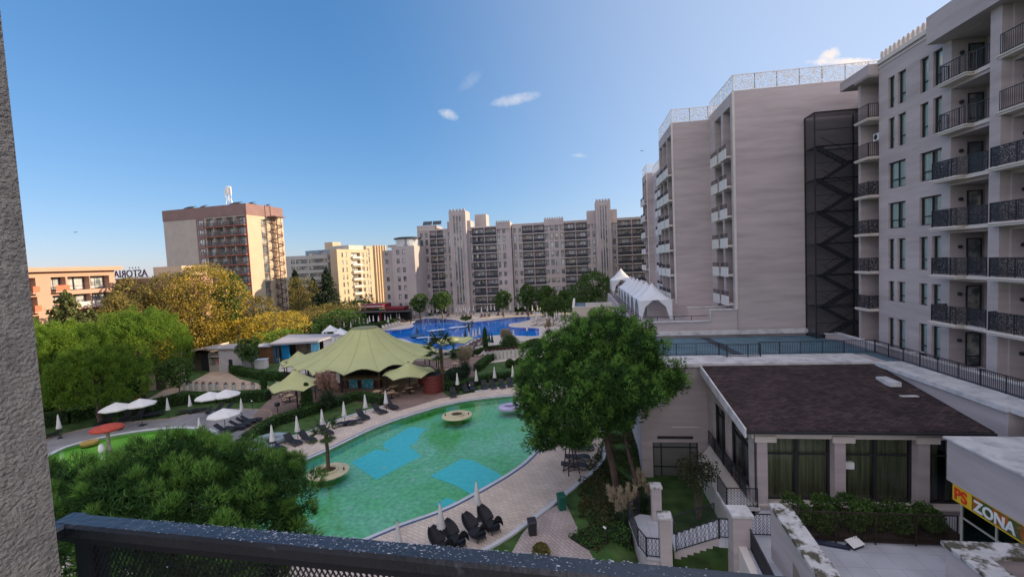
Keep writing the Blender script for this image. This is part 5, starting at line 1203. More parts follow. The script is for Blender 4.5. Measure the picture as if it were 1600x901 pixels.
# ------------------------------------------------------------------ foliage
def npmesh(name, V_, F_, mt, k):
    me = bpy.data.meshes.new(name); nv, nf = len(V_), len(F_)
    me.vertices.add(nv); me.vertices.foreach_set('co', np.ascontiguousarray(V_, dtype=np.float32).ravel())
    me.loops.add(nf*k); me.loops.foreach_set('vertex_index', np.ascontiguousarray(F_, dtype=np.int32).ravel())
    me.polygons.add(nf); me.polygons.foreach_set('loop_start', np.arange(nf, dtype=np.int32)*k); me.polygons.foreach_set('loop_total', np.full(nf, k, dtype=np.int32))
    me.materials.append(mt); me.update(); me.validate(); return me
def unit(a): return a/np.maximum(1e-9, np.linalg.norm(a, axis=1, keepdims=True))
def spikes(rg, pts, nrm, size, k, w, spread=.7):
    """needle tufts: k narrow blades from each point"""
    P = np.repeat(pts, k, 0); D = unit(np.repeat(nrm, k, 0)+rg.normal(0, spread, (len(P), 3))); L = size*rg.uniform(.6, 1.3, (len(P), 1))
    side = unit(np.cross(D, rg.normal(0, 1, (len(P), 3))))*w*.5
    Vv = np.stack([P-side, P+side, P+D*L], 1).reshape(-1, 3); return Vv, np.arange(len(Vv)).reshape(-1, 3)
def leafq(rg, pts, size, nrm=None, flat=0):
    n = len(pts); A = unit(rg.normal(0, 1, (n, 3))); B = unit(np.cross(A, rg.normal(0, 1, (n, 3))))
    s = size*rg.uniform(.6, 1.35, (n, 1)); A = A*s*.5; B = B*s*.36
    Vv = np.stack([pts-A, pts+B, pts+A, pts-B], 1).reshape(-1, 3); return Vv, np.arange(len(Vv)).reshape(-1, 4)
def sample_lobes(rg, lobes, n, inner=.55, up=.0, gap=.0):
    """points through the outer volume of a set of ellipsoids (c, r3)"""
    A = np.array([r[0]*r[1]+r[1]*r[2]+r[0]*r[2] for c, r in lobes]); idx = rg.choice(len(lobes), n, p=A/A.sum())
    c = np.array([l[0] for l in lobes])[idx]; r = np.array([l[1] for l in lobes])[idx]
    d = unit(rg.normal(0, 1, (n, 3))); 
    if up: d[:, 2] = np.where((d[:, 2] < 0) & (rg.random(n) < up), -d[:, 2], d[:, 2])
    rad = inner+(1.04-inner)*rg.random((n, 1))**.45
    p = c+d*r*rad; nr = unit(d/r)
    keep = np.ones(n, bool)
    for j, (cc, rr_) in enumerate(lobes):
        q = (p-np.array(cc))/np.array(rr_); ins = (q*q).sum(1) < .42; keep &= ~(ins & (idx != j))
    if gap:
        f = np.sin(p[:, 0]*2.1+3*np.sin(p[:, 1]*.9))*np.sin(p[:, 1]*1.9+2*np.sin(p[:, 2]*1.3))*np.sin(p[:, 2]*2.3+p[:, 0]*.7); keep &= f > -gap
    return p[keep], nr[keep]
def puffs(rg, lobes, pr, cover=.9):
    """needle puffs (upright, candle-like) standing on the surface of every lobe"""
    out_ = []
    for c, r in lobes:
        c = np.array(c); r = np.array(r); n = max(6, int(cover*3.2*(float(np.mean(r))/pr)**2)); 
        for i in range(n):
            z = 1-2*(i+.5)/n; a = i*2.39996+rg.uniform(-.35, .35); q = math.sqrt(max(0, 1-z*z)); d = np.array([q*math.cos(a), q*math.sin(a), z+rg.uniform(-.08, .08)])
            if z < -.75: continue
            p = c+d*r*rg.uniform(.84, 1.16); hid = any((((p-np.array(cc))/np.array(rr_))**2).sum() < .62 for cc, rr_ in lobes)
            if hid: continue
            s = pr*rg.uniform(.65, 1.35); ax = unit((d*np.array([1, 1, .6])+np.array([0, 0, .9]))[None])[0]; out_.append((p, s, ax))
    return out_
def puff_points(rg, lobes, pf, per):
    m_ = len(pf); c = np.repeat(np.array([p[0] for p in pf]), per, 0); s = np.repeat(np.array([p[1] for p in pf]), per)[:, None]; ax = np.repeat(np.array([p[2] for p in pf]), per, 0); n = m_*per
    d = rg.normal(0, 1, (n, 3)); d = unit(d); dn = (d*ax).sum(1, keepdims=True); d = np.where(dn < -.25, d-2*dn*ax, d)
    p = c+(d*np.array([.85, .85, 1.0])+ax*(d*ax).sum(1, keepdims=True)*.75)*s*rg.uniform(.55, 1.0, (n, 1)); return p, unit(d*.8+ax*.7), ax
def leafmat(name, col, col2, rand=.3, trans=.3, scale=1.2):
    return mat(name, col, .75, .22, scale, rand=rand, trans=trans, col2=col2, c2scale=.55, c2lo=.4, c2hi=.62, spec=.2)
M_pine = leafmat('pine_needles', (.046, .115, .024), (.030, .078, .02), .35, .06)
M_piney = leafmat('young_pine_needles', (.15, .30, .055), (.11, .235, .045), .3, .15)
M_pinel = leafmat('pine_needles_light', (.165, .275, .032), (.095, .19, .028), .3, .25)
M_green = leafmat('broad_leaves', (.075, .14, .03), (.05, .10, .025))
M_gold = leafmat('golden_leaves', (.40, .29, .05), (.20, .19, .05), .35, .35)
M_gold2 = leafmat('yellow_leaves', (.48, .34, .045), (.28, .26, .05), .3, .35)
M_olive = leafmat('olive_leaves', (.22, .18, .05), (.13, .13, .045), .35, .3)
M_darkc = leafmat('dark_conifer_needles', (.028, .052, .026), (.018, .038, .02), .3, .1)
M_hedge = leafmat('hedge_leaves', (.055, .13, .028), (.035, .085, .02), .35, .15, 3)
M_bark = mat('pine_bark', (.085, .062, .05), .95, .35, 4, bump=1.5, bscale=9, stretch=(1, 1, .35))
M_barkg = mat('grey_bark', (.14, .12, .10), .95, .3, 3, bump=1, bscale=10)
def branches(rg, base, top, r0_, targets, n=6, fork=.45, rb=.35):
    mb = MB(); base = Vector(base); top = Vector(top); k = 7
    mid = [(base.lerp(top, i/k)+Vector((math.sin(i*1.3+base.x)*.12*r0_*4, math.cos(i*1.7)*.1*r0_*4, 0))*(1 if 0 < i < k else 0)) for i in range(k+1)]
    mb.tube(mid, [r0_*(1.25 if i == 0 else 1)*(1-.55*i/k) for i in range(k+1)], 9)
    for t in targets:
        t = Vector(t); f = fork+(1-fork)*rg.random()*.9; s = base.lerp(top, f); i = f*k; s = mid[int(i)].lerp(mid[min(k, int(i)+1)], i-int(i))
        m1 = s.lerp(t, .5)+Vector((0, 0, (t-s).length*.06)); rr_ = r0_*rb*(1.2-f*.6)
        mb.tube([s, s.lerp(m1, .5)+Vector((rg.uniform(-.1, .1), rg.uniform(-.1, .1), 0)), m1, t], [rr_, rr_*.8, rr_*.6, rr_*.2], 6, False)
    return mb
def pine(label, base, lobes, n, size, k, w, mt=None, trunk_top=None, r0_=.25, group=None, seed=1, up=.35, inner=.5, name='pine_tree', spread=.65, gap=.35, per=40, pr=.35, cover=.9):
    rg = np.random.default_rng(seed); r = empty(name, label, 'tree', base, 0, group)
    L = [((c[0]-base[0], c[1]-base[1], c[2]-base[2]), rr_) for c, rr_ in lobes]
    pf = puffs(rg, L, pr, cover); p1, n1, AX_ = puff_points(rg, L, pf, per); p2, n2 = sample_lobes(rg, L, n, .62, up, 0); p2 = p2-n2*.12
    V1, F1_ = spikes(rg, p1, n1, size, k, w, spread); V2, F2_ = spikes(rg, p2, n2, size*1.3, 3, w*2.2, .8); Vv = np.concatenate([V1, V2]); Ff = np.concatenate([F1_, F2_+len(V1)])
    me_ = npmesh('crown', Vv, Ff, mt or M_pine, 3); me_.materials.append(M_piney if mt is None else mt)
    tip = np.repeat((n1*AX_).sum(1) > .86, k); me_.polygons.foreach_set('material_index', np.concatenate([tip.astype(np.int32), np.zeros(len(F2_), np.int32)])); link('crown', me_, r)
    cen = np.mean([l[0] for l in L], 0); tt = trunk_top or Vector((cen[0], cen[1], cen[2]-.5)); 
    br_ = branches(rg, (0, 0, -.3), tt, r0_, [Vector(l[0]) for l in L]); br_.build('trunk', M_bark, r, smooth=True); return r
def jit(rg, s): return Vector((rg.uniform(-s, s), rg.uniform(-s, s), rg.uniform(-s, s)))
# big pine in front of the pavilion
pb_ = G(962, 772, -.35)
LB = []
for px, py, dd_, r_ in ((868, 605, 30.5, 66), (905, 560, 32, 62), (945, 532, 32.5, 58), (985, 548, 31.5, 52), (880, 655, 29.5, 46), (905, 640, 28.5, 50), (990, 610, 29.5, 46), (1036, 600, 30, 34), (955, 600, 28.5, 52),
                        (855, 560, 33, 40), (1003, 562, 32, 30), (915, 525, 34, 42), (960, 512, 33.5, 34), (930, 575, 35, 60), (975, 575, 34.5, 55), (1052, 590, 31, 22), (1010, 620, 27.5, 26), (862, 678, 30.5, 32), (846, 645, 30.5, 32), (888, 668, 30, 40), (925, 660, 30, 38), (962, 648, 29.5, 38), (850, 690, 31, 22), (900, 690, 31, 18), (838, 628, 31, 30), (945, 640, 30, 34), (1000, 530, 33, 26)):
    s = dd_/FPX; LB.append((V(px, py, dd_), (r_*s*.84, r_*s*.88, r_*s*.62)))
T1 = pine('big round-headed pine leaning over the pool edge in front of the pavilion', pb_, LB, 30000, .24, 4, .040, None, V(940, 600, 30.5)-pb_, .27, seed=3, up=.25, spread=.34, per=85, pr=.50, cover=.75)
pb2 = G(1000, 790, -.8); mb = MB(); mb.tube([pb2-pb_-Vector((0, 0, .2)), G(990, 740, 1.5)-pb_, V(965, 640, 31)-pb_], [.17, .14, .07], 8); mb.build('trunk', M_bark, T1, smooth=True)
# pine just below the balcony on the left
LN = []; rg = np.random.default_rng(11)
for px, py, dd_, r_ in ((150, 795, 15.5, 72), (262, 745, 16, 76), (345, 758, 16, 76), (410, 775, 15.5, 66), (110, 815, 14.5, 80), (200, 800, 14.2, 85), (300, 810, 14.4, 85), (385, 830, 14.4, 70), (435, 815, 15, 40), (225, 742, 17, 46), (300, 728, 17.3, 52), (240, 860, 13.2, 90),
                        (120, 880, 13, 90), (340, 880, 13.4, 80), (60, 785, 15.5, 70), (420, 740, 16.5, 34), (250, 790, 18, 110), (350, 790, 18, 90), (120, 782, 17.0, 48), (440, 860, 14.5, 38), (200, 940, 13, 110), (340, 950, 13.5, 90)):
    s = dd_/FPX; LN.append((V(px, py, dd_), (r_*s, r_*s, r_*s*.62)))
nb = V(250, 900, 15.5); nb = Vector((nb.x, nb.y, 0))
T2 = pine('dense green pine crown filling the lower left right below the balcony', nb, LN, 30000, .20, 4, .022, None, Vector((0, 0, 7.5)), .3, seed=5, up=.55, spread=.32, per=140, pr=.40, cover=.7)
# sunlit umbrella pines on the left
def dome(base, h, rx, hh, n=11, seed=0, flat=.42):
    rg = np.random.default_rng(seed); L = [(Vector((base[0], base[1], h-hh*.45)), (rx*.62, rx*.62, hh*.5))]
    for i in range(n):
        a = i*2*math.pi/n+rg.uniform(-.2, .2); q = rg.uniform(.45, .72)
        L.append((Vector((base[0]+math.cos(a)*rx*q, base[1]+math.sin(a)*rx*q, h-hh*(.42+.35*q*q)+rg.uniform(-.3, .3))), (rx*.38, rx*.38, hh*rg.uniform(.32, .44))))
    for i in range(n//2):
        a = i*4*math.pi/n+.4; L.append((Vector((base[0]+math.cos(a)*rx*.3, base[1]+math.sin(a)*rx*.3, h-hh*.3)), (rx*.36, rx*.36, hh*.34)))
    return L
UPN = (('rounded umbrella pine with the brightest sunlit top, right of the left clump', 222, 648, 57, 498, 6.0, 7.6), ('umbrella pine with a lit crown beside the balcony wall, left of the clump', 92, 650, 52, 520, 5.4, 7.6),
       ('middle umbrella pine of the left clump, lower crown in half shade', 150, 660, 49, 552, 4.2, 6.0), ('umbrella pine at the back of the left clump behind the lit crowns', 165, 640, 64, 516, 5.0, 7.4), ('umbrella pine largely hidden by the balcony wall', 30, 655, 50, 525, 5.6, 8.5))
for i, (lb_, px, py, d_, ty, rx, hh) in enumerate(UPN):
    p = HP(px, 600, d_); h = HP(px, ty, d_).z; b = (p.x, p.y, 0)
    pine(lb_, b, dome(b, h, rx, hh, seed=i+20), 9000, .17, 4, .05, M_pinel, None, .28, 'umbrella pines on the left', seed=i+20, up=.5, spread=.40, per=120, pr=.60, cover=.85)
def broad(label, base, h, rx, mt, n=9000, size=.34, zb=.25, nl=12, seed=0, group=None, name='broadleaf_tree', cone=0, gap=.3, r0_=.25, trunkm=None, ry=None, inner=.45):
    rg = np.random.default_rng(seed); L = []; ry = ry or rx
    for i in range(nl):
        t = (i+.5)/nl; z = h*(zb+(1-zb)*(.12+.8*t)); k = (1-t*.95 if cone else math.sin(math.pi*(.18+.72*t))**.7); a = i*2.4+rg.uniform(-.3, .3); q = k*.55*(1 if i % 3 else .2)
        rr_ = rx*(.30+.22*k)*rg.uniform(.8, 1.15); L.append(((math.cos(a)*rx*q, math.sin(a)*ry*q, min(z, h-rr_*.8)), (rr_, rr_, rr_*.85)))
    r = empty(name, label, 'tree', (base[0], base[1], 0), 0, group)
    p, nr = sample_lobes(rg, L, n, inner, .2, gap); Vv, Ff = leafq(rg, p, size); link('crown', npmesh('crown', Vv, Ff, mt, 4), r)
    branches(rg, (0, 0, -.3), (0, 0, h*.72), r0_, [Vector(l[0]) for l in L]).build('trunk', trunkm or M_barkg, r, smooth=True); return r
def conifer(label, base, h, rx, n=5000, seed=0, mt=None, group=None, tiers=11, name='conifer'):
    rg = np.random.default_rng(seed); pts = []; 
    for i in range(tiers*7):
        t = (i/(tiers*7)); z = h*(.12+.86*t); a = i*2.39+rg.uniform(-.3, .3); L = rx*(1-t)**.85*rg.uniform(.7, 1.1)+.25; m_ = int(n/(tiers*7)*(1.6-1.1*t))
        s = rg.random(m_)**.7; pts.append(np.stack([np.cos(a+rg.normal(0, .16, m_))*L*s, np.sin(a+rg.normal(0, .16, m_))*L*s, z-L*.22*s+rg.normal(0, h*.012, m_)], 1))
    p = np.concatenate(pts); r = empty(name, label, 'tree', (base[0], base[1], 0), 0, group); Vv, Ff = leafq(rg, p, h*.028+.1); link('crown', npmesh('crown', Vv, Ff, mt or M_darkc, 4), r)
    mb = MB(); mb.tube([(0, 0, -.3), (0, 0, h*.5), (0, 0, h*.97)], [h*.022, h*.014, .03], 8); mb.build('trunk', M_barkg, r); return r
def at(px, ty, d_): p = HP(px, 560, d_); return (p.x, p.y), HP(px, ty, d_).z
for i, (lb_, px, ty, d_, rx, mt, n, zb, sz) in enumerate((
    ('large golden plane tree turning yellow in front of the tall tower', 322, 412, 88, 8.4, M_gold, 28000, .12, .32),
    ('olive-brown plane tree left of the large golden one', 262, 426, 84, 6.4, M_olive, 17000, .1, .32),
    ('dark olive tree behind the low sunlit hotel wing', 205, 434, 82, 5.6, M_olive, 9000, .05, .45),
    ('brownish tree at the left end of the tree line, before the low hotel', 186, 452, 72, 3.8, M_olive, 6000, .05, .40),
    ('bright yellow tree low in the tree line right of the golden plane', 432, 488, 92, 6.4, M_gold2, 14000, .05, .34),
    ('yellow bushy tree below the golden plane, left of the stage', 375, 497, 92, 6.4, M_gold2, 14000, .12, .32),
    ('low yellow-brown tree behind the exchange kiosk', 328, 500, 90, 6.2, M_gold2, 12000, .12, .32),
    ('brown-green tree between the golden plane and the tower foot', 402, 462, 98, 5.5, M_olive, 7000, .05, .45),
    ('small green tree peeping over the golden plane tree', 366, 423, 92, 3.6, M_green, 5000, .3, .45),
    ('young tree with yellowing leaves left of the exchange kiosk', 246, 520, 82, 3.6, M_gold2, 6000, .2, .30),
    ('bright green bushy tree behind the stage', 440, 515, 84, 4.5, M_pinel, 5000, .05, .36))):
    b, h = at(px, ty, d_); broad(lb_, b, h, rx, mt, n, sz, zb, 15, seed=40+i, group='autumn trees left of the far pool')
for i, (lb_, px, ty, d_, rx, mt, n, zb) in enumerate((
    ('green-brown tree among the dark conifers left of the cream building', 475, 432, 165, 8, M_olive, 7000, .05),
    ('broad olive-green tree in the hedge line left of the far pool', 520, 474, 128, 9, M_olive, 9000, .05),
    ('dark green tree in the hedge line before the cream apartment building', 565, 467, 140, 6.5, M_green, 6000, .05),
    ('wide green-brown thicket tree left of the pool umbrellas', 488, 487, 118, 8, M_olive, 8000, .0),
    ('dark shrubby tree at the left rim of the pool plaza', 535, 484, 112, 6.5, M_green, 7000, .0),
    ('brown bush tree at the foot of the grey office building', 478, 468, 150, 4, M_olive, 3500, .0),
    ('first round tree before the ribbed tower of the far hotel', 660, 459, 131, 2.9, M_green, 4200, .38),
    ('second round tree before the ribbed tower of the far hotel', 695, 455, 131, 3.2, M_green, 4400, .36),
    ('third round tree standing between the two far hotel blocks', 790, 454, 130, 2.9, M_green, 4200, .36),
    ('fourth round tree in front of the right far hotel block', 828, 444, 128, 3.4, M_green, 4600, .3),
    ('fifth round tree in front of the right far hotel block', 857, 446, 128, 3.2, M_green, 4600, .3),
    ('lighter green bushy tree by the right end of the far pool', 866, 461, 118, 3.8, M_green, 5000, .22),
    ('large dense green tree left of the white tents', 928, 424, 108, 6.6, M_green, 11000, .08),
    ('dark tree between the lighter bushy tree and the dense one', 885, 452, 124, 2.8, M_green, 4000, .2))):
    b, h = at(px, ty, d_); broad(lb_, b, h, rx, mt, n, .42, zb, 13, seed=70+i, group='trees around the far pool', gap=.45)
for i, (lb_, px, ty, d_, rx) in enumerate((('dark cedar left of the blue glass building, nearest the tower', 470, 420, 172, 6), ('tall dark conifer in front of the blue glass building', 519, 416, 170, 6.5), ('dark conifer between the cedar and the tall conifer', 497, 432, 176, 6))):
    b, h = at(px, ty, d_); conifer(lb_, b, h, rx, 5200, seed=100+i, group='dark conifers by the office building')
b, h = at(112, 452, 66); conifer('feathery pale green conifer in front of the low orange hotel', b, h, 6.8, 7500, 110, leafmat('feathery_needles', (.15, .17, .06), (.10, .13, .05)))
b, h = at(150, 480, 64); conifer('shorter feathery conifer right of the tall feathery one', b, h, 4.2, 4200, 111, MATS['feathery_needles'])
# smaller garden trees
b, h = at(393, 528, 72); broad('small dark bushy tree left of the stage by the white hut', b, h, 2.2, M_green, 3500, .26, .3, 9, 120, gap=.4, r0_=.12)
b, h = at(276, 560, 55); broad('small thin-trunked tree in front of the planter row', b, h, 2.4, M_green, 4000, .24, .42, 9, 121, gap=.4, r0_=.09)
for i, (px, ty, d_, rx, lb_) in enumerate(((1098, 708, 27, 1.35, 'sparse olive tree with thin stems in the sunken garden by the side wall'), )):
    p = G(1092, 808, -.9); h = PY(1095, 705, p.y).z
    rg = np.random.default_rng(5); r = empty('olive_tree', lb_, 'tree', (p.x, p.y, -.9)); L = [((math.cos(a)*.75, math.sin(a)*.7, h+.9-1.1-.35*(j % 3)), (.62, .62, .55)) for j, a in enumerate(np.linspace(0, 6.28, 8)[:-1])]+[((0, 0, h+.3), (.7, .7, .5))]
    q, nr = sample_lobes(rg, L, 5200, .2, 0, .3); Vv, Ff = leafq(rg, q, .11); link('crown', npmesh('crown', Vv, Ff, leafmat('grey_olive_leaves', (.06, .07, .035), (.04, .05, .028)), 4), r)
    mb = MB()
    for j in range(5): mb.tube([(.05*j-.1, 0, -.1), (.12*j-.25, .1*math.sin(j), 1.4), (.3*math.cos(j*1.4), .3*math.sin(j*1.4), h-.2)], [.04, .03, .015], 6)
    mb.build('trunk', M_barkg, r)
# ------------------------------------------------------------------ hedges
def hedge(label, pts, w_, h_, px=True, mt=None, dens=110, size=.13, z0=0, cat='hedge'):
    P = [G(x, y) for x, y in pts] if px else [Vector((a, b, 0)) for a, b in pts]; rg = np.random.default_rng(int(abs(P[0].x*97+P[0].y*13)) % 9999); c0_ = P[0]
    core = MB(); al = []
    for i in range(len(P)-1):
        a, b = P[i]-c0_, P[i+1]-c0_; a.z = b.z = 0; d = (b-a); L = d.length; d.normalize(); n = Vector((-d.y, d.x, 0))
        q = [a-n*(w_/2-.07)-d*(.04*i), b-n*(w_/2-.07), b+n*(w_/2-.07), a+n*(w_/2-.07)-d*(.04*i)]
        core.prism([(v.x, v.y) for v in q], z0, z0+h_-.07-.003*i)
        m_ = int(dens*L*(w_+2*h_)); u = rg.random(m_)*L; s = rg.random(m_)*(w_+2*h_); o = np.where(s < h_, -w_/2, np.where(s > h_+w_, w_/2, s-h_-w_/2)); z = np.where(s < h_, s, np.where(s > h_+w_, w_+2*h_-s, h_))
        pp = np.stack([a.x+d.x*u+n.x*o, a.y+d.y*u+n.y*o, z0+z], 1)+rg.normal(0, .045, (m_, 3)); al.append(pp)
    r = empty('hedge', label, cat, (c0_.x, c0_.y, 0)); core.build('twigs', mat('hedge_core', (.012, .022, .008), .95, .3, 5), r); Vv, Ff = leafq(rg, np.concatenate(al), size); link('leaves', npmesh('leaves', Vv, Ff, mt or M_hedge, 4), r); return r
hedge('clipped hedge running behind the loungers on the left side of the green pool', ((370, 712), (396, 686), (430, 664), (470, 652), (520, 635), (560, 624), (600, 632)), 1.0, .95)
hedge('clipped hedge beside the round wooden booths, behind the pool umbrellas', ((693, 607), (712, 610), (760, 596), (822, 588), (850, 585)), 1.0, .95)
hedge('short clipped hedge leg running from the wooden booths toward the planters', ((684, 588), (690, 600), (700, 609)), 1.0, 1.0)
hedge('short hedge leading up to the white planter row right of the tent', ((745, 580), (760, 567), (778, 556)), 1.0, 1.0)
hedge('low hedge between the umbrella terrace and the far pool', ((735, 557), (760, 548), (800, 544), (850, 543)), 1.0, .8)
hedge('long dark hedge behind the open white umbrellas at the left', ((60, 668), (110, 660), (150, 650), (230, 645), (262, 634), (300, 629), (420, 625)), 1.3, 1.2, size=.16)
hedge('curved dark hedge along the kiosk plaza left of the small tent', ((352, 574), (372, 584), (410, 592), (455, 595)), 1.2, 1.1, size=.16)
hedge('dark hedge under the golden trees behind the timber deck', ((40, 645), (120, 630), (190, 618), (235, 606)), 3.0, 1.6, size=.22)
hedge('hedge row between the stage lawn and the pool plaza', ((560, 515), (590, 513), (615, 505)), 1.5, 1.3, size=.2, dens=60)
hedge('dark planting line at the foot of the far hotel', ((650, 492), (700, 488.5), (780, 486.5), (870, 484.5)), 2.0, 1.2, size=.28, dens=40)
hedge('long thick green hedge bank left of the pool plaza below the thicket trees', ((470, 533), (500, 522), (540, 514), (560, 506), (580, 498)), 5, 3.2, size=.4, dens=25)
hedge('sunken clipped hedge at the bottom by the garden path', ((905, 850), (925, 838), (952, 832), (985, 835)), 1.5, 1.3, z0=-1.1, size=.12, dens=160)
# bushes behind the iron fence
for i in range(6):
    x = 10.4+i*1.12; rg = np.random.default_rng(i+300); r = tag(link('shrub', None, None, (x, 23.9, 1.85)), ordw(i+1)+' leafy shrub from the left behind the iron fence', 'shrub', 'shrubs behind the iron fence')
    L = [((rg.uniform(-.3, .3), rg.uniform(-.7, .5), rg.uniform(.3, .9)), (.55, .6, .55)) for _ in range(4)]; q, nr = sample_lobes(rg, L, 2600, .2, 0, .5); Vv, Ff = leafq(rg, q, .13); link('leaves', npmesh('leaves', Vv, Ff, M_green, 4), r)
    mb = MB(); [mb.tube([(0, 0, 0), (L[j][0][0]*.6, L[j][0][1]*.6, .8)], [.03, .012], 5) for j in range(4)]; mb.build('stem', M_barkg, r)
# pampas grass
def pampas(label, loc, sc_, plume, np_=26, seed=0):
    rg = np.random.default_rng(seed); r = empty('pampas_grass', label, 'grass', loc); m_ = 900
    az = rg.random(m_)*6.283; le_ = rg.uniform(.7, 1.25, m_)*1.5*sc_; vs_, fs_ = [], []
    for i in range(m_):
        d = np.array([math.cos(az[i]), math.sin(az[i]), 0]); s = np.array([-d[1], d[0], 0])*.012*sc_*2.2; b_ = len(vs_); lean = rg.uniform(.15, 1)
        for t in (0, .35, .7, 1): c = d*(le_[i]*lean*t**1.5*.8+.1)+np.array([0, 0, le_[i]*(t-.55*lean*t*t*t)*.95]); vs_ += [c-s*(1-t*.9), c+s*(1-t*.9)]
        for j in range(3): fs_.append((b_+2*j, b_+2*j+1, b_+2*j+3, b_+2*j+2))
    link('leaves', npmesh('leaves', np.array(vs_), np.array(fs_), leafmat('pampas_leaves', (.07, .12, .06), (.05, .09, .05)), 4), r)
    P, Nn = [], []; st_ = MB()
    for i in range(np_):
        a = rg.random()*6.283; q = rg.uniform(0, .75)*sc_; z = rg.uniform(1.5, 2.3)*sc_; tip = np.array([math.cos(a)*q, math.sin(a)*q, z]); st_.tube([(tip[0]*.2, tip[1]*.2, 0), tuple(tip)], .01*sc_, 4, False)
        t = rg.random((70, 1)); P.append(tip+np.array([math.cos(a)*.1, math.sin(a)*.1, .55])*sc_*t+rg.normal(0, .06*sc_, (70, 3))*(1-.5*t)); Nn.append(np.tile([math.cos(a)*.3, math.sin(a)*.3, 1], (70, 1)))
    Vv, Ff = spikes(rg, np.concatenate(P), np.concatenate(Nn), .24*sc_, 3, .045*sc_, .45); link('plumes', npmesh('plumes', Vv, Ff, plume, 3), r); st_.build('stem', MATS['pampas_leaves'], r)
M_plp = mat('pink_plumes', (.42, .27, .21), .9, .2, 3, rand=.25, trans=.3); M_plc = mat('cream_plumes', (.44, .38, .27), .9, .2, 3, rand=.25, trans=.3)
pampas('pampas grass with pinkish plumes by the left small tent', G(513, 640), 1.5, M_plp, 34, 1)
pampas('wide pampas grass with pale plumes right of the palm by the big tent', G(727, 590), 1.5, M_plc, 40, 2)
pampas('pampas grass with pale plumes among the far pool umbrellas', G(792, 545), 1.3, M_plc, 36, 3)
pampas('pampas grass with cream plumes beside the octagonal stair landing', G(975, 835, -1), 1.0, M_plc, 20, 4)
pampas('pampas grass with cream plumes behind the first stair pier', G(1003, 800, -1), .9, M_plc, 12, 5)
pampas('pale plumed grass by the dark red restaurant', G(568, 505), 1.9, M_plc, 36, 6)
pampas('pale plumed grass at the right end of the far pool', G(858, 527), 1.3, M_plc, 20, 7)
# cypress columns and round shrubs
def bush(label, base, h, rx, mt=None, n=2500, size=.14, name='shrub', z0=0, pw=.6):
    rg = np.random.default_rng(int(abs(base[0]*31+base[1]*17)) % 9999); r = empty(name, label, 'shrub' if name == 'shrub' else 'tree', (base[0], base[1], z0))
    z = rg.random(n)*h; t = z/h; rr_ = rx*(np.sin(np.pi*np.clip(.12+.86*t, 0, 1))**pw)*rg.uniform(.75, 1.05, n); a = rg.random(n)*6.283
    Vv, Ff = leafq(rg, np.stack([np.cos(a)*rr_, np.sin(a)*rr_, z], 1), size); link('leaves', npmesh('leaves', Vv, Ff, mt or M_hedge, 4), r)
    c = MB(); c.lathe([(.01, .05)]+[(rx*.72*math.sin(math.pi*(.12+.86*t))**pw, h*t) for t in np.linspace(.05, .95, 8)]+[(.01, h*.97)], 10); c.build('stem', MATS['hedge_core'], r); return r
for lb_, px, py, h, rx in (('clipped dark cypress column in front of the left small tent', 481, 645, 3.4, .62), ('dark cypress column at the planter row', 413, 612, 2.9, .42), ('slim dark cypress left of the pale pampas by the far pool', 759, 549, 4.4, .5)):
    bush(lb_, G(px, py), h, rx, n=3200, name='cypress_tree', size=.13)
for lb_, px, py, h, rx, z0, mt in (('dark round shrub right of the folded green umbrellas', 797, 549, 2.9, 1.9, 0, M_green), ('dark spreading shrub at the right end of the far pool', 838, 540, 1.3, 2.2, 0, M_green), ('spiky dark yucca-like shrub on the round lawn', 797, 573, 1.2, .7, 0, M_green), ('small ball shrub on the lawn near the big pine', 812, 568, .9, .7, 0, M_green),
    ('reddish dry shrub at the edge of the garden path', 846, 872, .8, .45, 0, M_olive), ('dark mound shrub beside the sunken hedge', 960, 815, 1.0, 1.1, -1.1, M_green), ('low green shrub on the kerb of the kiosk lawn', 218, 628, .9, .6, 0, M_gold2), ('grey-green mound below the pale pampas plumes', 713, 592, 1.5, 1.9, 0, leafmat('blue_green_leaves', (.04, .075, .05), (.03, .055, .04))), ('low round shrub on the far pool island', 728, 499, .9, 1.6, 0, M_green), ('topiary ball in the lawn by the stage', 375, 553, 1.3, 1.1, 0, M_hedge)):
    bush(lb_, G(px, py), h, rx, mt, n=2200, size=.15, z0=z0)
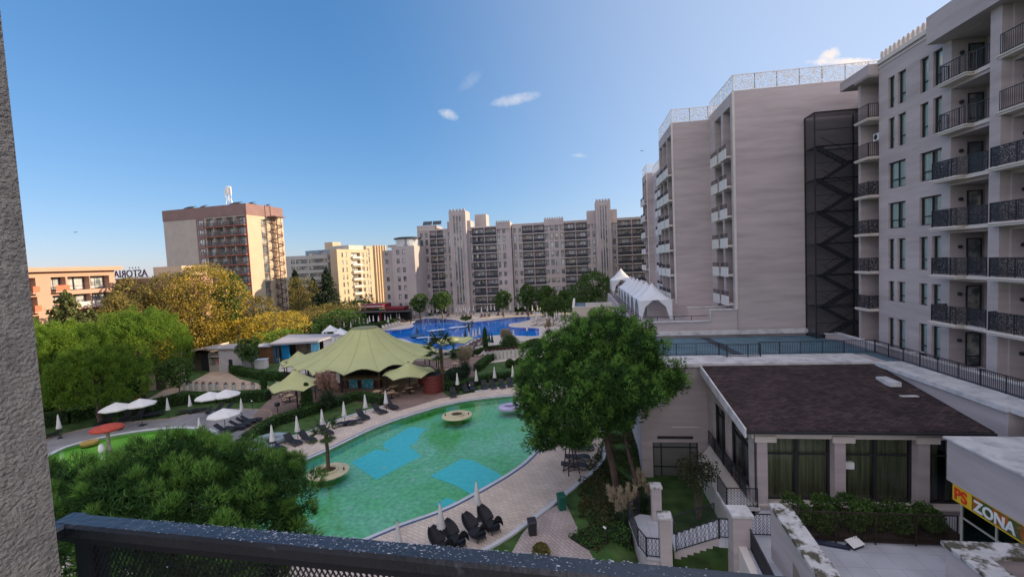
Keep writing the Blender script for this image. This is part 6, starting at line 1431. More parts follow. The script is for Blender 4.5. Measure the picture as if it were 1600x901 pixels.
# palms
def palm(label, loc, h, fr_, seed=0, nf=22, tr=.14, z0=0, droop=1.0):
    rg = np.random.default_rng(seed); r = empty('palm_tree', label, 'palm', (loc[0], loc[1], z0)); mb = MB()
    mb.tube([(0, 0, -.1), (.04, .02, h*.5), (0, 0, h)], [tr*1.25, tr, tr*1.15], 10); mb.build('trunk', mat('palm_trunk', (.09, .065, .045), .95, .4, 9, bump=1.5, bscale=14), r)
    vs_, fs_ = [], []
    for i in range(nf):
        a = i*2.399+rg.uniform(-.2, .2); el = rg.uniform(-.55, 1.25); d = np.array([math.cos(a)*math.cos(el), math.sin(a)*math.cos(el), math.sin(el)]); L = fr_*rg.uniform(.5, .62); tip = d*L+np.array([0, 0, h])
        s = np.array([-math.sin(a), math.cos(a), 0]); b_ = len(vs_); vs_ += [np.array([0, 0, h])-s*.012, np.array([0, 0, h])+s*.012, tip+s*.01, tip-s*.01]; fs_.append((b_, b_+1, b_+2, b_+3))
        for j in range(17):      # fan blades
            th = (j-8)/8*1.9; dd_ = d*math.cos(th)+s*math.sin(th); e = tip+dd_*fr_*.42*(1-.15*abs(th)/1.9)+np.array([0, 0, -.10*droop*fr_*abs(math.sin(th))-.05]); w2 = np.cross(dd_, d if abs(math.sin(th)) > .4 else s); n_ = np.linalg.norm(w2); w2 = (w2/n_ if n_ > 1e-6 else s)
            w2 = np.array([-dd_[1], dd_[0], 0])*.03*fr_; b_ = len(vs_); m_ = tip*.45+e*.55; vs_ += [tip, m_+w2, e, m_-w2]; fs_.append((b_, b_+1, b_+2, b_+3))
    link('fronds', npmesh('fronds', np.array(vs_), np.array(fs_), leafmat('palm_fronds', (.06, .10, .03), (.04, .07, .025), .35), 4), r)
def island(label, px, py, rx=1.75):
    c = G(px, py, .12); r = empty('planter_island', label, 'island', (c.x, c.y, 0), 0, 'round cream islands in the green pool'); mb = MB()
    mb.lathe([(.5, -.9), (.55, .02), (rx*.96, .04), (rx, .08), (rx, .14), (rx*.97, .17), (.75, .17), (.73, .30), (.60, .32), (.58, .18)], 40); mb.build('disc', mat('cream_island', (.52, .47, .30), .8, .08, 2, col2=(.44, .40, .27), c2scale=1.2), r, smooth=False)
    mb = MB(); mb.lathe([(.585, .22), (.01, .25)], 20); mb.build('soil', mat('soil', (.05, .035, .02), .95, .3, 6), r)
    for s in (-1, 1): m_ = MB(); m_.tube([(s*1.15, .25*s, .17), (s*1.15, .25*s, .36)], [.07, .05], 10); m_.build('nozzle', M_frame, r)
    return c
c = island('round cream island with a palm, near the left side of the green pool', 513, 736, 1.55); palm('small fan palm growing from the left round island in the green pool', c, 3.1, 1.5, 1, 22, .13, .24)
island('round cream island without a plant, near the far side of the green pool', 714, 648.5, 1.55)
palm('tall dark fan palm rising right of the big canopy tent', G(692, 610), 5.3, 2.8, 2, 40, .2)
for i, (px, py, h, lb_) in enumerate(((578, 497, 6.0, 'thin palm in front of the dark red restaurant'), (733, 527, 3.0, 'small palm on the near rim of the blue pool'))): palm(lb_, G(px, py), h, 2.6 if i == 0 else 1.6, 5+i, 22, .16)

# ground cover of the sunken garden under the big pine
gp = [G(x, y, -.5) for x, y in ((903, 765), (935, 712), (975, 640), (1005, 690), (1016, 800), (988, 812), (984, 838), (930, 880), (905, 835))]; rg = np.random.default_rng(55); P = []
while len(P) < 15000:
    x, y = rg.uniform(-2, 6), rg.uniform(20, 42)
    if inside((x, y), gp) and math.sin(x*1.7+1.3*math.sin(y*1.1))+math.sin(y*1.9+x) > -1.0: P.append((x, y, hz(x, y)+abs(rg.normal(0, .10))))
Vv, Ff = leafq(rg, np.array(P), .13); tag(link('ground_cover', npmesh('ground_cover', Vv, Ff, leafmat('ground_cover_leaves', (.045, .075, .025), (.075, .065, .03), .4, .15, 3), 4)), kind='stuff')
# ------------------------------------------------------------------ canopy tents
M_canopy = mat('sage_canopy_fabric', (.46, .485, .23), .85, .06, .5, bump=.15, bscale=3, trans=.12)
def canopy_mesh(R0, ze, zt, rt, n, dip=.5, segs=7, rad=None, pw=1.9, seam=True):
    mb = MB(); K = n*6; rows_ = []; PL = .035 if R0 > 5 else .012
    for j in range(segs+1):
        t = j/segs; row = []
        for i in range(K):
            a = i*2*math.pi/K; ph = (i % 6)/6; sc_ = abs(math.sin(math.pi*ph)); R1 = (rad(a) if rad else R0)*(1-.085*sc_*(1-t)); r_ = rt+(R1-rt)*(1-t)
            z = ze+(zt-ze)*(t**pw*.75+t*.25)+dip*sc_*(1-t)**1.5+(PL if i % 2 else -PL)*(1 if 0 < j < segs else .3); row.append((math.cos(a)*r_, math.sin(a)*r_, z))
        rows_.append(row)
    vs_ = [v for r in rows_ for v in r]; mb.add(vs_, [(j*K+i, j*K+(i+1) % K, (j+1)*K+(i+1) % K, (j+1)*K+i) for j in range(segs) for i in range(K)])
    return mb
def canopy(label, loc, R0, ze, zt, rt, n, rz=0, dip=.4, rad=None, group=None, posts=True, pw=1.9, capr=True):
    r = empty('canopy_tent', label, 'canopy', loc, rz, group); canopy_mesh(R0, ze, zt, rt, n, dip, 8, rad, pw).build('fabric_roof', M_canopy, r, smooth=True)
    # valance roll along the edge
    e = MB(); K = n*6; P_ = []
    for i in range(K+1):
        a = i*2*math.pi/K; sc_ = abs(math.sin(math.pi*((i % 6)/6))); R1 = (rad(a) if rad else R0)*(1-.085*sc_); P_.append((math.cos(a)*R1, math.sin(a)*R1, ze+dip*sc_-.02))
    e.tube(P_, .05, 5, False); e.build('edge_hem', mat('hem', (.20, .21, .12), .8), r)
    if R0 > 5:
        for i in range(n):
            a = i*2*math.pi/n; P_ = []
            for j in range(13):
                t = j/12; R1 = (rad(a) if rad else R0); q = rt+(R1-rt)*(1-t); P_.append((math.cos(a)*q, math.sin(a)*q, ze+(zt-ze)*(t**pw*.75+t*.25)+.03))
            sm_ = MB(); sm_.tube(P_, .016, 4, False); sm_.build('seam', mat('seam_fabric', (.34, .36, .17), .9), r)
    if capr:
        c = MB(); c.lathe([(rt, zt-.02), (rt+.06, zt+.06), (rt*.8, zt+.10), (.02, zt+.12)], 20); c.build('top_ring', MATS['hem'], r)
    if posts:
        for i in range(n):
            a = i*2*math.pi/n; R1 = (rad(a) if rad else R0)*.97; m_ = MB(); m_.tube([(math.cos(a)*R1, math.sin(a)*R1, 0), (math.cos(a)*R1, math.sin(a)*R1, ze-.05)], .07, 8); m_.build('post', M_frame, r)
    else: m_ = MB(); m_.tube([(0, 0, 0), (0, 0, zt-.1)], .09, 8); m_.build('post', M_frame, r)
    return r
bc = HP(573, 560, 64); bc.z = 0
canopy('huge round sage-green canopy tent with flat open top over the pool bar', bc, 10.4, 3.0, 7.25, 1.75, 16, .2, .42, rad=lambda a: 10.4*(1+.12*max(0, math.cos(a-2.95))**6), pw=2.1)
for lb_, px, pyb, d_, pya, wpx in (('small sage-green canopy tent left of the pampas grass', 455, 606, 50.5, 578, 80), ('small sage-green canopy tent over the tables at the right side of the bar', 634, 594, 55.5, 566, 78),
                            ('small sage-green canopy tent behind the big one, near the stage', 462, 570, 66, 549, 56), ('sage-green canopy tent behind the palm at the right of the big one', 706, 556, 78, 537, 66)):
    c = HP(px, 500, d_); ze = HP(px, pyb, d_).z+.2; zt = HP(px, pya, d_).z; w_ = wpx*d_/FPX/2
    canopy(lb_, (c.x, c.y, 0), w_*1.05, max(2.4, ze), zt, .12, 6, .3, .3, None, 'small sage-green canopy tents', False, 1.7)
# the bar under the big tent
ba_ = empty('pool_bar', 'dark pool bar under the big round canopy tent with turquoise poster panels', 'bar', bc)
def bp(mb_or_name, mt, *b): mb = MB(); [mb.box(*x) for x in b]; return mb.build(mb_or_name, mt, ba_)
bp('back_wall', M_dark, (-6.5, 5.5, 1.8, 2.2, 0, 2.9)); bp('counter', mat('dark_red_wood', (.07, .022, .018), .6, .3, 3), (-5.0, 4.2, -5.2, -4.5, 0, 1.15), (-5.0, -4.5, -4.5, 1.0, 0, 1.15)); bp('countertop', mat('wood_top', (.26, .17, .10), .5, .2, 3), (-5.1, 4.3, -5.35, -4.4, 1.153, 1.22))
for i in range(2): x = .1+i*1.75; bp('poster_panel', mat('turquoise_poster', (.03, .20, .25), .5, .2, 3, col2=(.35, .42, .42), c2scale=3.2, c2lo=.55, c2hi=.6), (x, x+1.6 if i else x+1.2, -5.5, -5.42, .12, 1.3))
bp('menu_board', M_white, (-1.6, -1.05, -5.7, -5.65, .9, 2.2)); bp('fridge', mat('fridge_grey', (.16, .19, .20), .3), (-4.6, -3.8, -6.3, -5.6, 0, 2.0)); bp('shelf', mat('shelf_wood', (.10, .06, .04), .7), (-4, 3, 1.5, 1.79, 1.4, 1.46), (-4, 3, 1.5, 1.79, 2.0, 2.06))
rr = random.Random(9)
for i in range(46): x = -3.9+i*.15; z = 1.463 if i % 2 else 2.063; m_ = MB(); m_.lathe([(.04, 0), (.04, .2), (.015, .26), (.015, .32), (.001, .325)], 6, (x, 1.62, z)); m_.build('bottle', mat(('bottle_green', 'bottle_amber', 'bottle_clear')[i % 3], ((.02, .12, .05), (.25, .12, .03), (.3, .32, .32))[i % 3], .2), ba_)
for x, y in ((-5.5, -5.6), (0, -7.2), (5.2, -5.4), (5.4, 1.5), (-6.3, 1)): bp('column', M_frame, (x-.09, x+.09, y-.09, y+.09, 0, 3.6))
M_rw = mat('red_brown_planks', (.15, .035, .03), .6, .3, 2, stretch=(.3, .3, 9), bump=.3, bscale=8)
for lb_, px, py, r_ in (('taller round red-brown plank booth by the hedge corner', 677, 612, 1.15), ('lower round red-brown plank booth under the right small tent', 666, 600, 1.0)):
    c = G(px, py); r = empty('wooden_booth', lb_, 'booth', c, 0, 'round plank booths'); mb = MB(); n = 7
    for i in range(n): mb.lathe([(r_, i*.32), (r_*1.03, i*.32+.02), (r_*1.03, i*.32+.27), (r_, i*.32+.29)], 22)
    mb.build('planks', M_rw, r); mb = MB(); mb.lathe([(r_*.98, 0), (r_*.98, n*.32-.05), (.02, n*.32-.04)], 22); mb.build('core', M_dark, r)
# tables with stools
M_slab = mat('pale_wood_top', (.42, .31, .20), .6, .15, 3)
def table_set():
    r = empty('bar_table', 'wooden table', 'table', (0, 0, 0), 0, 'square wooden tables under the canopies'); m_ = MB(); m_.box(-.45, .45, -.45, .45, .72, .77); m_.build('tabletop', M_slab, r); m_ = MB(); m_.box(-.05, .05, -.05, .05, 0, .719); m_.box(-.25, .25, -.25, .25, 0, .03); m_.build('pedestal', M_frame, r); return Kit(r)
def stool():
    r = empty('stool', 'stool', 'stool', (0, 0, 0), 0, 'wooden stools under the canopies'); m_ = MB(); m_.box(-.2, .2, -.2, .2, .43, .48); m_.build('seat', M_slab, r)
    for a in (-1, 1):
        for b in (-1, 1): m_ = MB(); m_.bar((a*.17, b*.17, 0), (a*.17, b*.17, .429), .035); m_.build('leg', M_frame, r)
    return Kit(r)
KT, KS = table_set(), stool()
tabs = [(428, 616, 'front-left'), (450, 619, ''), (453, 627, ''), (470, 633, ''), (441, 606, ''), (478, 612, ''), (616, 612, ''), (640, 614, ''), (645, 607, ''), (612, 622, ''), (590, 620, ''), (445, 592, ''), (458, 590, ''), (463, 598, ''), (700, 585, ''), (712, 575, ''), (722, 568, ''), (690, 578, '')]
tabs.sort()
for i, (px, py, _) in enumerate(tabs):
    c = G(px, py, .04); where = 'under the left small canopy' if px < 500 else ('on the floor beside the bar counter' if px < 600 else ('under the small canopy right of the bar' if px < 670 else 'behind the palm right of the big tent'))
    KT.put(c, i*.7, ordw(i+1)+' square pale wooden table from the left, '+where)
    for j in range(3):
        a = i*.7+j*1.57+.3; KS.put(c+Vector((math.cos(a)*.78, math.sin(a)*.78, 0)), a, ('near', 'far', 'side')[j]+' stool at the '+ordw(i+1)+' wooden table from the left')
# ------------------------------------------------------------------ sun loungers
M_rat = mat('black_rattan', (.013, .014, .020), .6, .25, 12, bump=.5, bscale=60, spec=.35)
M_brn = mat('brown_rattan', (.10, .06, .05), .6, .25, 10); M_pale = mat('pale_sunbed', (.42, .38, .34), .6, .1, 3)
def lounger(mt, grp, back=.62, name='sun_lounger'):
    r = empty(name, 'sun lounger', 'sun lounger', (0, 0, 0), 0, grp); w_ = .34
    def strip(pts, nm, th=.045):
        m_ = MB(); n = len(pts)
        vs_ = [(x, s*w_, z) for s in (-1, 1) for x, z in pts]+[(x, s*w_, z-th) for s in (-1, 1) for x, z in pts]
        fs_ = []
        for i in range(n-1): fs_ += [(i, n+i, n+i+1, i+1), (2*n+i+1, 3*n+i+1, 3*n+i, 2*n+i), (i, i+1, 2*n+i+1, 2*n+i), (n+i+1, n+i, 3*n+i, 3*n+i+1)]
        fs_ += [(0, 2*n, 3*n, n), (n-1, 2*n-1, 4*n-1, 3*n-1)]; m_.add(vs_, fs_); m_.build(nm, mt, r, smooth=False)
    strip([(-1.0, .20), (-.85, .30), (-.5, .36), (-.1, .31), (.3, .30)], 'seat'); strip([(.32, .31), (.55, .31+back*.35), (.80, .31+back*.75), (.95, .31+back)], 'backrest')
    for s in (-1, 1):
        m_ = MB(); m_.tube([(-.98, s*w_, .16), (-.80, s*w_, .0), (-.55, s*w_, .02), (-.3, s*w_, .22), (.1, s*w_, .25), (.4, s*w_, .20), (.62, s*w_, .0), (.85, s*w_, .0)], .028, 6); m_.build('leg', mt, r)
    return Kit(r)
KL = lounger(M_rat, 'dark rattan sun loungers round the green pool', .50); KL0 = lounger(M_rat, 'dark rattan sun loungers lying flat', .08)
def dirang(p, q): return math.atan2(q.y-p.y, q.x-p.x)
# row A: left side of the green pool; heads to the hedge
rowA = [(402, 707, 1), (432, 702, 1), (458, 693, 1), (480, 688, 1), (509, 677, 1), (567, 653, 1), (592, 644, 1), (612, 637, 1)]
for i, (x, y, k) in enumerate(rowA):
    p = G(x, y, .05); KL.put(p, R(162-2.6*i)+rnd.uniform(-.12, .12), ordw(i+1)+' dark lounger from the left between hedge and green pool')
KL0.put(G(541, 664, .05), R(22), 'dark flat lounger pushed crosswise in the row, nearer the palm island'); KL0.put(G(553, 661.5, .05), R(30), 'dark flat lounger pushed crosswise in the row, closest to the water')
rowB = [(708, 616), (727, 608), (738, 606), (757, 604), (770, 603), (784, 602), (797, 600), (809, 598)]
for i, (x, y) in enumerate(rowB): KL.put(G(x, y+2, .05), R(108)+rnd.uniform(-.12, .12), ordw(i+1)+' dark lounger from the left in the row ending at the big pine')
for i, (x, y, a) in enumerate(((905, 690, 10), (909, 702, 8), (902, 718, 5), (897, 731, 0))): KL0.put(G(x, y, .05), R(a+180), ordw(i+1)+' dark flat lounger from the far end under the big pine')
for i, (x, y, a, k) in enumerate(((195, 657, 110, 0), (213, 655, 100, 0), (236, 651, 35, 1), (243, 648, 30, 1), (292, 645, 20, 1), (306, 644, 25, 1), (318, 642, 20, 1), (337, 643, 75, 0), (352, 642, 70, 0), (368, 671, 200, 1), (376, 667, 205, 0), (386, 662, 205, 0), (393, 659, 205, 0), (352, 674, 190, 0), (163, 662, 100, 0), (78, 683, 80, 1))):
    (KL0 if k else KL).put(G(x, y, .05), R(a), 'dark lounger on the grey timber deck, '+('left of the first open umbrella', 'right under the first open umbrella', 'flat, beneath the second open umbrella', 'lying flat just right of the second open umbrella', 'leftmost of three flat ones between closed umbrellas', 'middle one of three flat ones between closed umbrellas', 'rightmost of three flat between closed umbrellas', 'left upright one below the touching open umbrellas', 'right upright one below the touching open umbrellas', 'flat, nearest the lone open umbrella', 'second of four behind the lone open umbrella', 'third of four behind the lone open umbrella', 'topmost of four behind the lone open umbrella', 'left of the lone open umbrella pole', 'under the trees left of the first open umbrella', 'flat beside the balcony wall')[i])
# far pool loungers
KB = lounger(M_brn, 'brown sunbeds round the far pool'); KP_ = lounger(M_pale, 'pale sunbeds round the far pool')
cnt = 0
fb = [(x, y) for x, y in ((722, 497), (728, 496.5), (735, 497), (752, 495.5), (757, 495), (764, 495), (778, 493), (786, 492.5), (700, 494), (808, 492), (816, 491.5), (824, 491), (830, 491))]
for i, (x, y) in enumerate(fb): KB.put(G(x, y, .03), R(90), ordw(i+1)+' brown sunbed from the left along the far rim of the blue pool')
fp = [(834+5*i, 508.5-(i % 2)*1.2) for i in range(9)]+[(836+6*i, 503-(i % 2)) for i in range(7)]+[(600+5*i, 514-1.4*i) for i in range(6)]+[(612+5*i, 506-.9*i) for i in range(6)]
for i, (x, y) in enumerate(fp): KP_.put(G(x, y, .03), R(60 if x > 700 else 130), ordw(i+1 if i < 16 else i-15)+(' pale sunbed by the umbrellas at the far pool\'s right end' if x > 700 else ' pale sunbed from the left on the left beach of the far pool'))
nb_ = [(735, 541), (741, 538), (747, 535), (753, 532), (738, 546), (730, 544), (750, 540), (758, 537)]
for i, (x, y) in enumerate(nb_): KB.put(G(x, y, .03), R(50), ordw(i+1)+' brown sunbed near the folded green umbrellas by the blue pool')
# hooded wicker loungers at the bottom
def pod_chair():
    r = empty('hooded_lounger', 'hooded lounger', 'sun lounger', (0, 0, 0), 0, 'hooded black wicker loungers'); m_ = MB(); K = 26
    def sh(rx, ry, z0, z1, x0=0): return [(x0+math.cos(i*2*math.pi/K)*rx, math.sin(i*2*math.pi/K)*ry, z) for z in (z0, z1) for i in range(K)]
    v = sh(.62, .42, .24, .38, .15); m_.add(v, [(i, (i+1) % K, K+(i+1) % K, K+i) for i in range(K)]+[tuple(range(K, 2*K)), tuple(reversed(range(K)))]); m_.build('seat', M_rat, r)
    # tall oval backrest, reclined away from the pool
    m_ = MB(); rowsn = 7; vs_ = []
    for j in range(rowsn+1):
        t = j/rowsn; wv_ = .44*math.sin(math.pi*min(.97, .30+.66*t))**.6
        for i in range(9): s = -1+2*i/8; vs_.append((-.30-.80*t+.16*s*s, s*wv_, .33+.62*t+.16*s*s))
    m_.add(vs_, [(j*9+i, j*9+i+1, (j+1)*9+i+1, (j+1)*9+i) for j in range(rowsn) for i in range(8)]); bk = m_.build('backrest', M_rat, r, smooth=True); md = bk.modifiers.new('thickness', 'SOLIDIFY'); md.thickness = .05
    m_ = MB(); vs_ = []
    for j in range(7):
        a = j/6*1.9; 
        for i in range(9): b_ = math.pi*i/8; vs_.append((.45+.40*math.sin(a*.7)*.8-.0, -math.cos(b_)*.42*(1-.12*j/6), .36+math.sin(b_)*(.12+.62*math.sin(a*.75))))
    m_.add(vs_, [(j*9+i, j*9+i+1, (j+1)*9+i+1, (j+1)*9+i) for j in range(6) for i in range(8)]); hd = m_.build('hood', M_rat, r, smooth=True); md = hd.modifiers.new('thickness', 'SOLIDIFY'); md.thickness = .03
    for a in (-.35, .6):
        for b_ in (-.3, .3): m_ = MB(); m_.tube([(a*.8, b_*.8, .26), (a, b_, 0)], .025, 6); m_.build('leg', M_rat, r)
    return Kit(r)
KH = pod_chair()
for x, y, a, lb_ in ((743, 838, -38, 'left one of the pair of hooded black loungers by the closed umbrella'), (766, 826, -42, 'right one of the pair of hooded black loungers by the closed umbrella'), (712, 850, -40, 'hooded black lounger right of the second closed umbrella, cut by the railing'), (690, 862, -40, 'hooded black lounger mostly hidden behind the balcony railing')):
    KH.put(G(x, y, .05), R(a), lb_, 1.0)
# ------------------------------------------------------------------ umbrellas
M_umb = mat('white_umbrella_cloth', (.74, .74, .72), .85, .05, 2, trans=.15); M_umbg = mat('green_umbrella_cloth', (.012, .06, .05), .8, .1)
def umb_closed(mt, grp, base=True, h=2.45):
    r = empty('closed_umbrella', 'closed umbrella', 'umbrella', (0, 0, 0), 0, grp); m_ = MB(); n = 16; prof = [(.035, h), (.06, h-.12), (.10, h-.5), (.15, h-1.0), (.21, h-1.42), (.20, h-1.46)]; vs_ = []
    for r1, z in prof:
        for i in range(n): a = i*2*math.pi/n; q = r1*(1+(.22 if i % 2 else -.12)*(h-z)/1.4); vs_.append((math.cos(a)*q, math.sin(a)*q, z))
    m_.add(vs_, [(j*n+i, (j+1)*n+i, (j+1)*n+(i+1) % n, j*n+(i+1) % n) for j in range(len(prof)-1) for i in range(n)]+[tuple(reversed(range(n))), tuple(range(5*n, 6*n))]); m_.build('folded_canopy', mt, r, smooth=True)
    m_ = MB(); m_.tube([(0, 0, 0), (0, 0, h+.06)], [.025, .02], 6); m_.build('pole', M_frame, r)
    m_ = MB(); m_.lathe([(.22, 0), (.22, .06), (.06, .09), (.05, .22), (.01, .22)], 12); m_.build('foot', M_frame, r); return Kit(r)
def umb_open(mt, grp, R1=1.45):
    r = empty('open_umbrella', 'open umbrella', 'umbrella', (0, 0, 0), 0, grp); n = 8; m_ = MB(); h = 2.35
    prof = [(.03, h+.55), (R1*.35, h+.36), (R1*.7, h+.16), (R1, h-.05), (R1*.99, h-.17)]; vs_ = []; K = n*4
    for r1, z in prof:
        for i in range(K): a = i*2*math.pi/K; q = math.cos(math.pi/n)/math.cos((a % (2*math.pi/n))-math.pi/n); vs_.append((math.cos(a)*r1*q, math.sin(a)*r1*q, z))
    m_.add(vs_, [(j*K+i, (j+1)*K+i, (j+1)*K+(i+1) % K, j*K+(i+1) % K) for j in range(4) for i in range(K)]); m_.build('canopy', mt, r)
    m_ = MB(); m_.tube([(0, 0, 0), (0, 0, h+.6)], .025, 6); m_.build('pole', M_frame, r)
    for i in range(n): m_ = MB(); a = i*2*math.pi/n+math.pi/n*0; m_.bar((0, 0, h+.42), (math.cos(a)*R1*.95, math.sin(a)*R1*.95, h-.07), .015); m_.build('rib', M_frame, r)
    m_ = MB(); m_.box(-.28, .28, -.28, .28, 0, .07); m_.build('foot', M_frame, r); return Kit(r)
KU = umb_closed(M_umb, 'closed white pool umbrellas'); KO = umb_open(M_umb, 'open white umbrellas on the timber deck')
for i, (x, y) in enumerate(((427, 706), (466, 690), (505, 678), (539, 664), (572, 651), (604, 644))): KU.put(G(x, y, .04), 0, ordw(i+1)+' closed white umbrella from the left along the green pool\'s hedge')
for i, (x, y) in enumerate(((715.5, 613), (745, 607), (773.5, 602), (802, 600))): KU.put(G(x, y, .04), 0, ordw(i+1)+' closed white umbrella from the left behind loungers by the big pine')
KUo = umb_closed(mat('orange_cloth', (.50, .20, .09), .8, .1), 'closed orange umbrella'); o = KUo.put(G(818, 600, .04), 0, 'closed orange-brown umbrella half hidden by the big pine')
for x, y, lb_, s in ((94, 684, 'closed white umbrella nearest the balcony wall on the timber deck', 1), (263.6, 653, 'closed white umbrella behind the hedge line right of the open pair', .95), (298, 646, 'closed white umbrella between the two pairs of open umbrellas', .9), (314, 694, 'closed white umbrella rising behind the near pine crown', 1.05), (379, 657, 'closed white umbrella left of the small canopy path', 1),
                     (747, 812, 'closed off-white umbrella by the pair of hooded loungers', 1), (691, 851, 'closed off-white umbrella left of the hooded loungers, near the water', 1), (625, 884, 'closed off-white umbrella whose tip peeps over the railing', 1)):
    KU.put(G(x, y, .04), 0, lb_, s)
for x, y, lb_ in ((185, 671, 'leftmost open white umbrella on the timber deck'), (222.5, 664, 'second open white umbrella from the left on the timber deck'), (330.5, 652, 'left one of the two touching open white umbrellas by the hedge'), (356, 648, 'right one of the two touching open white umbrellas by the hedge'), (353, 684, 'lone open white umbrella nearest the near pine crown')):
    KO.put(G(x, y, .04), .2, lb_)
fu = [(592, 508), (602, 506), (607, 510), (611, 505), (616, 499.5), (620.5, 503), (624.5, 504), (627, 499), (631, 500), (639, 498), (642, 497), (648, 497.5), (654, 494), (658, 494), (669, 493), (672, 494), (683, 493), (685.5, 491.5), (697, 491), (713.5, 493), (718, 492), (721, 493), (725, 490.5), (728, 493.5), (732, 495), (734, 490.5), (740, 491), (752.8, 493), (762, 491.5), (767.6, 489.5), (773, 490), (798, 489), (810, 488), (821, 488), (825, 490), (832, 491), (840, 491), (844, 491)]
for i, (x, y) in enumerate(fu): KU.put(G(x, y, .03), 0, ordw(i+1)+' closed white umbrella from the left along the blue pool far rim', 1.12)
fr_ = [(836, 500), (840, 503), (844, 502.5), (848, 495.5), (850, 500), (855, 504), (859, 500), (863, 499), (867, 506), (870, 502), (874, 503), (878, 500), (838, 507)]
fr_.sort()
for i, (x, y) in enumerate(fr_): KU.put(G(x, y, .03), 0, ordw(i+1)+' closed white umbrella from left in the cluster at the right pool end', 1.12)
ne = [(670.6, 547), (708.6, 545), (724, 543), (733.5, 539), (740, 534.5), (744.4, 534), (750, 531), (824, 524.5), (803, 536)]
for i, (x, y) in enumerate(ne): KU.put(G(x, y, .03), 0, ordw(i+1)+' closed white umbrella from the left on the blue pool near rim', 1.1)
lf = [(538, 518), (549, 519), (552, 515), (556, 513), (562, 512), (569, 512), (578, 509), (584, 508), (575, 513), (545, 514)]
lf.sort()
for i, (x, y) in enumerate(lf): KU.put(G(x, y, .03), 0, ordw(i+1)+' closed white umbrella from the left behind the big canopy', 1.15)
KG = umb_closed(M_umbg, 'folded dark green umbrellas', h=3.2)
for x, y, lb_ in ((728, 543, 'folded dark green umbrella on the near pool rim'), (765.5, 552, 'left one of the two folded dark green umbrellas beside the round shrub'), (770, 553, 'right one of the two folded dark green umbrellas beside the round shrub')): KG.put(G(x, y, .03), 0, lb_, 1.15)
KU.put(G(1592, 889, 4.05)-Vector((0, 0, 2.45)), 0, 'closed white umbrella whose top shows in the courtyard at the bottom right corner', 1.0)
# white gazebo tents in the sun patch
for px, py, lb_ in ((517, 531, 'left white pyramid gazebo on the sunlit sand by the pool'), (533, 537, 'right white pyramid gazebo on the sunlit sand by the pool')):
    r = empty('gazebo', lb_, 'gazebo', G(px, py, .02), .3, 'white pyramid gazebos'); m_ = MB(); m_.add([(-1.5, -1.5, 2.1), (1.5, -1.5, 2.1), (1.5, 1.5, 2.1), (-1.5, 1.5, 2.1), (0, 0, 3.4)], [(0, 1, 4), (1, 2, 4), (2, 3, 4), (3, 0, 4)]); m_.build('roof', M_tent, r)
    for a in (-1, 1):
        for b_ in (-1, 1): m_ = MB(); m_.bar((a*1.45, b_*1.45, 0), (a*1.45, b_*1.45, 2.12), .07); m_.build('leg', M_white, r); m_ = MB(); m_.box(a*1.2-.2, a*1.2+.2, b_*1.44-.02, b_*1.44+.02, 0.1, 2.1); m_.build('curtain', M_tent, r)
# ------------------------------------------------------------------ planters, bins, lamps and other small things
M_pot = mat('white_planter', (.58, .57, .53), .6, .08, 2)
def pot():
    r = empty('tall_planter', 'planter', 'planter', (0, 0, 0), 0, 'tall white planters'); m_ = MB(); m_.lathe([(.01, 0), (.19, 0), (.29, 1.05), (.25, 1.05), (.24, .95), (.01, .93)], 18); m_.build('pot', M_pot, r)
    rg = np.random.default_rng(2); q = rg.normal(0, .11, (130, 3))+np.array([0, 0, 1.1]); Vv, Ff = leafq(rg, q, .10); link('flowers', npmesh('flowers', Vv, Ff, mat('red_purple_flowers', (.10, .03, .04), .8, .5, 9, rand=.5), 4), r); return Kit(r)
KQ = pot()
for i, (x, y) in enumerate(((289, 609), (299, 610), (308, 611), (318.5, 611), (329.5, 611.5), (340, 611.5), (353.5, 612), (366, 612), (381, 612), (395.5, 612), (408, 612))): KQ.put(G(x, y, .03), 0, ordw(i+1)+' tall white planter from the left in the row along the kiosk plaza')
for i, (x, y) in enumerate(((760, 562.5), (766, 562), (772, 561), (778, 560.5), (784, 560), (790, 559.5), (796, 559), (803, 558.5), (809, 558), (816, 557.5))): KQ.put(G(x, y, .03), 0, ordw(i+1)+' tall white planter from the left in the row right of the palm', 1.35)
KC = lounger(M_pale, 'pale lounge seats on the umbrella terrace', .35)
for i, (x, y) in enumerate(((745, 552), (752, 555), (760, 552), (772, 553), (780, 552), (788, 551), (796, 553), (738, 556))): KC.put(G(x, y, .03), i*1.3, ordw(i+1)+' cream lounge seat in the group behind the white planter row', .7)
# inflatable rings and bags beside the loungers
M_ring = mat('grey_blue_rubber', (.22, .29, .32), .5, .1, 2)
def torus(mb, c, R1, r1, n=22, m_=8, zs=1, sx=1):
    vs_ = [(c[0]+(R1+r1*math.cos(b*2*math.pi/m_))*math.cos(a*2*math.pi/n)*sx, c[1]+(R1+r1*math.cos(b*2*math.pi/m_))*math.sin(a*2*math.pi/n), c[2]+r1*math.sin(b*2*math.pi/m_)*zs) for a in range(n) for b in range(m_)]
    mb.add(vs_, [(a*m_+b, ((a+1) % n)*m_+b, ((a+1) % n)*m_+(b+1) % m_, a*m_+(b+1) % m_) for a in range(n) for b in range(m_)])
for x, y, s, lb_ in ((424, 690, 1.2, 'large grey-blue inflatable ring by the first closed umbrella'), (409, 703, .85, 'smaller grey-blue inflatable ring lying nearer the pine')):
    m_ = MB(); torus(m_, (0, 0, .25), s*.75, .25*s, sx=1.35); tag(m_.build('inflatable_ring', M_ring, None, G(x, y, .05), .4, smooth=True), lb_, 'inflatable', 'grey-blue inflatables')
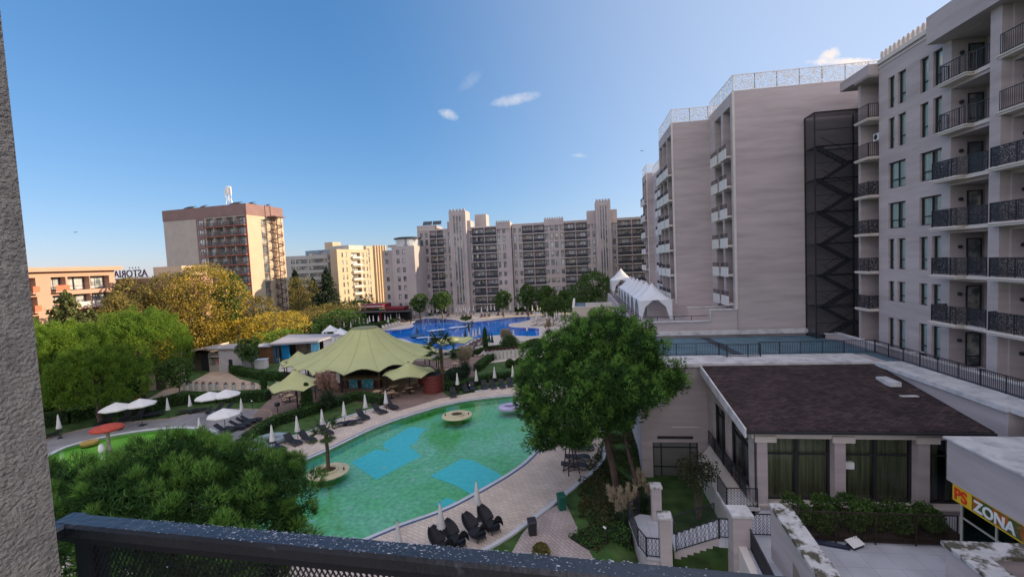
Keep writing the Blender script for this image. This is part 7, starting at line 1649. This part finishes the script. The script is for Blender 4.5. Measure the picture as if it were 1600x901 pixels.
# purple-white inflatable boat floating by the big pine
p = G(799, 639, -.1); r = empty('pool_float', 'lilac and white inflatable float on the green water beside the big pine', 'inflatable', p, .3)
m_ = MB(); torus(m_, (0, 0, .22), .75, .28, sx=1.4); m_.build('tube', mat('lilac_vinyl', (.42, .38, .58), .35), r, smooth=True); m_ = MB(); m_.lathe([(.8, .15), (.01, .12)], 20, sx=1.3); m_.build('seat', mat('dark_purple', (.04, .025, .09), .5), r)
m_ = MB(); m_.lathe([(.01, 0), (.45, .05), (.55, .4), (.4, .95), (.25, 1.3), (.01, 1.4)], 16, (1.4, -.5, 0)); m_.build('head', mat('pale_lilac', (.55, .55, .68), .35), r, smooth=True)
# big green wheelie box and black bin by the path
def bin_(label, loc, mt, w_=.32, h=.95, name='litter_bin', rz=0):
    r = empty(name, label, 'bin', loc, rz); m_ = MB(); m_.add([(-w_*.85, -w_*.85, 0), (w_*.85, -w_*.85, 0), (w_*.85, w_*.85, 0), (-w_*.85, w_*.85, 0), (-w_, -w_, h), (w_, -w_, h), (w_, w_, h), (-w_, w_, h)], ((3, 2, 1, 0), (0, 1, 5, 4), (1, 2, 6, 5), (2, 3, 7, 6), (3, 0, 4, 7), (4, 5, 6, 7))); m_.build('bin_body', mt, r)
    m_ = MB(); m_.add([(-w_*1.06, -w_*1.06, h+.005), (w_*1.06, -w_*1.06, h+.005), (w_*1.06, w_*1.06, h+.005), (-w_*1.06, w_*1.06, h+.005), (-w_*1.0, -w_*.9, h+.09), (w_, -w_*.9, h+.09), (w_, w_, h+.14), (-w_, w_, h+.14)], ((3, 2, 1, 0), (0, 1, 5, 4), (1, 2, 6, 5), (2, 3, 7, 6), (3, 0, 4, 7), (4, 5, 6, 7))); m_.build('lid', mt, r)
M_bing = mat('green_plastic', (.01, .09, .06), .5, .1, 3)
bin_('dark green bin at the corner of deck kerb and garden path', G(878, 795, 0), M_bing, .24, .85, rz=.4); bin_('small black litter bin at the left edge of the garden path', G(832, 834, 0), M_iron, .24, .75, rz=.3); bin_('green bin in front of the exchange kiosk', G(351, 580, 0), M_bing, .4, .9); bin_('small dark bin on the plaza right of the planter row', G(830, 553, 0), M_iron, .3, .9)
for x, y, h, lb_ in ((948, 872, 1.7, 'thin garden lamp post with bent top by the sunken hedge'), (925, 700, 1.2, 'short thin garden lamp on the lawn under the big pine'), (395, 640, 1.0, 'small dark lamp post with white sign at the timber deck corner'), (247, 637, 1.0, 'small bollard lamp by the kiosk footpath'), (735, 612, .8, 'short black bollard light between the pool loungers')):
    p = G(x, y, 0 if x < 900 else -.8); r = empty('garden_lamp', lb_, 'lamp', p); m_ = MB(); m_.tube([(0, 0, 0), (0, 0, h)], .03, 6); m_.build('pole', M_frame, r); m_ = MB(); m_.tube([(0, 0, h), (-.12, 0, h+.10)], [.06, .05], 8); m_.build('lamp_head', M_white, r)
# dark wooden tripod ladder tower (lifeguard frame) by the flat loungers
r = empty('lifeguard_frame', 'dark red-brown A-frame ladder standing on the deck under the big pine', 'ladder frame', G(893, 738, .05), .5); m_ = MB()
for a in (-1, 1):
    for b_ in (-1, 1): m_.bar((a*.45, b_*.4, 0), (a*.14, b_*.2, 2.5), .06)
M_lad = mat('dark_red_timber', (.08, .035, .03), .7, .2, 4); m_.build('frame', M_lad, r)
for i in range(6): m_ = MB(); z = .35+i*.38; k = 1-z/2.5*.6; m_.bar((-.45*k, -.4*(1-z/2.5*.5), z), (.45*k, -.4*(1-z/2.5*.5), z), .04); m_.build('rung', M_lad, r)
# red mushroom fountain
r = empty('mushroom_fountain', 'red mushroom fountain with stone stem in the paddling pool', 'fountain', G(171, 706, -.3)); m_ = MB(); m_.lathe([(.01, 2.75), (.5, 2.74), (1.0, 2.66), (1.28, 2.5), (1.3, 2.38), (1.2, 2.32), (.2, 2.30)], 28, (0, 0, -.2)); m_.build('cap', mat('faded_red_cap', (.42, .07, .045), .8, .25, 3, bump=.6, bscale=9), r, smooth=True)
m_ = MB(); m_.lathe([(.24, 0), (.15, .6), (.14, 2.1)], 12); m_.build('stem', mat('stone_stem', (.30, .27, .22), .9, .2, 3), r)
m_ = MB(); m_.lathe([(.01, 0), (.22, .0), (.26, .35), (.18, .7), (.01, .82)], 14, (-.2, -.5, .2)); tag(m_.build('white_figure', M_white, None, G(171, 706, -.3), smooth=True), 'rounded white stone figure at the foot of the red mushroom fountain', 'figure')
m_ = MB(); m_.tube([(0, 0, 0), (0, 0, .3)], [.7, .7], 18); tag(m_.build('paddling_island', mat('ochre_island', (.42, .28, .08), .8), None, G(140, 694, -.25)), 'small flat ochre step in the paddling pool left of the red mushroom', 'pool step')
# dark bathing bench by flower: dolphin in the blue pool
r = empty('fountain_figure', 'dark bird-shaped fountain figure on a small islet in the blue pool', 'fountain', G(652, 524, -.1)); m_ = MB(); m_.lathe([(1.2, -.3), (1.1, .25), (.01, .45)], 16, sx=1.5); m_.build('islet', mat('blue_islet', (.03, .10, .22), .5), r, smooth=True); m_ = MB(); m_.tube([(0, 0, .4), (.1, 0, 1.1), (-.1, 0, 1.6), (.3, 0, 1.9)], [.28, .22, .14, .05], 8); m_.build('figure', M_iron, r, smooth=True)
M_arc = glass_mat('water_arc', (.9, .93, .95), .25, .2)
for i, (x0, y0, x1, y1, h) in enumerate(((660, 516, 672, 511, 3.8), (672, 512, 690, 513, 3.5), (662, 517, 684, 514, 3.0), (752, 500, 765, 507, 1.5), (708, 523, 730, 517, 1.2))):
    a, b_ = G(x0, y0, -.1), G(x1, y1, -.1); m_ = MB(); m_.tube([a.lerp(b_, t/12)+Vector((0, 0, h*4*(t/12)*(1-t/12))) for t in range(13)], .035, 5); tag(m_.build('water_jet', M_arc), ordw(i+1)+' arching water jet from the left over the blue pool', 'water jet', 'water jets of the blue pool')
# foam streaks on the blue water
m_ = MB(); rr = random.Random(4)
for (x0, y0, x1, y1, n) in ((704, 511.5, 735, 508.5, 90), (672, 516.5, 692, 514, 60), (655, 527, 690, 526, 25)):
    for i in range(n):
        t = rr.random(); c = G(x0+(x1-x0)*t, y0+(y1-y0)*t+rr.gauss(0, .35), -.132); s = rr.uniform(.15, .55); P_ = [c+Vector((math.cos(a)*s*2.2*rr.uniform(.6, 1.2), math.sin(a)*s*rr.uniform(.5, 1.1), 0)) for a in (0, 1.05, 2.1, 3.14, 4.2, 5.2)]; m_.add([(v.x, v.y, v.z+i*.00003) for v in P_], [tuple(range(6))])
tag(m_.build('pool_foam', mat('white_foam', (.55, .65, .75), .6, .15, 2)), kind='stuff')
# ------------------------------------------------------------------ exchange kiosk, hut and stage
def frame_at(px, py, a): p = G(px, py, 0); return p
kq = empty('exchange_kiosk', 'grey-brown exchange kiosk with slanting roof and a dark sign board', 'kiosk', G(330, 580, 0), R(-2))
def kp(nm, mt, *b): m_ = MB(); [m_.box(*x) for x in b]; return m_.build(nm, mt, kq)
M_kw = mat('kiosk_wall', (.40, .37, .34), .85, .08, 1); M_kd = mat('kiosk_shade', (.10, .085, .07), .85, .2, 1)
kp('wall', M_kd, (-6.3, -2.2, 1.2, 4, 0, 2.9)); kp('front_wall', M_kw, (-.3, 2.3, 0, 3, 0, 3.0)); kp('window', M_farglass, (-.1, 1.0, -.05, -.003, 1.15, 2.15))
fr = MB(); [fr.box(-.12, 1.02, -.075, -.052, z, z+.05) for z in (1.12, 1.4, 1.7, 2.13)]; fr.build('window_frame', M_iron, kq)
kp('poster', mat('red_poster', (.35, .05, .05), .6, .2, 4, col2=(.5, .45, .42), c2scale=2.5), (1.15, 1.7, -.04, -.003, 1.2, 2.0)); kp('side_wall', mat('pale_side_wall', (.45, .45, .46), .9, .08, 1), (2.35, 6.4, -.6, 3, 0, 3.6)); kp('doorway', M_dark, (4.0, 4.7, -.63, -.603, 0, 2.1)); kp('corner_post', M_white, (2.1, 2.34, -.45, -.1, 0, 4.1))
m_ = MB(); m_.add([(-6.6, -.8, 2.75), (.3, -.8, 3.95), (.3, 3.8, 3.95), (-6.6, 3.8, 2.75), (-6.6, -.8, 3.0), (.3, -.8, 4.2), (.3, 3.8, 4.2), (-6.6, 3.8, 3.0)], ((3, 2, 1, 0), (4, 5, 6, 7), (0, 1, 5, 4), (1, 2, 6, 5), (2, 3, 7, 6), (3, 0, 4, 7))); m_.build('roof', mat('kiosk_roof', (.46, .38, .30), .8, .08), kq)
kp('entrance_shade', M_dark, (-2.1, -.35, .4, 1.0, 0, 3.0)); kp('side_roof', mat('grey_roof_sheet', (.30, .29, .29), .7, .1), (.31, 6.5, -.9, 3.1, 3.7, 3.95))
sb_ = kp('sign_board', M_iron, (.0, 2.35, -.52, -.46, 2.35, 2.95)); text('lettering', 'CHANGE', .52, mat('warm_white_letters', (.62, .55, .48), .6), sb_, (.22, -.53, 2.46), (R(90), 0, 0), .01, bold=.008)
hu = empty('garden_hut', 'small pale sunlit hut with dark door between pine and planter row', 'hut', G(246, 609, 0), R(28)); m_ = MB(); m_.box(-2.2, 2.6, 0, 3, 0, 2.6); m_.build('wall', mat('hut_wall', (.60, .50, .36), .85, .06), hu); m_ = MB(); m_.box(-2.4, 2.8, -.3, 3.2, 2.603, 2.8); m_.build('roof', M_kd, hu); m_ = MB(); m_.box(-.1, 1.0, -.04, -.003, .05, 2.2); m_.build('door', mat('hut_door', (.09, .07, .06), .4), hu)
sgp = G(462, 566, 0); sg_ = empty('open_air_stage', 'small open-air stage with grey slanting roof and blue side panels', 'stage', sgp, R(10))
def sp(nm, mt, *b): m_ = MB(); [m_.box(*x) for x in b]; return m_.build(nm, mt, sg_)
sp('floor', M_dark, (-3.3, 3.6, 0, 3.5, 0, .6)); sp('back_wall', M_dark, (-3.3, 3.6, 3.3, 3.5, .6, 3.5)); sp('backdrop', mat('stage_backdrop', (.16, .13, .09), .7, .4, .8, col2=(.30, .26, .22), c2scale=.9), (-1.2, 1.6, 3.1, 3.25, .9, 3.1))
sp('blue_panel', mat('bright_blue_panel', (.01, .22, .50), .5, .15, 1), (-2.6, -1.2, .6, .7, .3, 3.4)); sp('blue_panel', mat('light_blue_panel', (.12, .36, .50), .5, .3, 2), (3.0, 4.4, -.5, -.4, .1, 3.5)); sp('speaker_box', M_white, (4.5, 5.2, -.4, .2, .1, 1.9))
sp('post', mat('truss_blue', (.05, .09, .14), .5), (-3.6, -3.1, -.3, .2, 0, 3.7), (-2.9, -2.62, -.3, -.1, 0, 3.7)); sp('side_shed', mat('brown_shed', (.16, .08, .04), .8, .2, 2), (-6.2, -3.65, -.2, 3, 0, 3.0)); sp('shed_roof', mat('shed_roof_grey', (.34, .36, .40), .6), (-7.2, -3.7, -.6, 3.4, 3.003, 3.2))
m_ = MB(); m_.add([(-3.9, -1.0, 3.3), (4.3, -1.0, 3.4), (6.6, 3.6, 3.9), (-2.5, 3.6, 4.2), (-3.9, -1.0, 3.6), (4.3, -1.0, 3.7), (6.6, 3.6, 4.1), (-2.5, 3.6, 4.45)], ((3, 2, 1, 0), (4, 5, 6, 7), (0, 1, 5, 4), (1, 2, 6, 5), (2, 3, 7, 6), (3, 0, 4, 7))); m_.build('roof', mat('grey_stage_roof', (.30, .31, .34), .6, .08, .6), sg_); sp('post', M_white, (6.0, 6.3, 3.1, 3.4, 0, 3.7))
bx_ = empty('white_cabinet', 'large white cabinet standing on the lawn left of the stage', 'cabinet', G(409, 575, 0), .3); m_ = MB(); m_.box(-.9, .9, -.6, .6, 0, 1.4); m_.build('cabinet_body', M_white, bx_); m_ = MB(); m_.box(-.98, .98, -.68, .68, 1.403, 1.52); m_.build('lid', mat('cabinet_lid', (.55, .62, .70), .5), bx_)
# grill with lid at the path corner
gl_ = empty('kettle_grill', 'black kettle grill on a post at the corner of the canopy path', 'grill', G(434, 645, .04)); m_ = MB(); m_.lathe([(.01, .75), (.25, .8), (.3, 1.0), (.28, 1.15), (.01, 1.2)], 14); m_.build('bowl', M_iron, gl_); m_ = MB(); m_.tube([(0, 0, 0), (0, 0, .8)], .04, 6); m_.build('post', M_iron, gl_)
# birds
for px, py, d_, lb_ in ((1003, 236, 60, 'small bird gliding left of the pink hotel'), (118, 363, 60, 'tiny bird high above the low orange hotel')):
    p = V(px, py, d_); m_ = MB(); m_.add([(-.35, 0, .05), (0, .1, 0), (0, -.12, 0), (.35, 0, .08), (0, 0, .05)], [(0, 2, 4), (0, 4, 1), (3, 4, 2), (3, 1, 4)]); m_.tube([(0, -.2, 0), (0, .15, .02)], [.05, .02], 6); tag(m_.build('bird', M_frame, None, p), lb_, 'bird', 'birds in the sky')
# city beyond: low tree band
rg = np.random.default_rng(77); P = []
for i in range(60):
    az = math.radians(84+i*1.15); d_ = 300+rg.uniform(-30, 80); P.append((Vector((math.cos(az)*d_, math.sin(az)*d_, 3)), (14, 14, rg.uniform(4, 7))))
q, nr = sample_lobes(rg, P, 26000, .6, .5, 0); Vv, Ff = leafq(rg, q, 2.2); o = link('distant_wood', npmesh('distant_wood', Vv, Ff, M_olive, 4)); tag(o, 'band of far trees beyond the hotels', None, None, 'stuff')
